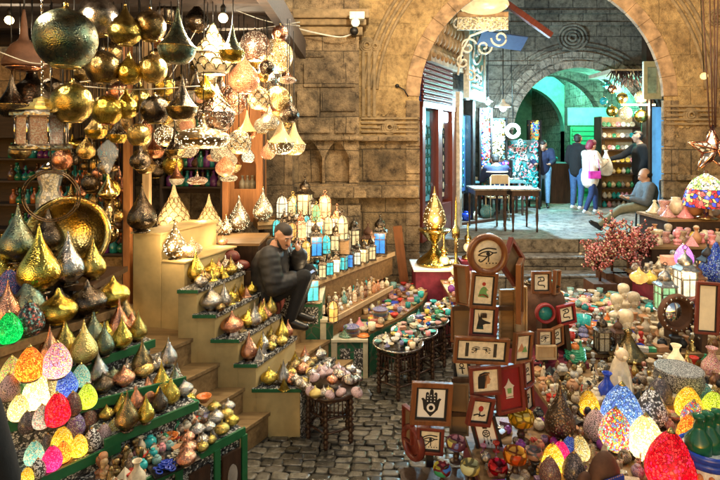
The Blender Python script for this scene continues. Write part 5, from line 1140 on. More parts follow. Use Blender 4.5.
# lit pear lamps on the ochre block and lamp shelf
for px, py, z, wpx, kind, mats, lb, li in [
 (174, 238, 1.385, 33, 'scale_tear_lamp', {}, 'tall glowing fish-scale teardrop lamp on the ochre block', 7), (209, 240, 1.385, 27, 'scale_tear_lamp', {}, 'shorter glowing fish-scale teardrop lamp', 5),
 (175, 259, 1.385, 23, 'tear_lamp', {'body': 'pierced_big'}, 'pierced teardrop lamp shining at the front of the ochre block', 4), (192, 257, 1.385, 20, 'onion_lamp', {'body': 'crackle_cream'}, 'glowing round cream lamp beside the pierced one', 5),
 (226, 235, 1.385, 12, 'tear_lamp', {'body': 'pierced_big'}, 'slim pierced lamp left of the grey pierced pair', 2), (239, 232, 1.385, 22, 'tear_lamp', {'body': 'pierced_silver'}, 'large pierced silver teardrop lamp with glowing base', 3),
 (263, 221, 1.5, 20, 'tear_lamp', {'body': 'pierced_silver'}, 'smaller pierced silver teardrop lamp beside the lanterns', 3), (223, 245, 1.385, 10, 'onion_lamp', {'body': 'crackle_peach'}, 'small peach onion lamp behind the man', 2),
 (185, 247, 1.385, 14, 'onion_lamp', {'body': 'pierced_brass'}, 'small pierced brass ball between the scale lamps', 0), (163, 250, 1.385, 12, 'onion_lamp', {'body': 'crackle_cream'}, 'little cream glowing ball at the left of the block', 2),
]:
    r = put(kind, px, py, z, wpx, mats=mats, label=lb, cat='lamp', group='lit lamps on the ochre block')
    if li: lamp(r, (0, -.5, .5), li*.5, WARM, .03)
# dark leather cushions / bags behind the man
for px, py, wpx, lb in ((228, 262, 24, 'dark brown leather bag on the shelf behind the man'), (240, 270, 20, 'dark brown leather pouch just behind the seated man'), (218, 268, 16, 'folded dark brown leather bag by the silver lamp')):
    o = MB().lathe([(.3, 0), (.48, .1), (.5, .25), (.4, .42), (.15, .5), (0, .5)], 14, k=2, sy=.6).obj('leather_bag', 'frame_red'); p = P(px, py, 4.95); o.location = p; s_ = wpx*p.y/F; o.scale = (s_, s_, s_); tag(o, lb, 'bag')
    MB().box(-.6, .6, -.3, .4, -1.5, -.003).obj('stand', 'dark_wood', o)
# ================================================================ WOVEN STOOL AND TRAYS
def stool(loc, rad, h, label, nleg=4, group=None, tray=True):
    r = empty('tray_table', loc, random.uniform(0, 1), label=label, cat='table', group=group)
    if tray: MB().lathe([(0, h-.01), (rad*.9, h-.012), (rad, h), (rad, h+.018), (rad*.95, h+.012), (rad*.85, h), (0, h)], 36).obj('tray', 'silver', r)
    else: MB().lathe([(rad, h-.03), (rad, h)], 12).obj('top', 'dark_wood', r)
    for i in range(nleg):
        a = 2*PI*i/nleg+.4; x, y = rad*.78*math.cos(a), rad*.78*math.sin(a); mb = MB()
        pr = [(.016, 0), (.022, .03)]
        z = .03
        while z < h-.05: pr += [(.014, z+.01), (.026, z+.025), (.014, z+.04)]; z += .045
        pr += [(.018, h-.012)]; mb.lathe(pr, 8, M=Matrix.Translation((x, y, 0))); mb.obj('leg', 'dark_wood', r)
    for z in (.12, h*.55, h*.85):
        mb = MB()
        for i in range(nleg):
            a, b2 = 2*PI*i/nleg+.4, 2*PI*(i+1)/nleg+.4
            mb.tube([(rad*.78*math.cos(a), rad*.78*math.sin(a), z), (rad*.78*math.cos(b2), rad*.78*math.sin(b2), z)], .01, 6)
        mb.obj('rail', 'dark_wood', r)
    mb = MB()
    for i in range(nleg):
        a, b2 = 2*PI*i/nleg+.4, 2*PI*(i+1)/nleg+.4
        for k in range(1, 6):
            t = k/6; x = rad*.78*(math.cos(a)*(1-t)+math.cos(b2)*t); y = rad*.78*(math.sin(a)*(1-t)+math.sin(b2)*t); mb.tube([(x, y, h*.55), (x, y, h*.85)], .006, 5)
    mb.obj('spindles', 'dark_wood', r); return r
random.seed(12)
trays = [(398, 343, .245), (414, 331, .24), (428, 320, .22), (446, 309, .26), (458, 303, .2), (352, 338, .16)]
TN = ['nearest silver tray table', 'second silver tray table', 'third silver tray table', 'fourth silver tray table near the rack', 'farthest silver tray table']
TP = []
for i, (px, py, rad) in enumerate(trays[:5]):
    p = G(px, py, .46+.015*i); TP.append((p, rad)); stool((p.x, p.y, 0), rad, .455+.015*i, TN[i].replace('silver tray table', 'turned-leg table with a silver tray of ceramics'), 5, 'turned-leg tray tables')
# woven round stool with netted bundles
p = G(331, 385, .42); stool((p.x, p.y, 0), .235, .42, 'dark turned-leg stool heaped with netted garlic-like ornaments', 5, tray=False)
random.seed(8)
for i in range(34):
    a, q = random.uniform(0, 6.28), (i/34)**.5*.3; lay = .0 if i > 12 else .06
    mt = random.choice(['copper', 'silver', 'gold_net', 'egg_pinkpale', 'silver'])
    spawn('onion_lamp', (p.x+q*math.cos(a), p.y+q*math.sin(a)*.85, .422+lay), random.uniform(.08, .1), random.uniform(0, 6), mats={'body': mt, 'foot': 'silver'}, name='net_ornament', label='%s bulb ornament heaped on the round stool' % {'copper': 'rosy copper', 'silver': 'silver', 'gold_net': 'pale gold netted', 'egg_pinkpale': 'pink speckled'}[mt], cat='ornament', group='bulb ornaments heaped on the round stool', rot=(R(random.uniform(-25, 25)), R(random.uniform(-25, 25)), 0))
# bowls etc on the trays
KW = {'bowl': 'bowl', 'cup': 'cup', 'jar': 'jar', 'plate': 'plate', 'tagine': 'lidded dish', 'vase': 'vase', 'trinket_box': 'trinket box', 'bangle_heap': 'heap of bangles'}
def fill_disc(p, rad, z, n, where, group, kinds, cols, smin=.05, smax=.085):
    pts = []
    for t in range(n*12):
        a, q = random.uniform(0, 6.28), math.sqrt(random.random())*rad*.88; x, y = p.x+q*math.cos(a), p.y+q*math.sin(a); sz = random.uniform(smin, smax)
        if all((x-u)**2+(y-v)**2 > ((sz+w_)*.45)**2 for u, v, w_ in pts): pts.append((x, y, sz))
        if len(pts) >= n: break
    for x, y, sz in pts:
        k = random.choice(kinds); c = random.choice(cols); pm_ = random.choice(['glazed', 'painted'])
        spawn(k, (x, y, z), sz, random.uniform(0, 6), {k: pm_+'_'+c}, '%s%s %s on %s' % ('patterned ' if pm_ == 'painted' else '', c, KW[k], where), {'trinket_box': 'box', 'tagine': 'dish', 'bangle_heap': 'bangles'}.get(k, k), group)
cols1 = 'turquoise cobalt red orange cream white green yellow teal pink'.split()
for i, (p, rad) in enumerate(TP):
    fill_disc(p, rad, .46+.015*i+.002, 20, 'the %s' % TN[i], 'ceramics on the tray tables', ['bowl', 'bowl', 'plate', 'cup', 'trinket_box', 'tagine'], cols1)
# ceramics on the low counter N0 (z .45) : region between x px 340-470
def fill_poly(ok, xr, yr, z, n, where, group, kinds, cols, smin, smax, lab=None, stack=0):
    pts = []
    for t in range(n*20):
        x, y = random.uniform(*xr), random.uniform(*yr); sz = random.uniform(smin, smax)
        if ok(x, y) and all((x-u)**2+(y-v)**2 > ((sz+w_)*.43)**2 for u, v, w_ in pts): pts.append((x, y, sz))
        if len(pts) >= n: break
    for x, y, sz in pts:
        k = random.choice(kinds); c = random.choice(cols); pm_ = random.choice(['glazed', 'painted'])
        spawn(k, (x, y, z), sz*(1.0 if k not in ('plate',) else 1.2), random.uniform(-.8, .8), {k: pm_+'_'+c if c in COL else c}, '%s%s %s on %s' % ('patterned ' if pm_ == 'painted' and c in COL else '', c.replace('_', ' '), (lab or KW).get(k, k.replace('_', ' ')), where), {'trinket_box': 'box', 'tagine': 'dish', 'bangle_heap': 'bangles', 'mosaic_candle_cup': 'candle cup', 'perfume_flask': 'flask', 'cat_statuette': 'statuette', 'camel_figurine': 'figurine', 'carved_bust': 'bust', 'pyramid_figure': 'pyramid'}.get(k, k), group)

# back rows that fill the tiers
random.seed(55)
def onto(key, t, d): z, a, b_, u, n, dep = TIER[key]; p = a+u*((b_-a).length*t)+n*d; p.z = z; return p
NM = {'gold': 'gold', 'old_gold': 'dull gold', 'silver': 'silver', 'copper': 'copper', 'bronze': 'bronze', 'dark_bronze': 'dark bronze', 'verdigris': 'greenish'}
for key, t0, n_, d, sz, wh in (('L1', .1, 6, .2, .1, 'second ledge'), ('L2', .3, 8, .2, .11, 'third ledge'), ('L3', .3, 7, .17, .13, 'green edged ledge'), ('L3', .35, 6, .3, .13, 'green edged ledge'), ('L4', .3, 6, .3, .15, 'brown shelf'), ('L5', .3, 6, .28, .2, 'upper shelf'), ('L5', .35, 6, .45, .2, 'upper shelf'), ('L0', .35, 8, .55, .09, 'lowest counter'), ('L0', .4, 8, .66, .1, 'lowest counter')):
    for i in range(n_):
        k = random.choice(['onion_lamp', 'tear_lamp', 'pear_lamp']); m_ = random.choice(list(NM)); s_ = sz*random.uniform(.85, 1.15)/PR[k][0]
        spawn(k, onto(key, t0+(1-t0)*(i+.5)/n_, d+random.uniform(-.02, .02)), s_*(1.25 if k == 'tear_lamp' else 1), random.uniform(0, 6), {'body': m_}, '%s %s lamp in the back row of the %s' % (NM[m_], {'onion_lamp': 'round', 'tear_lamp': 'teardrop', 'pear_lamp': 'pear'}[k], wh), 'lamp', 'back row lamps of the left display')
# more small lamps up the parapet steps
for (a_, b2_, z) in tops:
    for i in range(11):
        t = .1+i*.085; x = ((a_+b2_)/2-360)/123.2+V.x*1.25*t+random.uniform(-.045, .03); y = 4.22+V.y*1.25*t
        if i % 2 == 0: x += .05
        k = random.choice(['onion_lamp', 'tear_lamp', 'onion_lamp', 'pyramid_lamp']); m_ = random.choice(['gold', 'old_gold', 'silver', 'copper', 'bronze']); sz = random.uniform(.085, .125)/PR[k][0]
        spawn(k, (x, y, z), sz, random.uniform(0, 6), {'body': m_}, 'small %s %s lamp on %s of the parapet' % (NM[m_], {'onion_lamp': 'round', 'tear_lamp': 'teardrop', 'pyramid_lamp': 'pyramid'}[k], {.4: 'the lowest step', .6: 'the second step', .8: 'the third step', 1.0: 'the fourth step', 1.2: 'the top step'}[z]), 'lamp', 'small lamps up the parapet steps')
# hangings and small lamps before the wall shelves
for i in range(34):
    px, py = 60+(i*37) % 63, 150+(i*23) % 88
    k = ['drop_lamp', 'ball_lamp', 'cone_lamp'][i % 3]; c = ['bronze', 'copper', 'brass', 'silver'][i % 4]
    hang(k, px, py, 9+i % 4, 5.0+(i % 7)*.11, {'globe': c, 'body': c, 'bowl': c, 'cone': c}, 'tiny %s %s lamp before the dark wall shelves' % (c, {'ball_lamp': 'globe', 'drop_lamp': 'drop', 'cone_lamp': 'cone'}[k]), group='tiny lamps before the wall shelves')

random.seed(91)
for i in range(120):
    t, d = random.uniform(.42, .99), random.uniform(.04, .34); p = onto('L0', t, d)
    if scr(p)[0] > 205: continue
    k = random.choice(['bangle_heap', 'camel_figurine', 'jar', 'bowl', 'trinket_box', 'perfume_flask', 'cup']); mt = random.choice(['ink_tan', 'glazed_brown', 'bronze', 'painted_brown', 'glazed_sand', 'painted_cream', 'glazed_red', 'painted_turquoise', 'alabaster'])
    spawn(k, p, random.uniform(.04, .065), random.uniform(0, 6), {k: mt}, 'tiny %s %s packed near the front edge of the lowest counter' % (mt.replace('glazed_', '').replace('painted_', 'patterned ').replace('ink_tan', 'tan').replace('_', ' '), k.replace('_', ' ')), k.split('_')[-1], 'tiny wares packed on the lowest counter')
# ================================================================ LANTERNS
random.seed(21)
def lan(kind, px, py, z, wpx, glow, label, frame='dark_bronze', li=0):
    r = put(kind, px, py, z, wpx, mats={'glass': glow, 'frame': frame, 'roof': frame, 'base': frame, 'ring': frame}, label=label, cat='lantern', group='lanterns beside the pilaster', rz=random.uniform(-.4, .4))
    if li: lamp(r, (0, -1.2, 1.5), li*.5, WARM, .04)
    return r
LW = {'glow_cream': 'cream', 'glow_teal': 'teal', 'glow_amber': 'amber', 'glow_blue': 'blue', 'glow_green': 'green', 'glow_white': 'white', 'glow_warm': 'orange'}
lan('lantern', 305, 217, 1.5, 14, 'glow_cream', 'tallest dark domed lantern with cream glass on the topmost shelf', li=6)
lan('arched_lantern', 282, 219, 1.5, 12, 'glow_white', 'white and teal striped lantern at the left of the topmost shelf')
lan('arched_lantern', 293, 217, 1.5, 11, 'glow_cream', 'cream lantern left of the tallest dark lantern', 'brass')
lan('arched_lantern', 325, 218, 1.5, 12, 'glow_cream', 'round-topped cream lantern at the right end of the topmost shelf', 'copper', li=6)
lan('arched_lantern', 316, 222, 1.5, 9, 'glow_green', 'slim greenish lantern on the topmost shelf', 'brass')
for i, (px, g) in enumerate(((292, 'glow_amber'), (301, 'glow_cream'), (310, 'glow_white'), (319, 'glow_teal'), (328, 'glow_cream'), (337, 'glow_white'))):
    lan('lantern' if i % 2 else 'arched_lantern', px, 242-(px-286)*.17, 1.32, 9.5, g, '%s glass lantern with dark frame on the third lantern shelf' % LW[g], ['dark_bronze', 'copper'][i % 2], li=4 if i == 3 else 0)
lan('arched_lantern', 342, 240, 1.25, 13, 'glow_cream', 'large round-topped cream lantern right of the third shelf', 'dark_bronze', li=6)
MB().box(-.6, .6, -.4, .9, -1.0, -.01).obj('stand', 'oak', TOPS[-1])
for i, (px, g) in enumerate(((297, 'glow_teal'), (306, 'glow_amber'), (316, 'glow_blue'), (326, 'glow_teal'), (336, 'glow_cream'), (345, 'glow_white'), (354, 'glow_cream'))):
    lan('lantern' if i % 2 == 0 else 'arched_lantern', px, 263-(px-296)*.29, 1.12, 10 if i != 2 else 13, g, '%s glass lantern with dark frame on the middle lantern shelf' % LW[g], ['dark_bronze', 'bronze'][i % 2], li=4 if i in (2, 5) else 0)
for i in range(8):
    px = 322+i*7.0; g = ['glow_cream', 'glow_teal', 'glow_white', 'glow_teal', 'glow_blue', 'glow_white', 'glow_cream', 'glow_cream'][i]
    lan('lantern', px, 280.5-(px-316)*.37, .9, 8.5, g, '%s glass lantern on the pale-edged front lantern shelf' % LW[g], 'dark_bronze', li=4 if i in (2, 6) else 0)
lan('lantern', 380, 255, .9, 14, 'glow_blue', 'tall dark lantern with deep blue glass at the right end', li=3)
lan('lantern', 368, 258, .9, 12, 'glow_amber', 'brown tiered lantern with amber glass beside the blue one', 'rust')
r_ = lan('lantern', 312, 302, .8, 14, 'glow_teal', 'teal and amber lantern in front of the man’s knee', li=4)
lan('arched_lantern', 333, 322, .6, 11, 'glow_amber', 'wire caged amber lantern on the tiled step', 'dark_bronze', li=2)
# small bottles and unlit lanterns with a faint glow put into most panes
z, a, b_, u, n, dep = TIER['N1']; Ln = (b_-a).length
for row, d in ((0, .06), (1, .16), (2, .28)):
    for i in range(13):
        p = a+u*(Ln*(i+.5)/13)+n*(d+random.uniform(-.02, .02)); k = random.choice(['arched_lantern', 'perfume_flask', 'bottle', 'vase', 'arched_lantern']); p.z = z
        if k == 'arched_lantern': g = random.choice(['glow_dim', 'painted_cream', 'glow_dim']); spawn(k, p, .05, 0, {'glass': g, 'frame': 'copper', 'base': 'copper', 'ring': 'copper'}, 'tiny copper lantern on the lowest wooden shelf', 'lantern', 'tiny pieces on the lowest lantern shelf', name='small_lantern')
        else: c = random.choice(['cream', 'brown', 'turquoise', 'orange', 'sand', 'white']); spawn(k, p, .085 if k != 'bottle' else .13, 0, {k: ('glazed_' if k != 'bottle' else 'painted_')+c}, '%s %s on the lowest wooden shelf below the lanterns' % (c, k.replace('_', ' ')), k.split('_')[-1], 'tiny pieces on the lowest lantern shelf')
for key, n_, t0, t1, d, sz, wh in (('N5', 7, .3, 1, .14, .085, 'topmost lantern shelf'), ('N4', 8, .05, .95, .17, .085, 'third lantern shelf'), ('N3', 10, .05, .95, .17, .085, 'middle lantern shelf'), ('N2', 12, .05, .75, .15, .08, 'front lantern shelf'), ('N2', 11, .05, .7, .26, .09, 'front lantern shelf'), ('N3', 9, .05, .95, .28, .09, 'middle lantern shelf'), ('N4', 7, .05, .95, .28, .09, 'third lantern shelf')):
    for i in range(n_):
        g = random.choice(['glow_cream', 'glow_white', 'glow_amber', 'glow_cream', 'glow_teal']); k = random.choice(['lantern', 'arched_lantern'])
        spawn(k, onto(key, t0+(t1-t0)*(i+.5)/n_, d), sz*random.uniform(.9, 1.15)*(1 if k == 'lantern' else 1.2), random.uniform(-.4, .4), {'glass': g}, '%s glass %s in the back row of the %s' % (LW[g], 'lantern' if k == 'lantern' else 'arched lantern', wh), 'lantern', 'back row lanterns', name='lantern')
# bottles on the wall shelves
for key, xa, xb, Y, zs, pals, where, n_ in (('A', P(0, 0, 5.9).x, P(124, 0, 5.9).x, 5.9, zsA, ['turquoise', 'cream', 'brown', 'orange', 'purple', 'green'], 'wall shelves behind the hoop', 34), ('B', x2, x3, 6.1, zsB, ['turquoise', 'green', 'brown', 'purple', 'cream'], 'bottle shelves behind the lit lamps', 20)):
    for i, z in enumerate(zs[:5]):
        for j in range(n_):
            x = xa+.05+(xb-xa-.1)*(j+.5)/n_+random.uniform(-.015, .015); c = random.choice(pals); k = random.choice(['bottle', 'bottle', 'jar', 'perfume_flask'])
            wn = ['bottom', 'second', 'third', 'fourth', 'fifth'][i]
            o = spawn(k, (x, Y+(.07 if j % 2 else .19)+random.uniform(-.01, .01), z), {'bottle': .19, 'jar': .12, 'perfume_flask': .17}[k]*random.uniform(.85, 1.1), 0, {k: 'bottle_'+c}, '%s %s on the %s shelf of the %s' % (c, k.replace('_', ' '), wn, where), k.split('_')[-1], 'small bottles on the dark wall shelves')
for j in range(3):
    spawn('bottle', (P(228, 0, 6.2).x+cw*(.35+.15*j), 6.33, P(0, 190, 6.2).z), .17, 0, {'bottle': 'bottle_cream'}, '%s green-glass bottle in the arched cabinet niche' % ['left', 'middle', 'right'][j], 'bottle')
hang('scale_lamp', 248, 156, 13, 5.6, {'glass': 'glow_white'}, 'small white lit lantern hanging before the cabinet', group=lit, li=(4, WARM))
# ceramics on the low counter
def inpoly(x, y, q):
    c = False; j = len(q)-1
    for i in range(len(q)):
        if (q[i][1] > y) != (q[j][1] > y) and x < (q[j][0]-q[i][0])*(y-q[i][1])/(q[j][1]-q[i][1])+q[i][0]: c = not c
        j = i
    return c
cen = (.42, 6.3); NPs = [(cen[0]+(p[0]-cen[0])*.93, cen[1]+(p[1]-cen[1])*.96) for p in NP]
for (y0, y1, wh) in ((5.3, 5.9, 'the near part of the low counter'), (5.9, 6.4, 'the middle of the low counter'), (6.4, 7.1, 'the far part of the low counter')):
    fill_poly(lambda x, y: inpoly(x, y, NPs), (-.3, 1.05), (y0, y1), .451, 42, wh, 'ceramics on the low counter', ['bowl', 'bowl', 'jar', 'cup', 'trinket_box', 'tagine', 'plate', 'bangle_heap'], cols1+['brown', 'sand', 'purple'], .06, .11)
fill_poly(lambda x, y: True, (-.22, .04), (5.3, 5.7), .401, 14, 'the lowest cream-edged tiled step', 'ceramics on the tiled step', ['plate', 'plate', 'bowl', 'tagine'], cols1, .1, .15)
for i in range(5):
    for j in range(3):
        spawn('plate', (-.12+.13*i if i < 3 else .02, 5.45, .42+.0*j), .14, 0, {'plate': 'painted_cobalt'}, 'x', 'plate') if False else None
for j in range(6): spawn('plate', (-.09, 5.36, .402+.014*j), .17, 0, {'plate': ['painted_red', 'painted_sand', 'painted_cobalt'][j % 3]}, '%s patterned plate in the stack on the tiled step' % ['red', 'sand', 'cobalt'][j % 3], 'plate', 'stacked plates on the tiled step')
for j in range(8): spawn('plate', (.22, 5.68, .452+.014*j), .17, .5, {'plate': ['painted_teal', 'painted_cream', 'painted_orange', 'painted_cobalt'][j % 4]}, '%s patterned plate in the stack on the low counter' % ['teal', 'cream', 'orange', 'cobalt'][j % 4], 'plate', 'stacked plates on the low counter')
o = put('jar', 381, 276, .55, 17, mats={'jar': 'glazed_turquoise'}, label='turquoise ridged canister below the blue lantern', cat='jar'); MB().box(-.5, .5, -.4, .5, -.9, -.01).obj('stand', 'oak', o)
# incense burner lamp on its plinth, minaret-like brass stand lamps
pb = empty('plinth', (1.02, 7.0, 0), label='dark red cloth covered plinth below the giant brass vase lamp', cat='plinth')
MB().box(-.3, .3, -.3, .25, -.02, .72).obj('body', 'maroon', pb); MB().box(-.33, .33, -.33, .27, .721, .745).obj('slab', 'paper_white', pb)
vl = empty('vase_lamp', (1.0, 6.98, .746), label='giant brass vase lamp with pierced teardrop shade at the arch foot', cat='lamp')
k = 7.0/F
MB().lathe([(19*k, 0), (20*k, 2*k), (16*k, 7*k), (8*k, 14*k), (4*k, 20*k), (4*k, 26*k), (8*k, 30*k), (13*k, 37*k), (17*k, 41*k), (17*k, 43*k), (8*k, 44*k)], 26, k=2).obj('base', 'old_gold', vl)
MB().lathe([(8*k, 44*k), (12*k, 50*k), (12.5*k, 56*k), (10*k, 66*k), (6*k, 76*k), (2.5*k, 84*k), (1*k, 92*k), (0, 96*k)], 24, k=3).obj('shade', 'pierced_brass', vl)
lamp(vl, (0, -.25, .75), 6, WARM, .05); vl.scale = (.92, .92, .82)
o = empty('leaning_board', (.66, 7.1, 0), label='brown board leaning against the arch pillar foot', cat='board'); q = MB().box(-.06, .06, -.02, .02, 0, 1.25).obj('board', 'frame_wood', o); q.rotation_euler = (0, R(-7), 0)
random.seed(4)
for (px, py, z, h_, lb) in ((456, 283, .62, 88, 'tall brass minaret-shaped lamp with glass globes'), (468, 258, .75, 36, 'brass lamp with frosted globe behind the round eye plaque'), (444, 272, .68, 40, 'small brass spire lamp beside the vase lamp')):
    p = G(px, py, z); k = p.y/F; r = empty('spire_lamp', p, label=lb, cat='lamp'); hh = h_*k
    MB().lathe([(.09, -.01), (.09, .02), (.03, .05), (.025, .1)], 14).obj('foot', 'brass', r)
    MB().ball((0, 0, .15), .065, 14).obj('globe', 'glow_cream', r)
    MB().lathe([(.03, .2), (.05, .24), (.02, .28), (.02, hh*.5), (.05, hh*.52), (.05, hh*.6), (.015, hh*.66), (.015, hh*.9), (0, hh)], 12).obj('spire', 'brass', r)
    MB().box(-.12, .12, -.12, .12, -z, -.015).obj('stand', 'maroon', r)
    lamp(r, (0, -.12, .18), 3, WARM, .03)
fill_poly(lambda x, y: True, (1.05, 1.5), (5.9, 6.9), .62, 36, 'the maroon table beside the vase lamp', 'trinkets beside the vase lamp', ['jar', 'mosaic_candle_cup', 'bangle_heap', 'perfume_flask', 'bowl'], ['magenta', 'cobalt', 'red', 'cream', 'pink', 'purple', 'white'], .06, .1)
o = empty('display_table', (0, 0, 0), label='maroon table of pink trinkets beside the vase lamp', cat='table'); MB().box(1.03, 1.55, 5.85, 6.68, .59, .619).obj('table_top', 'oak', o); MB().box(1.06, 1.52, 5.88, 6.65, -.02, .588).obj('skirt', 'maroon', o)
MB().box(1.345, 1.55, 6.682, 6.95, .59, .619).obj('table_leaf', 'oak', o)
# ================================================================ ROTATING STAND WITH PLAQUES
RY = 3.0; rs = F/RY
rk = empty('plaque_stand', (P(481, 0, RY).x, RY+.05, 0), label='dark revolving stand carrying wooden plaques in the foreground', cat='stand')
MB().lathe([(.2, -.01), (.2, .02), (.05, .05), (.03, .1)], 20).obj('foot', 'dark_wood', rk); MB().tube([(0, 0, .05), (0, 0, 1.68)], .018, 10).obj('pole', 'dark_wood', rk)
for z in (.62, .8, 1.0, 1.2, 1.42): MB().box(-.16, .2, -.012, .012, z-.012, z+.012).box(-.012, .012, -.14, .16, z-.0115, z+.0115).obj('arm', 'dark_wood', rk)
r2 = empty('plaque_stand', (P(431, 0, 2.9).x, 2.96, 0), label='small black post stand holding the hand-sign plaque', cat='stand')
MB().lathe([(.13, -.01), (.13, .02), (.03, .05)], 20).obj('foot', 'ink', r2); MB().box(-.02, .02, -.02, .02, .03, .98).obj('post', 'ink', r2)
def ribbon(mb, pts, w_, y=0, th=.002, mi=0, sc=1, k=4):
    q = catm(pts, k) if k else pts; m = len(q); v = []; f = []
    for i, p in enumerate(q):
        a, b = q[max(i-1, 0)], q[min(i+1, m-1)]; d = Vector((b[0]-a[0], b[1]-a[1])); d = d.normalized() if d.length else Vector((1, 0)); nx, nz = -d.y, d.x
        for s_ in (-1, 1):
            for yy in (y, y-th): v.append((p[0]*sc+nx*w_*s_, yy, p[1]*sc+nz*w_*s_))
    for i in range(m-1):
        a = 4*i; f += [(a+1, a+3, a+7, a+5), (a, a+4, a+6, a+2), (a, a+1, a+5, a+4), (a+2, a+6, a+7, a+3)]
    f += [(0, 2, 3, 1), (4*m-4, 4*m-3, 4*m-1, 4*m-2)]; mb.add(v, f, mi, False)
def circ(x, z, r, n=16): return [(x+r*math.cos(2*PI*i/n), z+r*math.sin(2*PI*i/n)) for i in range(n)]
def motif(kind, hs):                                   # hs = half size in metres; returns [(part, material, MB)]
    A, B2 = MB(), MB(); Ribb = lambda p, w_, m=None, k=4: ribbon(m or A, p, w_*hs, sc=hs, k=k)
    pl_ = lambda pts, m=None, y=0: (m or A).slab([(x*hs, z*hs) for x, z in pts], [], .002, M=Matrix.Translation((0, y-.002, 0)))
    def eye(ox=0, oz=0, s=1, m=1):
        T = lambda ps: [(ox+m*s*x, oz+s*z) for x, z in ps]
        Ribb(T([(-.8, .3), (-.4, .5), (.1, .6), (.8, .5)]), .055*s); Ribb(T([(-.85, -.02), (-.45, .22), (.1, .32), (.5, .18), (.85, .2)]), .05*s); Ribb(T([(-.85, -.02), (-.3, -.1), (.1, -.1), (.5, .16)]), .045*s)
        pl_(T(circ(.05, .1, .17))); Ribb(T([(.08, -.1), (.1, -.35), (.06, -.62)]), .05*s); Ribb(T([(.0, -.1), (-.3, -.42), (-.6, -.6), (-.78, -.5), (-.7, -.38)]), .05*s)
    if kind == 'eye': eye(0, -.05, .95); [pl_(circ(-.1+.28*i, -.75, .06, 8)) for i in range(4)]
    if kind == 'eyes':
        eye(-.62, 0, .55, 1); eye(.62, 0, .55, -1)
        for x in (-1.75, -1.62, -1.49, 1.49, 1.62, 1.75): Ribb([(x, -.75), (x, .75)], .05, None, 0)
    if kind == 'falcon':
        pl_([(-.5, -.75), (-.35, -.1), (-.2, .2), (.05, .38), (.3, .3), (.45, .1), (.6, -.02), (.4, -.02), (.38, -.3), (.6, -.5), (.65, -.8)]); pl_(circ(.05, .65, .2), B2); Ribb([(-.4, -.6), (0, -.5), (.4, -.62), (.6, -.8)], .09, B2); pl_(circ(.2, .15, .05, 8), B2, -.002)
        return [('figure', 'ink_green', A), ('red_detail', 'ink_red', B2)]
    if kind == 'jackal':
        pl_([(-.65, -.85), (-.55, -.2), (-.5, .1), (-.55, .85), (-.35, .35), (-.28, .9), (-.1, .2), (.2, .05), (.8, -.12), (.75, -.25), (.25, -.28), (0, -.4), (.1, -.85)])
        for z in (-.5, -.62, -.74): Ribb([(-.58, z), (.02, z)], .03, B2, 0)
        return [('figure', 'ink', A), ('collar', 'glazed_teal', B2)]
    if kind == 'ankh': A.slab([(x*hs, z*hs) for x, z in circ(0, .45, .4, 20)], [[(x*hs, z*hs) for x, z in circ(0, .45, .24, 20)]], .002, M=Matrix.Translation((0, -.002, 0))); pl_([(-.5, .02), (.5, .02), (.5, -.14), (.09, -.14), (.13, -.95), (-.13, -.95), (-.09, -.14), (-.5, -.14)])
    if kind == 'queen':
        pl_([(-.75, -.8), (-.7, .3), (-.55, .62), (0, .8), (.5, .72), (.2, .35), (.1, -.1), (0, -.45), (-.1, -.85)])
        pl_([(.0, .42), (.42, .5), (.45, .22), (.6, .0), (.48, -.06), (.5, -.2), (.42, -.38), (.15, -.42), (.1, -.8), (-.1, -.8), (0, -.1)], B2); Ribb([(-.6, .45), (0, .6), (.5, .6)], .06, B2)
        return [('wig', 'ink', A), ('face', 'ink_tan', B2)]
    if kind == 'lantern':
        pl_([(-.35, -.8), (.35, -.8), (.42, .05), (.55, .15), (.3, .35), (.12, .62), (0, .95), (-.12, .62), (-.3, .35), (-.55, .15), (-.42, .05)]); pl_([(-.18, -.5), (.18, -.5), (.22, .0), (-.22, .0)], B2, -.0025)
        pl_([(-.4, -.98), (.4, -.98), (.35, -.88), (-.35, -.88)]); return [('figure', 'ink_silver', A), ('green_glass', 'ink_green', B2)]
    if kind == 'hamsa':
        pts = [(-.62, .15), (-.72, .3), (-.58, .36), (-.42, .22), (-.4, .7), (-.3, .78), (-.2, .7), (-.16, .35), (-.12, .9), (0, 1), (.12, .9), (.16, .35), (.2, .7), (.3, .78), (.4, .7), (.42, .22), (.58, .36), (.72, .3), (.62, .15), (.5, -.45), (0, -.95), (-.5, -.45)]
        pl_(pts); pl_(circ(0, -.3, .3, 20), B2, -.0025); m2 = MB(); m2.slab([(x*hs, z*hs) for x, z in circ(0, -.3, .16)], [], .002, M=Matrix.Translation((0, -.007, 0)))
        for x in (-.3, -.06, .2):
            for z in (.15, .35, .55): B2.slab([(q[0]*hs, q[1]*hs) for q in circ(x+.03, z, .045, 8)], [], .002, M=Matrix.Translation((0, -.0045, 0)))
        return [('hand', 'ink', A), ('eye_disc', 'paper_white', B2), ('pupil', 'glazed_black', m2)]
    if kind == 'pyramids':
        pl_([(-.7, -.5), (-.1, .45), (.5, -.5)]); pl_([(0, -.6), (.45, .1), (.8, -.6)], B2, -.0025); return [('pyramid_shape', 'ink_tan', A), ('small_pyramid_shape', 'ink_green', B2)]
    if kind == 'sun':
        pl_(circ(.05, .25, .3, 20)); Ribb([(-.7, -.5), (-.2, -.35), (.3, -.5), (.7, -.35)], .07, B2); Ribb([(0, -.05), (0, -.6)], .05, B2); return [('red_disc', 'ink_red', A), ('strokes', 'ink', B2)]
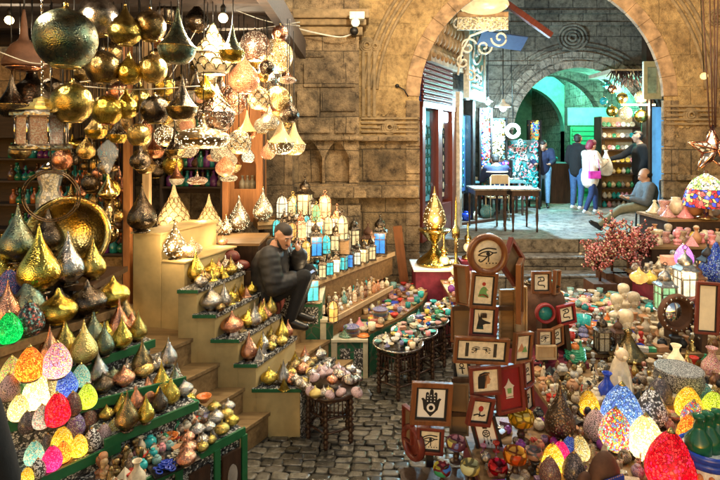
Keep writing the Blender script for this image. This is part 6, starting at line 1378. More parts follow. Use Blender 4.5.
    if kind == 'catcher':
        A.slab([(x*hs, z*hs) for x, z in circ(0, .4, .42, 20)], [[(x*hs, z*hs) for x, z in circ(0, .4, .32, 20)]], .002, M=Matrix.Translation((0, -.002, 0)))
        for i in range(5): Ribb([(.32*math.cos(2*PI*i/5), .4+.32*math.sin(2*PI*i/5)), (.32*math.cos(2*PI*(i+2)/5), .4+.32*math.sin(2*PI*(i+2)/5))], .02, None, 0)
        for x, z in ((-.35, -.4), (0, -.65), (.35, -.4)): Ribb([(x, .05), (x, z)], .025, None, 0); pl_([(x-.09, z), (x, z+.12), (x+.09, z), (x, z-.3)])
    if kind == 'scribble': Ribb([(-.5, .6), (.3, .7), (.4, .2), (-.3, .1), (-.4, -.4), (.4, -.5), (.5, -.8)], .07); pl_(circ(-.1, .4, .1))
    return [('figure', 'ink', A)]
def plaque(px, py, wpx, hpx, Y, yaw, roll, mot, label, fm='frame_wood', paper='paper_cream', bd='ink', rnd=False, fw=.115):
    p = P(px, py, Y); k = Y/F; r = empty('framed_plaque', p, label=label, cat='plaque', group='wooden plaques on the revolving stand', rot=(0, R(roll), R(yaw)))
    w_, h_ = wpx*k/2, hpx*k/2; f_ = min(w_, h_)*2*fw
    if rnd:
        MB().lathe([(w_-f_*1.3, .0), (w_-f_*1.25, -.02), (w_-f_*.5, -.03), (w_, -.018), (w_, .01), (w_-f_, .012)], 40, k=2, cap=False, M=Matrix.Rotation(R(90), 4, 'X') @ Matrix.Scale(-1, 4, (0, 0, 1))).obj('frame', fm, r)
        MB().lathe([(w_-f_, .0), (w_-f_, .008)], 40, M=Matrix.Rotation(R(90), 4, 'X')).obj('panel', paper, r)
        hs = (w_-f_)*.75; yo = -.0095
    else:
        o_ = [(-w_, -h_), (w_, -h_), (w_, h_), (-w_, h_)]; i_ = [(-w_+f_, -h_+f_), (w_-f_, -h_+f_), (w_-f_, h_-f_), (-w_+f_, h_-f_)]
        MB().slab(o_, [i_], .03, M=Matrix.Translation((0, -.02, 0))).obj('frame', fm, r, bev=.003)
        if bd: e_ = f_*.45; j_ = [(-w_+f_+e_, -h_+f_+e_), (w_-f_-e_, -h_+f_+e_), (w_-f_-e_, h_-f_-e_), (-w_+f_+e_, h_-f_-e_)]; MB().slab([(x*.999, z*.999) for x, z in i_], [j_], .004, M=Matrix.Translation((0, -.008, 0))).obj('border', bd, r)
        MB().box(-w_+f_*.9, w_-f_*.9, 0, .009, -h_+f_*.9, h_-f_*.9).obj('panel', paper, r)
        hs = min(w_, h_)-f_*1.35; yo = -.001
    if mot:
        for pn, mt, mb in motif(mot, hs):
            if mb.v: o = mb.obj(pn, mt, r); o.location = (0, yo, 0)
    return r
for a in [
 (487, 254, 41, 41, 2.9, 4, 0, 'eye', 'round wooden plaque with a black eye symbol on cream', 'frame_wood', 'paper_cream', None, True),
 (483, 290, 27, 36, 2.92, 4, 5, 'falcon', 'framed green falcon with a red disc below the round plaque'),
 (483, 321, 28, 32, 2.93, 2, 4, 'jackal', 'framed black jackal head below the falcon plaque', 'frame_red'),
 (481, 350, 56, 26, 2.86, 6, 5, 'eyes', 'long framed plaque with a pair of black eyes'),
 (485, 380, 32, 29, 2.9, 4, -3, 'queen', 'dark framed profile of a queen in black headdress', 'frame_red', 'paper_cream', None),
 (462, 368, 17, 25, 3.1, -20, -8, 'ankh', 'small black framed ankh cross behind the queen plaque', 'ink'),
 (509, 388, 30, 48, 3.0, 12, -5, 'lantern', 'red framed plaque with a silver lantern', 'frame_red', 'panel_red', None),
 (522, 347, 24, 30, 3.02, 28, 6, 'pyramids', 'framed plaque with painted tan pyramids at the right of the stand'),
 (480, 411, 27, 28, 2.86, 18, 14, 'sun', 'framed plaque with red disc tilted at the bottom of the stand', 'frame_red'),
 (487, 437, 26, 42, 2.95, -8, -14, 'catcher', 'black framed hanging feathers design tilted at the stand bottom', 'ink', 'paper_white', 'frame_red'),
 (431, 403, 41, 42, 2.85, 3, 4, 'hamsa', 'square framed plaque with a black open-hand symbol', 'frame_wood', 'paper_white'),
 (430, 440, 27, 27, 2.86, -3, 3, 'eye', 'small framed black eye under the open-hand plaque', 'frame_red'),
 (519, 290, 34, 58, 3.08, 68, 0, 'scribble', 'tall plaque seen nearly edge-on at the right of the falcon'),
 (512, 262, 40, 34, 3.12, 50, 40, None, 'tilted dark backed plaque behind the round eye plaque', 'frame_red', 'cardboard', None),
 (507, 316, 16, 54, 3.12, 6, 0, None, 'brown wooden plaque back seen behind the jackal plaque', 'oak', 'oak', None),
 (520, 318, 13, 64, 3.2, 10, 0, None, 'narrow pale wooden plaque back at the right rear of the stand', 'pale_wood', 'pale_wood', None),
 (462, 324, 22, 36, 3.15, -14, 0, None, 'brown wooden plaque back left of the jackal plaque', 'frame_wood', 'cardboard', None),
 (463, 285, 18, 40, 3.1, -55, -6, None, 'brown plaque seen from the side left of the falcon', 'frame_wood', 'cardboard', None),
 (459, 408, 19, 52, 3.05, -8, 0, None, 'plain brown backing board at the lower left of the stand', 'cardboard', 'cardboard', None),
 (527, 372, 16, 26, 3.1, 40, -6, 'scribble', 'small framed scribbled plaque right of the red lantern plaque', 'frame_red'),
 (528, 398, 15, 26, 3.12, 42, -8, 'ankh', 'small framed cross plaque low at the right of the stand', 'frame_red'),
 (409, 424, 16, 34, 2.95, -60, 0, None, 'brown plaque back turned away at the left of the small stand', 'frame_red', 'cardboard', None),
 (414, 442, 34, 34, 2.92, -62, 0, None, 'round red-brown wooden plaque turned sideways', 'frame_red', 'frame_red', None, True),
]: plaque(*a)
# ================================================================ RIGHT DISPLAY
RG = 'mosaic lamps of the right display'
random.seed(9)
eggs([
 (671, 492, .66, 47, 'egg_red', 3, 'huge glowing red mosaic lamp at the lower right'), (646, 459, .66, 34, 'egg_cream', 9, 'bright cream and yellow egg lamp left of the huge red one'),
 (622, 436, .66, 40, 'egg_skyblue', 3, 'large sky blue mosaic dome lamp'), (616, 450, .66, 32, 'egg_multi', 3, 'multicoloured yellow mosaic dome in front of the blue one'),
 (596, 440, .66, 24, 'egg_pinkpale', 0, 'pale mauve mosaic lamp left of the multicoloured dome'), (589, 416, .66, 20, 'egg_yellow', 3, 'yellow and orange egg lamp behind the mauve one'),
 (652, 425, .66, 28, 'egg_dots', 1, 'white lamp with dark spots behind the cream egg'), (660, 408, .66, 24, 'egg_dark', 0, 'grey-brown tall egg lamp behind the spotted one'),
 (689, 420, .66, 26, 'egg_yellow', 3, 'yellow mosaic lamp in the back right cluster'), (704, 408, .66, 20, 'egg_aqua', 3, 'aqua blue lamp at the back right'), (714, 422, .66, 24, 'egg_lime', 2, 'green and yellow mosaic lamp at the right edge'),
 (694, 432, .66, 24, 'egg_multi', 2, 'red and blue jewelled mosaic lamp above the orange one'), (691, 448, .66, 26, 'egg_orange', 3, 'orange mosaic lamp in the right cluster'), (699, 474, .66, 32, 'egg_white', 4, 'white floral mosaic lamp right of the huge red one'),
 (570, 458, .66, 17, 'egg_blue', 2, 'small blue mosaic egg by the dark wooden pieces'), (561, 464, .66, 18, 'egg_magenta', 4, 'magenta glowing egg in front of the small blue one'), (553, 472, .66, 22, 'egg_yellow', 5, 'vivid yellow egg at the bottom centre'),
 (550, 484, .66, 21, 'egg_brown', 0, 'brown mosaic egg at the bottom in front of the yellow egg'), (580, 460, .66, 19, 'egg_cream', 3, 'cream and yellow egg behind the brown mosaic one'), (574, 482, .66, 23, 'egg_dark', 0, 'dark speckled egg at the bottom right of centre'),
], RG)
for px, py, w_, lb, mt in ((560, 432, 30, 'dark pierced teardrop lamp standing amid trinkets', 'pierced_dark'),):
    p = G(px, 440, .66); spawn('tear_lamp', p, (w_*p.y/F/.6, w_*p.y/F/.6, w_*p.y/F/.6*1.15), 0, {'body': mt}, lb, 'lamp')
# blue, white and red mosaic pot with dark bottles, right corner
r = put('mosaic_pot', 706, 492, .66, 50, mats={'mosaic_pot': 'glazed_white'}, label='blue, white and red tiled pot in the bottom right corner', cat='pot', name='tiled_pot'); r.scale.z *= 1.7
MB().tube([(.47*math.cos(2*PI*i/28), .47*math.sin(2*PI*i/28), .5) for i in range(28)], .05, 8, closed=True).obj('rim', 'glazed_cobalt', r)
for z, m_ in ((.42, 'glazed_cobalt'), (.14, 'glazed_cobalt')): MB().lathe([(.495, z-.04), (.51, z), (.495, z+.04)], 28).obj('band', m_, r)
mb = MB()
for i in range(16): a = 2*PI*i/16; mb.ball((.5*math.cos(a), .5*math.sin(a), .28), .07, 8)
mb.obj('beads', 'glazed_orange', r)
for i in range(3):
    o = spawn('bottle', r.location+Vector((-.05+.06*i, -.02+.02*i, .16)), .24, 0, {'bottle': 'bottle_green'}, '%s dark bottle standing in the tiled pot' % ['left', 'middle', 'right'][i], 'bottle')
# leather saddle-like caps at the bottom
for px, py, w_, lb in ((604, 492, 40, 'dark brown leather camel saddle bag at the bottom edge'), (585, 496, 24, 'small black leather pouch at the bottom edge')):
    p = G(px, py, .66); k = w_*p.y/F
    r = empty('saddle_bag', p, .4, label=lb, cat='bag'); MB().lathe([(.45*k, 0), (.5*k, .15*k), (.46*k, .5*k), (.3*k, .85*k), (.1*k, 1.0*k), (0, 1.02*k)], 16, k=2, sx=1, sy=.6).obj('body', 'rust', r)
    MB().box(-.4*k, .3*k, -.34*k, -.29*k, .35*k, .55*k).obj('blue_strap', 'glazed_cobalt', r); mb = MB(); [mb.ball((-.36*k+.07*k*i, -.345*k, .57*k), .02*k, 6) for i in range(10)]; mb.obj('studs', 'brass', r)['kind'] = 'stuff'
# mosaic candle cups on wooden stems near the stand
for px, py, w_, cm, lb in ((521, 442, 26, 'egg_yellow', 'yellow beaded cup on a dark turned stem beside the stand'), (515, 478, 24, 'egg_orange', 'orange beaded cup at the bottom beside the stand'), (456, 462, 20, 'egg_pinkfloral', 'pink beaded cup left of the stand pole'), (442, 486, 18, 'egg_multi', 'multicoloured beaded cup at the bottom left of the stand'), (498, 486, 20, 'egg_red', 'red beaded cup at the bottom of the stand'), (534, 470, 18, 'egg_brown', 'dark beaded cup right of the orange one'), (470, 486, 20, 'egg_cream', 'cream beaded cup at the bottom centre')):
    z = .6 if px < 500 else .66; p = G(px, py, z); k = w_*p.y/F; r = empty('beaded_cup', p, label=lb, cat='cup', group='beaded cups around the plaque stand')
    MB().lathe([(.3*k, 0), (.32*k, .06*k), (.12*k, .15*k), (.16*k, .3*k), (.1*k, .45*k), (.2*k, .6*k)], 14, k=2).obj('stem', 'dark_wood', r)
    MB().lathe([(.2*k, .6*k), (.45*k, .75*k), (.5*k, .95*k), (.44*k, 1.15*k), (.4*k, 1.15*k), (.4*k, .95*k), (0, .8*k)], 20, k=1).obj('cup', cm, r)
r = empty('display_table', (0, 0, 0), label='low table under the beaded cups around the plaque stand', cat='table')
MB().box(.22, .615, 1.9, 2.87, .57, .598).obj('table_top', 'dark_wood', r); MB().box(.25, .6, 1.93, 2.84, -.02, .568).obj('skirt', 'maroon', r)
# random small wares over each table: kinds weighted by zone
LB = {'cat_statuette': 'cat statuette', 'camel_figurine': 'camel figurine', 'carved_bust': 'carved bust', 'pyramid_figure': 'little pyramid', 'mosaic_candle_cup': 'candle cup', 'perfume_flask': 'perfume flask', 'candle_holder': 'candle holder', 'wooden_drum': 'goblet drum', **KW}
def zone(key, xr, yr, n, kinds, cols, where, smin, smax, seed, avoid=()):
    random.seed(seed); z = TIER[key][0]+.001
    fill_poly(lambda x, y: all((x-a)**2+(y-b)**2 > c*c for a, b, c in avoid), xr, yr, z, n, where, 'wares on '+where, kinds, cols, smin, smax, LB)
zone('R0', (.68, 1.25), (2.3, 3.22), 105, ['bangle_heap', 'trinket_box', 'mosaic_candle_cup', 'perfume_flask', 'candle_holder', 'jar'], ['brown', 'black', 'red', 'purple', 'magenta', 'cream', 'ink_tan', 'bronze', 'silver'], 'the left end of the front table', .04, .07, 41)
zone('R0', (1.26, 1.9), (2.75, 3.25), 57, ['cat_statuette', 'camel_figurine', 'bangle_heap', 'bust' if False else 'carved_bust', 'trinket_box', 'perfume_flask'], ['ink', 'brown', 'sand', 'cream', 'alabaster', 'white'], 'the back edge of the front table', .05, .085, 42)
zone('R0', (1.95, 2.55), (2.7, 3.25), 34, ['bowl', 'jar', 'tagine', 'bangle_heap'], ['brown', 'sand', 'cream', 'red', 'green'], 'the right end of the front table', .08, .13, 43)
zone('R1', (1.25, 1.9), (3.36, 3.95), 105, ['cat_statuette', 'carved_bust', 'bangle_heap', 'trinket_box', 'pyramid_figure', 'perfume_flask', 'jar', 'camel_figurine'], ['ink', 'brown', 'cream', 'white', 'black', 'alabaster', 'ink_tan', 'bronze'], 'the left half of the second table', .05, .085, 44)
zone('R1', (1.9, 2.55), (3.36, 3.95), 95, ['cat_statuette', 'carved_bust', 'bowl', 'trinket_box', 'vase', 'jar', 'bangle_heap', 'candle_holder'], ['ink', 'brown', 'cream', 'white', 'red', 'alabaster', 'sand', 'brass'], 'the middle of the second table', .055, .09, 45)
zone('R1', (2.56, 3.15), (3.36, 3.95), 61, ['bowl', 'jar', 'vase', 'tagine', 'trinket_box'], ['green', 'sand', 'brown', 'cream', 'yellow', 'pink', 'grey'], 'the right end of the second table', .06, .11, 46)
av = [(1.52, 4.2, .26)]
zone('R2', (1.66, 2.3), (4.05, 4.85), 119, ['bowl', 'jar', 'cup', 'cat_statuette', 'bangle_heap', 'trinket_box', 'carved_bust', 'tagine'], ['cream', 'white', 'turquoise', 'red', 'orange', 'green', 'black', 'brown', 'cobalt'], 'the left half of the third table', .06, .1, 47)
zone('R2', (2.3, 3.0), (4.05, 4.85), 108, ['carved_bust', 'cat_statuette', 'candle_holder', 'vase', 'jar', 'trinket_box', 'wooden_drum', 'pyramid_figure'], ['ink', 'brown', 'sand', 'cream', 'alabaster', 'brass', 'ink_tan', 'stone_carving'], 'the middle of the third table', .06, .11, 48)
zone('R2', (3.0, 3.7), (4.05, 4.85), 68, ['vase', 'jar', 'trinket_box', 'bowl', 'carved_bust', 'candle_holder'], ['sand', 'red', 'brown', 'cream', 'alabaster', 'green', 'brass'], 'the right end of the third table', .07, .12, 49)
zone('R3', (2.0, 2.9), (4.95, 5.4), 105, ['bowl', 'bangle_heap', 'cup', 'jar', 'plate'], ['cream', 'white', 'orange', 'pink', 'red', 'yellow', 'turquoise', 'teal'], 'the near half of the far ceramics table', .055, .1, 50)
zone('R3', (2.0, 2.9), (5.4, 5.56), 91, ['bowl', 'bangle_heap', 'plate', 'bowl', 'cup'], ['black', 'white', 'teal', 'turquoise', 'cobalt', 'cream', 'green'], 'the rear half of the far ceramics table', .06, .1, 51)
zone('R4', (3.0, 3.9), (4.95, 5.75), 95, ['jar', 'vase', 'carved_bust', 'pyramid_figure', 'candle_holder', 'wooden_drum', 'mosaic_candle_cup'], ['sand', 'cream', 'alabaster', 'black', 'brown', 'stone_carving', 'ink_tan', 'white', 'painted_brown' if False else 'pink'], 'the raised table by the pillar', .07, .12, 52)
zone('R5', (3.4, 4.6), (5.95, 6.45), 61, ['jar', 'carved_bust', 'vase', 'wooden_drum', 'pyramid_figure'], ['sand', 'alabaster', 'stone_carving', 'yellow', 'cream', 'pink', 'ink_tan'], 'the higher shelf near the pillar', .1, .17, 53)
zone('R6', (3.95, 5.2), (6.55, 7.1), 27, ['wooden_drum', 'jar', 'tagine'], ['sand', 'alabaster', 'ink_tan', 'stone_carving', 'cream', 'pink'], 'the top ledge against the pillar', .16, .26, 54)
zone('R0', (1.12, 1.62), (2.5, 3.28), 60, ['bangle_heap', 'trinket_box', 'perfume_flask', 'jar', 'camel_figurine'], ['brown', 'black', 'red', 'purple', 'cream', 'ink_tan', 'bronze', 'silver', 'sand'], 'the middle of the front table', .04, .07, 61)
zone('R0', (1.7, 2.58), (2.4, 3.28), 60, ['bowl', 'trinket_box', 'perfume_flask', 'jar', 'cup'], ['brown', 'black', 'red', 'cream', 'ink_tan', 'bronze', 'silver', 'sand', 'teal'], 'the right part of the front table', .04, .08, 62)
zone('R1', (1.23, 1.9), (3.32, 3.55), 50, ['bangle_heap', 'trinket_box', 'perfume_flask', 'jar', 'camel_figurine', 'cat_statuette'], ['brown', 'black', 'white', 'cream', 'ink_tan', 'bronze', 'ink', 'sand'], 'the front edge of the second table', .04, .07, 63)
zone('R1', (1.21, 1.55), (3.31, 3.95), 70, ['bangle_heap', 'trinket_box', 'perfume_flask', 'jar', 'bowl', 'cat_statuette'], ['brown', 'black', 'white', 'red', 'ink_tan', 'bronze', 'teal', 'sand'], 'the left edge of the second table', .04, .07, 64)
zone('R0', (1.0, 2.55), (3.1, 3.29), 60, ['bangle_heap', 'trinket_box', 'candle_holder', 'jar', 'carved_bust'], ['brown', 'black', 'cream', 'red', 'ink_tan', 'bronze', 'silver', 'sand'], 'the far strip of the front table', .05, .08, 65)
zone('R4', (2.98, 3.6), (4.93, 5.5), 60, ['jar', 'trinket_box', 'perfume_flask', 'bangle_heap', 'candle_holder'], ['white', 'black', 'cream', 'silver', 'brass', 'green', 'pink'], 'the front of the raised table by the pillar', .05, .09, 66)
# heroes of the right display
g2 = 'small lit lanterns of the right display'
for px, py, z, w_, glow, fr_, lb in ((665, 312, .98, 16, 'glow_green', 'silver', 'white lit lantern with pale green pane near the round mirror'), (685, 298, .98, 17, 'glow_white', 'silver', 'bright white boxy lantern right of the pale green one'), (708, 284, .98, 14, 'glow_amber', 'ink', 'black lantern with dim yellow glass near the right edge'), (602, 352, .76, 13, 'painted_cream', 'dark_bronze', 'dark unlit lantern with cream panes amid figurines'), (618, 350, .76, 11, 'painted_brown', 'rust', 'brown unlit lantern right of the cream-paned one'), (697, 298, .98, 12, 'painted_red', 'rust', 'red-brown unlit lantern beside the bright white one')):
    r = put('lantern', px, py, z, w_, mats={'glass': glow, 'frame': fr_, 'roof': fr_, 'base': fr_}, label=lb, cat='lantern', group=g2)
    if glow == 'glow_white': lamp(r, (0, -1.2, 1.6), 1.5, WARM, .03)
r = put('egg_lamp', 684, 266, 1.2, 17, mats={'shade': 'egg_purple'}, label='violet glowing egg lamp on the higher shelf', cat='lamp'); 
for c in r.children:
    if c.name.startswith('shade'): MT.setdefault('egg_violet', mosaic('egg_violet', [(.8, .2, .95), (.9, .4, .8), (.6, .1, .9)], (.3, .05, .3), 1.0, 46)); c.data = c.data.copy(); c.data.materials[0] = MT['egg_violet']
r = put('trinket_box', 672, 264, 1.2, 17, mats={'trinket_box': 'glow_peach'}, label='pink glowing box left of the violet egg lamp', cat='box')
# stained glass table lamp
r = put('candle_holder', 706, 220, 1.42, 10, mats={'candle_holder': 'brass'}, label='base', cat='x', name='x'); TOPS.remove(r); bpy.data.objects.remove(r)
p = G(706, 219, 1.42); k = 42*p.y/F; r = empty('stained_glass_lamp', p, label='domed stained glass table lamp with red and blue border', cat='lamp')
MB().lathe([(.25*k, 0), (.26*k, .04*k), (.06*k, .1*k), (.05*k, .5*k)], 18, k=1).obj('base', 'bronze', r)
MB().lathe([(.5*k, .3*k), (.47*k, .5*k), (.4*k, .72*k)], 28, k=3).obj('border', 'tiffany_rim', r); MB().lathe([(.4*k, .72*k), (.28*k, .92*k), (.1*k, 1.05*k), (.02*k, 1.1*k)], 28, k=3).obj('dome', 'tiffany', r)
MB().ball((0, 0, 1.12*k), .05*k, 10).obj('finial', 'rust', r); lamp(r, (0, 0, .4*k), 9, WARM, .04)
# star lantern hanging on the right wall
p = P(712, 150, 6.7); k = 50*6.7/F; r = empty('star_lantern', p, label='pink and black star-shaped lantern hanging at the right wall', cat='hanging lamp')
pts = []
for i in range(10): rr = .5*k if i % 2 == 0 else .2*k; a = PI/2+PI*i/5; pts.append((rr*math.cos(a), rr*math.sin(a)))
v = [(x, 0, z) for x, z in pts]+[(0, -.16*k, 0), (0, .16*k, 0)]
mb = MB().add(v, [(i, (i+1) % 10, 10) for i in range(10)]+[((i+1) % 10, i, 11) for i in range(10)], 0, False); mb.obj('body', 'egg_dots', r)
mb = MB()
for i in range(10): mb.tube([(pts[i][0], 0, pts[i][1]), (0, -.17*k, 0)], .012, 5); mb.tube([(pts[i][0], -.005, pts[i][1]), (pts[(i+1) % 10][0], -.005, pts[(i+1) % 10][1])], .014, 5)
mb.obj('frame', 'copper', r); mb = MB()
for x in (-.1, .02, .1, .16): mb.tube([(x*.3, 0, .45*k), (x, .1, 2.8)], .009, 5)
mb.obj('cords', 'rust', r)
o = MB().ball((0, 0, 0), .05, 10).obj('fitting', 'glow_warm'); TOPS  # small orange bead lamp on the cords
o.location = P(704, 76, 7.2); tag(o, 'tiny orange bead light on the hanging cords at right', 'light')
MB().tube([(0, 0, 0), (0, .1, 1.6)], .006, 4).obj('cord', 'iron', o)
# round mirrors, frames
for px, py, wpx, Y, yaw, pan, fm, lb in ((676, 313, 38, 4.15, 6, 'mirror', 'rust', 'round mirror in a carved dark frame'), (700, 318, 44, 4.4, -4, 'mirror_blue', 'frame_red', 'round blue mirror half hidden behind the dark framed mirror')):
    r = empty('round_mirror', P(px, py, Y), R(yaw), label=lb, cat='mirror'); w_ = wpx*Y/F/2
    MB().lathe([(w_*.7, .0), (w_*.78, -.03), (w_*.95, -.03), (w_, -.01), (w_, .01), (w_*.7, .012)], 36, k=2, cap=False, M=Matrix.Rotation(R(90), 4, 'X') @ Matrix.Scale(-1, 4, (0, 0, 1))).obj('frame', fm, r)
    MB().lathe([(w_*.74, 0), (w_*.74, .01)], 36, M=Matrix.Rotation(R(90), 4, 'X')).obj('glass', pan, r)
    mb = MB(); [mb.ball((w_*.86*math.cos(a*PI/9), -.034, w_*.86*math.sin(a*PI/9)), w_*.07, 6) for a in range(18)]; mb.obj('studs', 'silver', r)['kind'] = 'stuff'
    MB().box(-.03, .03, .012, .1, .76-r.location.z, .0).obj('easel', 'dark_wood', r)
RP = lambda *a, **k: plaque(*a, **k)
for a in [
 (707, 308, 22, 52, 4.0, -8, 2, None, 'tall dark framed mirror leaning at the right', 'frame_red', 'ivory', 'ink'), (541, 282, 20, 22, 4.1, 2, 0, 'scribble', 'small framed turquoise figure on top of the dark pot', 'frame_wood', 'paper_cream', 'ink'),
 (566, 314, 20, 20, 4.0, 14, -8, 'scribble', 'red framed drawing leaning on the dark pot', 'panel_red', 'paper_cream', 'ink'), (545, 338, 16, 18, 3.85, 4, 0, 'eye', 'small framed eye drawing below the dark pot', 'frame_wood', 'paper_cream', 'ink'),
 (557, 336, 16, 20, 3.9, 35, -4, 'scribble', 'small framed drawing angled beside the framed eye', 'frame_wood', 'paper_cream', 'ink'), (546, 352, 20, 14, 3.82, 2, 0, None, 'pale wooden box front below the small framed eye', 'pale_wood', 'pale_wood', None),
 (545, 313, 20, 20, 3.95, 0, 0, None, 'round turquoise plate in a red rim on the dark pot', 'panel_red', 'glazed_teal', None, True), (556, 282, 14, 24, 4.15, 50, 10, None, 'brown triangular plaque end on top of the dark pot', 'frame_wood', 'cardboard', None),
]:
    o = plaque(*a); o['group'] = 'framed pieces of the right display'
    if a[0] not in (541, 556): MB().box(-.02, .02, .012, .14, (.72 if a[4] < 4.0 else .76)-o.location.z, -.0).obj('easel', 'dark_wood', o)
r = empty('metal_pot', (G(546, 336, .84).x, 4.25, .762), label='big dark metal pot propping up framed drawings', cat='pot')
MB().lathe([(.12, .0), (.17, .1), (.19, .25), (.17, .38), (.13, .44), (.15, .47)], 24, k=3).obj('body', 'rust', r); MB().lathe([(.145, .47), (.1, .5), (0, .51)], 24).obj('lid', 'dark_bronze', r)
MB().box(-.26, .2, -.42, .2, -.78, -.002).obj('stand', 'maroon', r)
r = put('mosaic_pot', 679, 392, .72, 46, mats={'mosaic_pot': 'terrazzo'}, label='wide dark pot inlaid with white stars behind the mosaic lamps', cat='pot', name='inlaid_pot')
r = put('vase', 712, 378, .72, 20, mats={'vase': 'painted_pink'}, label='pinkish painted vase at the right edge', cat='vase')
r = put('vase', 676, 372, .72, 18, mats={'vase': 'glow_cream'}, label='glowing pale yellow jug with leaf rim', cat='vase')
r = put('tagine', 628, 358, .76, 36, mats={'tagine': 'bronze'}, label='dark bronze lidded dish amid the figurines', cat='dish')
for i in range(5):
    r = put('bowl', 576-i*.3, 366-i*2.2, .72, 20, mats={'bowl': 'glazed_green'}, label='bright green nested bowl left of the figurines', cat='bowl', group='stack of bright green bowls')
r = put('cup', 583, 330, .76, 16, mats={'cup': 'glazed_turquoise'}, label='turquoise cup at the front of the third table', cat='cup'); r = put('bowl', 595, 333, .76, 20, mats={'bowl': 'glazed_orange'}, label='orange bowl right of the turquoise cup', cat='bowl')
for px, py, z, w_, lb in ((626, 345, .76, 20, 'cream carved head with black ear'), (620, 392, .72, 26, 'white dog figure with a black patch'), (607, 400, .72, 18, 'navy blue vase-like figure'), (624, 310, .78, 15, 'cream carved bust above the figurines'), (634, 320, .78, 16, 'orange-brown carved bust on the far table'), (617, 322, .78, 16, 'pale yellow carved bust on the far table')):
    m_ = 'glazed_cobalt' if 'navy' in lb else ('stone_carving' if 'orange' in lb else 'alabaster'); k_ = 'vase' if 'navy' in lb else ('cat_statuette' if 'dog' in lb else 'carved_bust')
    put(k_, px, py, z, w_, mats={k_: m_}, label=lb, cat='figure')
for i, (px, py) in enumerate(((584, 414), (597, 412))):
    put('wooden_drum', px, py, .66, 12, mats={'wooden_drum': 'alabaster'}, label=['left', 'right'][i]+' pale fluted stone column figure behind the mosaic eggs', cat='column')
# beaded trees by the steps
random.seed(77)
for px, py, h_, lb in ((612, 262, 70, 'tall red and white beaded tree beside the seated man'), (628, 266, 62, 'second red beaded tree near the pillar'), (600, 272, 40, 'low red and pale beaded bush by the steps'), (640, 262, 50, 'dark red beaded tree against the pillar edge')):
    p = G(px, py, 1.0 if px > 605 else .93); k = p.y/F; r = empty('beaded_tree', (p.x, p.y, p.z), label=lb, cat='ornament', group='beaded trees by the steps')
    tr = MB(); bd1 = MB(); bd2 = MB(); bd3 = MB(); hh = h_*k*.68
    tr.tube([(0, 0, -.1), (0, 0, hh*.5)], .015, 6)
    for i in range(80):
        a = random.uniform(0, 6.28); z0 = random.uniform(.02, .8)*hh; L2 = random.uniform(.06, .2); e_ = (L2*math.cos(a), L2*math.sin(a), z0+L2*random.uniform(.2, .9)); tr.tube([(0, 0, z0), e_], .005, 4)
        for t in range(9):
            q = random.uniform(.3, 1.05); random.choice((bd1, bd1, bd2, bd2, bd3)).ball((e_[0]*q+random.uniform(-.02, .02), e_[1]*q+random.uniform(-.02, .02), z0+(e_[2]-z0)*q+random.uniform(-.02, .02)), random.uniform(.008, .016), 5)
    tr.obj('branches', 'rust', r); [q_.obj(n_, m_, r).__setitem__('kind', 'stuff') for q_, n_, m_ in ((bd1, 'red_beads', 'coral_bead'), (bd2, 'pale_beads', 'glazed_pink'), (bd3, 'dark_beads', 'glazed_cream'))]
    MB().box(-.13, .13, -.13, .13, -p.z, -.1).obj('stand', 'rust', r)
for px, py, w_, m_, lb in ((639, 284, 17, 'glow_amber', 'glowing yellow round lamp under the beaded trees'), (650, 284, 14, 'glazed_yellow', 'yellow carved figure beside the glowing lamp')):
    r = put('onion_lamp' if 'lamp' in lb else 'carved_bust', px, py, .98, w_, mats={'body': m_, 'carved_bust': m_}, label=lb, cat='lamp' if 'lamp' in lb else 'figure')
for px, py, w_ in ((674, 275, 30), (692, 276, 26)):
    r = put('tagine', px, py, .98, w_, mats={'tagine': 'terrazzo'}, label='black and white striped cone vessel %s' % ('left of the other near the white lantern' if px < 680 else 'right of its twin near the yellow lantern'), cat='vessel')
# tall mosaic blue lamp, right edge
r = put('pear_lamp', 716, 285, .98, 30, mats={'body': 'egg_blue'}, label='blue and white mosaic lamp cut by the right edge', cat='lamp')
# ================================================================ TABLES AND CHAIRS ON THE UPPER PAVEMENT
def table(px0, px1, Y0, Y1, label):
    xa, xb = P(px0, 0, Y0).x, P(px1, 0, Y0).x; r = empty('cafe_table', (xa, Y0, PZ), label=label, cat='table', group='tables on the upper pavement')
    MB().box(0, xb-xa, 0, Y1-Y0, .71, .74).obj('table_top', 'paving_slab', r, bev=.004); MB().box(.03, xb-xa-.03, .03, Y1-Y0-.03, .62, .709).obj('apron', 'dark_wood', r)
    for x in (.05, xb-xa-.05):
        for y in (.05, Y1-Y0-.05): MB().lathe([(.015, 0), (.02, .05), (.014, .08), (.026, .25), (.016, .4), (.03, .45), (.018, .5), (.03, .55), (.03, .62)], 10, M=Matrix.Translation((x, y, 0)), k=1).obj('leg', 'dark_wood', r)
table(474, 509, 8.95, 9.6, 'left dark-legged table near the edge of the upper pavement'); table(511, 541, 8.85, 9.5, 'right dark-legged table near the edge of the upper pavement')
def chair(p, rz, label, mat, seatm):
    r = empty('chair', p, rz, label=label, cat='chair')
    MB().box(-.2, .2, -.2, .2, .43, .46).obj('seat', seatm, r, bev=.01); o = MB(); o.slab([(-.2, .72), (.2, .72), (.2, .84), (.15, .9), (-.15, .9), (-.2, .84)], [], .03); o.obj('backrest', seatm, r, bev=.005).location = (0, -.21, 0)
    for x in (-.18, .18):
        MB().tube([(x, .18, 0), (x, .17, .43)], .016, 8).obj('leg', mat, r); MB().tube([(x, -.23, 0), (x, -.19, .43), (x, -.2, .85)], .016, 8).obj('leg', mat, r)
    mb = MB(); [mb.tube([(x, -.2, .46), (x, -.2, .72)], .01, 6) for x in (-.1, 0, .1)]; mb.obj('spindles', mat, r); return r
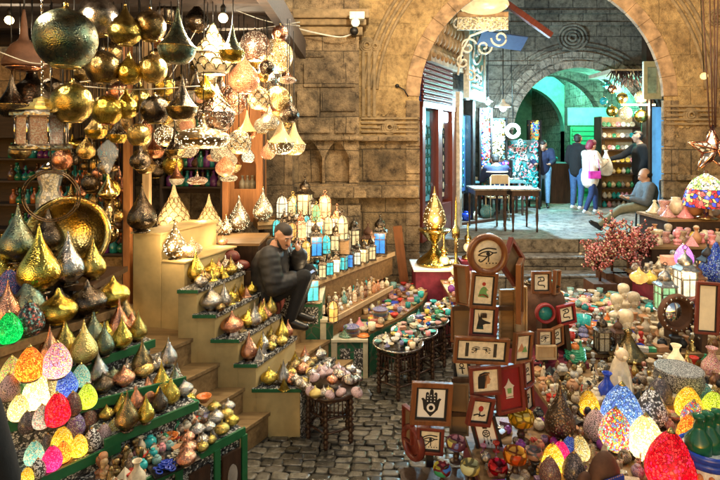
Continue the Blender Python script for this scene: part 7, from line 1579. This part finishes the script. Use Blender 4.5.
chair((P(497, 0, 10.4).x, 10.4, PZ), 0, 'pale wooden chair of the man in the striped jumper', 'pale_wood', 'pale_wood')
chair((P(652, 0, 8.75).x, 8.8, PZ), R(75), 'black chair of the seated balding man beside the pillar', 'ink', 'leather_black')
# long low dark bar on the pavement left
o = MB().box(-.6, .6, -.04, .04, 0, .05).obj('dark_bar', 'rust'); o.location = (P(474, 0, 9.6).x, 9.8, PZ+.002); o.rotation_euler.z = R(35); tag(o, 'dark bar lying beside the dark-legged table', 'plank')
for i, (px, Y, w_) in enumerate(((458, 10.0, .12), (466, 10.2, .14), (474, 10.35, .12), (487, 10.6, .2))):
    o = spawn('jar', (P(px, 0, Y).x, Y, PZ), w_*1.4, 0, {'jar': ['glazed_white', 'glazed_cobalt', 'glazed_cream', 'painted_turquoise'][i]}, '%s pot at the foot of the shop front' % ['white', 'cobalt', 'cream', 'turquoise patterned'][i], 'pot')
# ================================================================ PEOPLE
def cap_(mb, p0, r0, p1, r1, n=12):
    p0, p1 = Vector(p0), Vector(p1); d = p1-p0; L_ = d.length
    q = d.to_track_quat('Z', 'Y').to_matrix().to_4x4() if L_ > 1e-6 else Matrix()
    pr = [(0, -r0)]+[(r0*math.cos(t), r0*math.sin(t)) for t in (-1.1, -.6)]+[(r0, 0), (r1, L_)]+[(r1*math.cos(t), L_+r1*math.sin(t)) for t in (.6, 1.1)]+[(0, L_+r1)]
    mb.lathe(pr, n, M=Matrix.Translation(p0) @ q)
def skin_obj(mb, name, mat, par, vox, smooth=4):
    o = mb.obj(name, mat, par); m = o.modifiers.new('remesh', 'REMESH'); m.mode = 'VOXEL'; m.voxel_size = vox; m.use_smooth_shade = True
    s = o.modifiers.new('smooth', 'SMOOTH'); s.iterations = smooth; s.factor = .6; return o
def person(loc, rz, J, label, top, bottom, shoe, hair='hair_black', scale=1, vox=.02, beard=False, skinm='skin', headwear=None, puffy=0, hood=False, skirt=False, group=None, bald=False):
    r = empty('person', loc, rz, scale, label=label, cat='person')
    V3 = lambda k: Vector(J[k]); mb = MB(); c = cap_
    hd = V3('head'); f = (V3('look')).normalized(); up = Vector((0, 0, 1)); up = (up-f*up.dot(f)).normalized(); rt = f.cross(up)
    q = lambda a, b, d: hd+rt*a+f*b+up*d
    # head: skull, jaw, nose, brow, ears, neck
    c(mb, q(0, -.012, .035), .088, q(0, .0, .02), .086, 16); c(mb, q(0, .03, -.05), .055, q(0, .045, -.085), .04, 14); c(mb, q(0, .02, .0), .078, q(0, .035, -.06), .055, 14)
    c(mb, q(0, .088, .015), .012, q(0, .108, -.025), .016, 8); c(mb, q(-.03, .078, .03), .014, q(.03, .078, .03), .014, 8); c(mb, q(-.016, .088, -.055), .01, q(.016, .088, -.055), .01, 8); c(mb, q(0, .07, -.09), .018, q(0, .065, -.095), .018, 8)
    for s_ in (-1, 1): c(mb, q(s_*.086, -.005, .0), .014, q(s_*.082, .0, -.03), .01, 8)
    c(mb, q(0, -.01, -.06), .055, J['neck'], .058); c(mb, J['neck'], .07, J['chest'], .12)
    c(mb, J['chest'], .12, J['pelvis'], .12); 
    for s_ in 'LR':
        c(mb, J['sh'+s_], .05, J['el'+s_], .04); c(mb, J['el'+s_], .038, J['wr'+s_], .026); c(mb, J['hip'+s_], .075, J['kn'+s_], .05); c(mb, J['kn'+s_], .05, J['an'+s_], .035)
        c(mb, J['neck'], .05, J['sh'+s_], .05); c(mb, J['pelvis'], .1, J['hip'+s_], .08); c(mb, J['an'+s_], .03, V3('toe'+s_), .025)
        w = V3('wr'+s_); e = V3('el'+s_); d = V3('hd'+s_).normalized() if 'hd'+s_ in J else (w-e).normalized(); sd = d.cross(Vector((.2, .3, 1))).normalized(); nn = d.cross(sd)
        c(mb, w, .024, w+d*.045, .03); c(mb, w+d*.03+sd*.018, .02, w+d*.07+sd*.022, .016); c(mb, w+d*.03-sd*.018, .02, w+d*.07-sd*.022, .016)
        for i in range(4):
            b = w+d*.075+sd*(-.027+.018*i); ln = (.034, .042, .038, .03)[i]; m_ = b+d*ln*.6-nn*ln*.15*(1+i*.3); c(mb, b, .0088, m_, .008, 8); c(mb, m_, .008, m_+d*ln*.35-nn*ln*.55, .0068, 8)
        b = w+d*.02+sd*.03; c(mb, b, .012, b+sd*.03+d*.025-nn*.012, .009, 8); c(mb, b+sd*.03+d*.025-nn*.012, .009, b+sd*.03+d*.055-nn*.022, .008, 8)
    skin_obj(mb, 'body', skinm, r, min(vox, .0065) if vox < .015 else .012, 3)
    # jacket
    g = .022+puffy; mb = MB(); c(mb, J['chest'], .15+g, V3('chest')*.45+V3('pelvis')*.55, .14+g, 16); c(mb, V3('chest')*.45+V3('pelvis')*.55, .14+g, V3('pelvis')+Vector((0, 0, -.02)), .15+g*.8, 16)
    c(mb, V3('neck')+Vector((0, 0, -.03)), .07+puffy*.5, J['chest'], .14+g)
    for s_ in 'LR':
        c(mb, V3('neck')*.5+V3('chest')*.5, .1+puffy, J['sh'+s_], .075+g*.5); c(mb, J['sh'+s_], .066+g, J['el'+s_], .052+g, 14); w = V3('wr'+s_); e = V3('el'+s_); c(mb, e, .05+g, e+(w-e)*.95, .036+g*.6, 14)
        c(mb, J['sh'+s_], .06+g, V3('chest')*.6+V3('pelvis')*.4, .1+g)
        if puffy:
            for t in (.25, .5, .75):
                a_ = V3('sh'+s_).lerp(e, t); c(mb, a_, .07+g, a_+Vector((0, .001, .005)), .07+g, 14); a_ = e.lerp(w, t); c(mb, a_, .052+g, a_+Vector((0, .001, .005)), .052+g, 14)
    if skirt: c(mb, J['pelvis'], .17+g, V3('pelvis')+Vector((0, 0, -.14)), .17+g)
    if hood: c(mb, q(-.05, -.09, -.12), .05, q(.05, -.09, -.12), .05); c(mb, q(-.075, -.03, -.14), .04, q(-.05, .06, -.17), .032); c(mb, q(.075, -.03, -.14), .04, q(.05, .06, -.17), .032)
    skin_obj(mb, 'jacket', top, r, vox)
    mb = MB()
    for s_ in 'LR':
        c(mb, V3('pelvis'), .13, J['hip'+s_], .11); c(mb, J['hip'+s_], .1, J['kn'+s_], .072, 14); a = V3('an'+s_); k = V3('kn'+s_); c(mb, k, .07, k+(a-k)*.92, .052, 14)
    skin_obj(mb, 'trousers', bottom, r, vox)
    for s_ in 'LR':
        mb = MB(); a = V3('an'+s_); t = V3('toe'+s_); d = (t-a); c(mb, a+Vector((0, 0, .01)), .045, a-d*.25+Vector((0, 0, -.03)), .035); c(mb, a-d*.2+Vector((0, 0, -.035)), .036, t, .036); c(mb, a+d*.2, .042, t, .03); skin_obj(mb, 'shoe', shoe, r, min(vox, .012))
    mb = MB()
    if bald: c(mb, q(0, -.055, .0), .068, q(0, -.035, .03), .068); [c(mb, q(s_*.06, -.03, .0), .034, q(s_*.055, .0, .01), .03) for s_ in (-1, 1)]
    else: c(mb, q(0, -.028, .045), .086, q(0, .006, .062), .074, 16); c(mb, q(0, -.038, -.01), .072, q(0, -.025, .045), .085, 16)
    skin_obj(mb, 'hair', hair, r, min(vox, .01), 3)
    if headwear: mb = MB(); c(mb, q(0, -.03, .055), .1, q(0, .005, .08), .088, 16); c(mb, q(0, -.06, -.03), .085, q(0, -.03, .05), .1, 16); skin_obj(mb, 'cap', headwear, r, .014)
    if beard:
        mb = MB(); [c(mb, q(s_*.052, .028, -.062), .02, q(0, .062, -.1), .025) for s_ in (-1, 1)]; [c(mb, q(s_*.07, .012, -.02), .01, q(s_*.056, .026, -.06), .018) for s_ in (-1, 1)]; c(mb, q(-.025, .088, -.042), .008, q(.025, .088, -.042), .008)
        skin_obj(mb, 'beard', hair, r, .007, 2)
    for s_ in (-1, 1):
        MB().ball(q(s_*.03, .079, .008), .0115, 10).obj('eye', 'eye_white', r); MB().ball(q(s_*.03, .0885, .008), .0055, 8).obj('pupil', 'ink', r)
        mb = MB(); mb.tube([q(s_*.014, .093, .03), q(s_*.03, .094, .036), q(s_*.048, .082, .031)], .0045, 5); mb.obj('eyebrow', hair, r)
    mb = MB(); mb.tube([q(-.022, .093, -.056), q(0, .099, -.055), q(.022, .093, -.056)], .004, 5); mb.obj('lips', 'maroon', r)
    return r
ST = dict(pelvis=(0, 0, .93), chest=(0, .0, 1.28), neck=(0, 0, 1.46), head=(0, .02, 1.6), look=(0, 1, 0), shL=(-.17, 0, 1.4), shR=(.17, 0, 1.4), elL=(-.23, -.03, 1.13), elR=(.23, -.03, 1.13), wrL=(-.22, .06, .88), wrR=(.22, .06, .88),
          hipL=(-.09, 0, .9), hipR=(.09, 0, .9), knL=(-.1, .02, .5), knR=(.1, .02, .5), anL=(-.1, -.02, .09), anR=(.1, -.02, .09), toeL=(-.11, .14, .04), toeR=(.11, .14, .04))
def J_(**k): d = dict(ST); d.update(k); return d
# vendor on the wooden stair: faces right, phone in one hand, other hand at his mouth (local +y is his forward, +x towards the camera side)
sp_ = Vector(((264-360)/104.0, 5.0, .60))
ven = person(sp_, R(-90), dict(pelvis=(0, 0, .33), chest=(0, .06, .6), neck=(0, .12, .79), head=(.02, .19, .885), look=(.95, 1, -.55), shL=(-.17, .12, .73), shR=(.18, .08, .73), elL=(-.2, .3, .5), elR=(.24, .13, .46), wrL=(-.02, .34, .73), hdL=(.1, -.25, .6), wrR=(.1, .34, .505), hdR=(-.1, 1, .1),
   hipL=(-.1, .04, .32), hipR=(.1, .04, .32), knL=(-.13, .42, .52), knR=(.13, .4, .53), anL=(-.12, .3, .1), anR=(.1, .26, .1), toeL=(-.12, .45, .05), toeR=(.11, .41, .05)),
   'bearded vendor in a black hooded jacket sitting on the steps looking at his phone', 'puffer_black', 'black_cloth', 'leather_black', vox=.01, beard=True, puffy=.014, hood=True)
ph = empty('phone', (0, 0, 0), label='dark smartphone held by the seated vendor', cat='phone'); MB().box(-.037, .037, -.005, .005, -.075, .075).obj('case', 'ink', ph, bev=.003); MB().box(-.033, .033, -.007, -.0052, -.07, .07).obj('screen', 'phone_glow', ph)
ph.matrix_world = Matrix.Translation(sp_) @ Matrix.Rotation(R(-90), 4, 'Z') @ Matrix.Translation((.07, .43, .53)) @ Euler((R(-62), 0, R(20))).to_matrix().to_4x4()
o = MB().box(-.2, .2, -.2, .2, 0, .1).obj('seat_cushion', 'frame_red'); o.location = (sp_.x-.02, 5.0, .802); tag(o, 'dark cushion under the seated vendor', 'cushion')
# seated man seen from behind in a striped navy jumper
x = P(497, 0, 10.45).x
sit = dict(pelvis=(0, 0, .55), chest=(0, .04, .88), neck=(0, .08, 1.06), head=(0, .14, 1.17), look=(.1, 1, -.4), shL=(-.19, .06, 1.0), shR=(.19, .06, 1.0), elL=(-.25, .2, .78), elR=(.25, .2, .78), wrL=(-.12, .42, .8), wrR=(.12, .42, .8),
   hipL=(-.1, .02, .52), hipR=(.1, .02, .52), knL=(-.13, .42, .5), knR=(.13, .42, .5), anL=(-.12, .4, .09), anR=(.12, .4, .09), toeL=(-.12, .56, .04), toeR=(.12, .56, .04))
p_ = person((x, 10.45, PZ), 0, sit, 'man in a navy jumper with a white stripe, seated with his back turned', 'navy_cloth', 'black_cloth', 'leather_black', vox=.018)
mb = MB()
mb.lathe([(.205, .0), (.207, .012), (.205, .024)], 24, M=Matrix.Translation((0, .05, .93)), sy=.92, sx=1.12); mb.obj('stripe', 'paper_white', p_)
# striped-jumper man's work table
r = empty('cafe_table', (x-.4, 10.85, PZ), label='small work table in front of the man in the striped jumper', cat='table')
MB().box(0, 1.1, 0, .5, .68, .72).obj('table_top', 'sign_teal', r)
for a in (.05, 1.05):
    for b in (.05, .45): MB().box(a-.02, a+.02, b-.02, b+.02, 0, .679).obj('leg', 'dark_wood', r)
random.seed(66)
for i in range(10): spawn(random.choice(['jar', 'bowl', 'cup']), (x-.3+i*.1, 10.95+random.uniform(0, .3), PZ+.721), .09, 0, None, 'cream %s on the work table of the seated man' % 'pot', 'pot', 'pots on the work table')
# bending person in blue at the souvenir racks
person((P(543, 0, 12.2).x, 12.2, PZ), R(160), J_(chest=(0, .14, 1.22), neck=(0, .24, 1.37), head=(0, .32, 1.46), look=(0, 1, -.5), shL=(-.18, .2, 1.32), shR=(.18, .2, 1.32), elL=(-.22, .34, 1.1), elR=(.22, .34, 1.1), wrL=(-.15, .55, 1.05), wrR=(.15, .55, 1.05)),
   'person in a blue jacket and pale jeans leaning over the passage counter', 'navy_cloth', 'pale_denim', 'leather_black', vox=.02)
person((P(577, 0, 11.7).x, 11.7, PZ), R(-60), J_(head=(0, .03, 1.6), look=(-.4, 1, 0), wrL=(-.16, .15, .95), wrR=(.18, .12, .95)), 'young man in a dark hooded top and blue jeans standing in the passage', 'black_cloth', 'denim', 'shoe_white', vox=.02, hood=True)
w_p = person((P(590, 0, 11.0).x, 11.0, PZ), R(-75), J_(elL=(-.2, .12, 1.14), elR=(.2, .12, 1.14), wrL=(-.1, .34, 1.22), wrR=(.1, .34, 1.22), head=(0, .04, 1.58), look=(0, 1, -.25), knL=(-.08, .2, .52), anL=(-.08, .22, .09), toeL=(-.08, .38, .04), knR=(.08, -.02, .5), anR=(.08, -.2, .1), toeR=(.08, -.06, .04)),
   'woman in a white fleece jacket and dark red knit cap walking towards the stall', 'white_fleece', 'dark_denim', 'shoe_white', scale=.92, vox=.02, skinm='skin_light', headwear='maroon', puffy=.003, skirt=True)
bg = empty('shoulder_bag', (0, 0, 0), label='magenta shoulder bag at the hip of the woman in white', cat='bag'); k = w_p.location
MB().box(-.12, .12, -.04, .04, -.08, .08).obj('body', 'glazed_magenta', bg, bev=.015); MB().tube([(-.11, 0, .07), (-.1, .03, .4), (.08, .05, .42), (.11, 0, .07)], .008, 6).obj('strap', 'glazed_magenta', bg); bg.location = (k.x-.02, k.y-.26, PZ+.86)
person((P(640, 0, 11.5).x, 11.5, PZ), R(78), J_(head=(0, .05, 1.62), look=(0, 1, .0), elR=(.2, .3, 1.2), wrR=(.16, .58, 1.12), shR=(.17, .06, 1.4)), 'man in black reaching towards the plates of the lit stall', 'black_cloth', 'black_cloth', 'leather_black', scale=1.02, vox=.02)
pb_ = empty('plastic_bag', (P(606, 0, 11.4).x, 11.4, PZ+.8), label='translucent pale plastic bag hanging before the stall plates', cat='bag')
MB().lathe([(.05, 0), (.13, .04), (.15, .2), (.1, .35), (.03, .5), (.05, .56)], 12, k=2, sy=.6).obj('bag', 'glazed_white', pb_); MB().tube([(0, 0, .5), (0, .3, 1.3)], .006, 4).obj('cord', 'iron', pb_)
# balding man in grey sitting at the edge of the upper pavement, legs stretched left
person((P(646, 0, 8.72).x, 8.72, PZ), R(82), dict(pelvis=(0, 0, .5), chest=(0, -.02, .72), neck=(0, .0, .86), head=(0, .02, .98), look=(.1, 1, -.35), shL=(-.19, 0, .8), shR=(.19, 0, .8), elL=(-.24, .08, .56), elR=(.24, .1, .56), wrL=(-.12, .28, .6), wrR=(.1, .3, .6), hipL=(-.09, .04, .48), hipR=(.09, .04, .48),
   knL=(-.1, .44, .42), knR=(.1, .42, .36), anL=(-.06, .78, .14), anR=(.08, .72, .1), toeL=(-.06, .9, .2), toeR=(.08, .84, .15)), 'balding man in a grey jumper and khaki trousers seated with legs stretched out', 'grey_cloth', 'khaki', 'leather_black', vox=.018, bald=True)
# bystander cut by the lower left edge
person((-1.45, 1.66, .1), R(25), J_(elR=(.24, .02, 1.12), wrR=(.2, .2, .95), elL=(-.2, .1, 1.15), wrL=(-.1, .25, 1.1)), 'bystander in black cut by the lower left edge', 'black_cloth', 'black_cloth', 'leather_black', vox=.016)
o = MB().box(-1.9, -1.0, .9, 1.95, -.03, .098).obj('low_step', 'old_stone', bev=.01); o['kind'] = 'structure'
# ================================================================ LABELS: make repeats of one label say which of them they are
bpy.context.view_layer.update()
by = {}
for o in TOPS: by.setdefault(o['label'], []).append(o)
for lb, os_ in by.items():
    if len(os_) < 2: continue
    if not all('group' in o for o in os_):
        for o in os_:
            if 'group' not in o: o['group'] = lb
    if len(os_) > 14: continue
    os_.sort(key=lambda o: scr(o.matrix_world.translation)[0])
    n_ = len(os_)
    for i, o in enumerate(os_):
        if n_ == 2: t = ['the left one of two', 'the right one of two'][i]
        elif i == 0: t = 'leftmost of %d' % n_
        elif i == n_-1: t = 'rightmost of %d' % n_
        else: t = '%s from left of %d' % (ORD[i], n_)
        nl = lb+', '+t
        if len(nl.split()) > 16: nl = lb+', '+t.replace(' from left', '').replace('of two', '').replace('the ', '').strip()

        if len(nl.split()) > 16: nl = nl.replace(' on the ', ' on ').replace(' in the ', ' in ').replace(' of the ', ' of ').replace(' the ', ' ')
        while len(nl.split()) > 16 and any(w_ in nl for w_ in (' below lanterns', ' behind lit lamps', ' behind hoop', ' small', ' far', ' lowest')): nl = [nl.replace(w_, '', 1) for w_ in (' below lanterns', ' behind lit lamps', ' behind hoop', ' small', ' far', ' lowest') if w_ in nl][0]
        o['label'] = nl

for o in TOPS:
    if len(o['label'].split()) > 16: o['label'] = ' '.join(w_ for w_ in o['label'].split() if w_ not in ('the', 'a'))[:200]
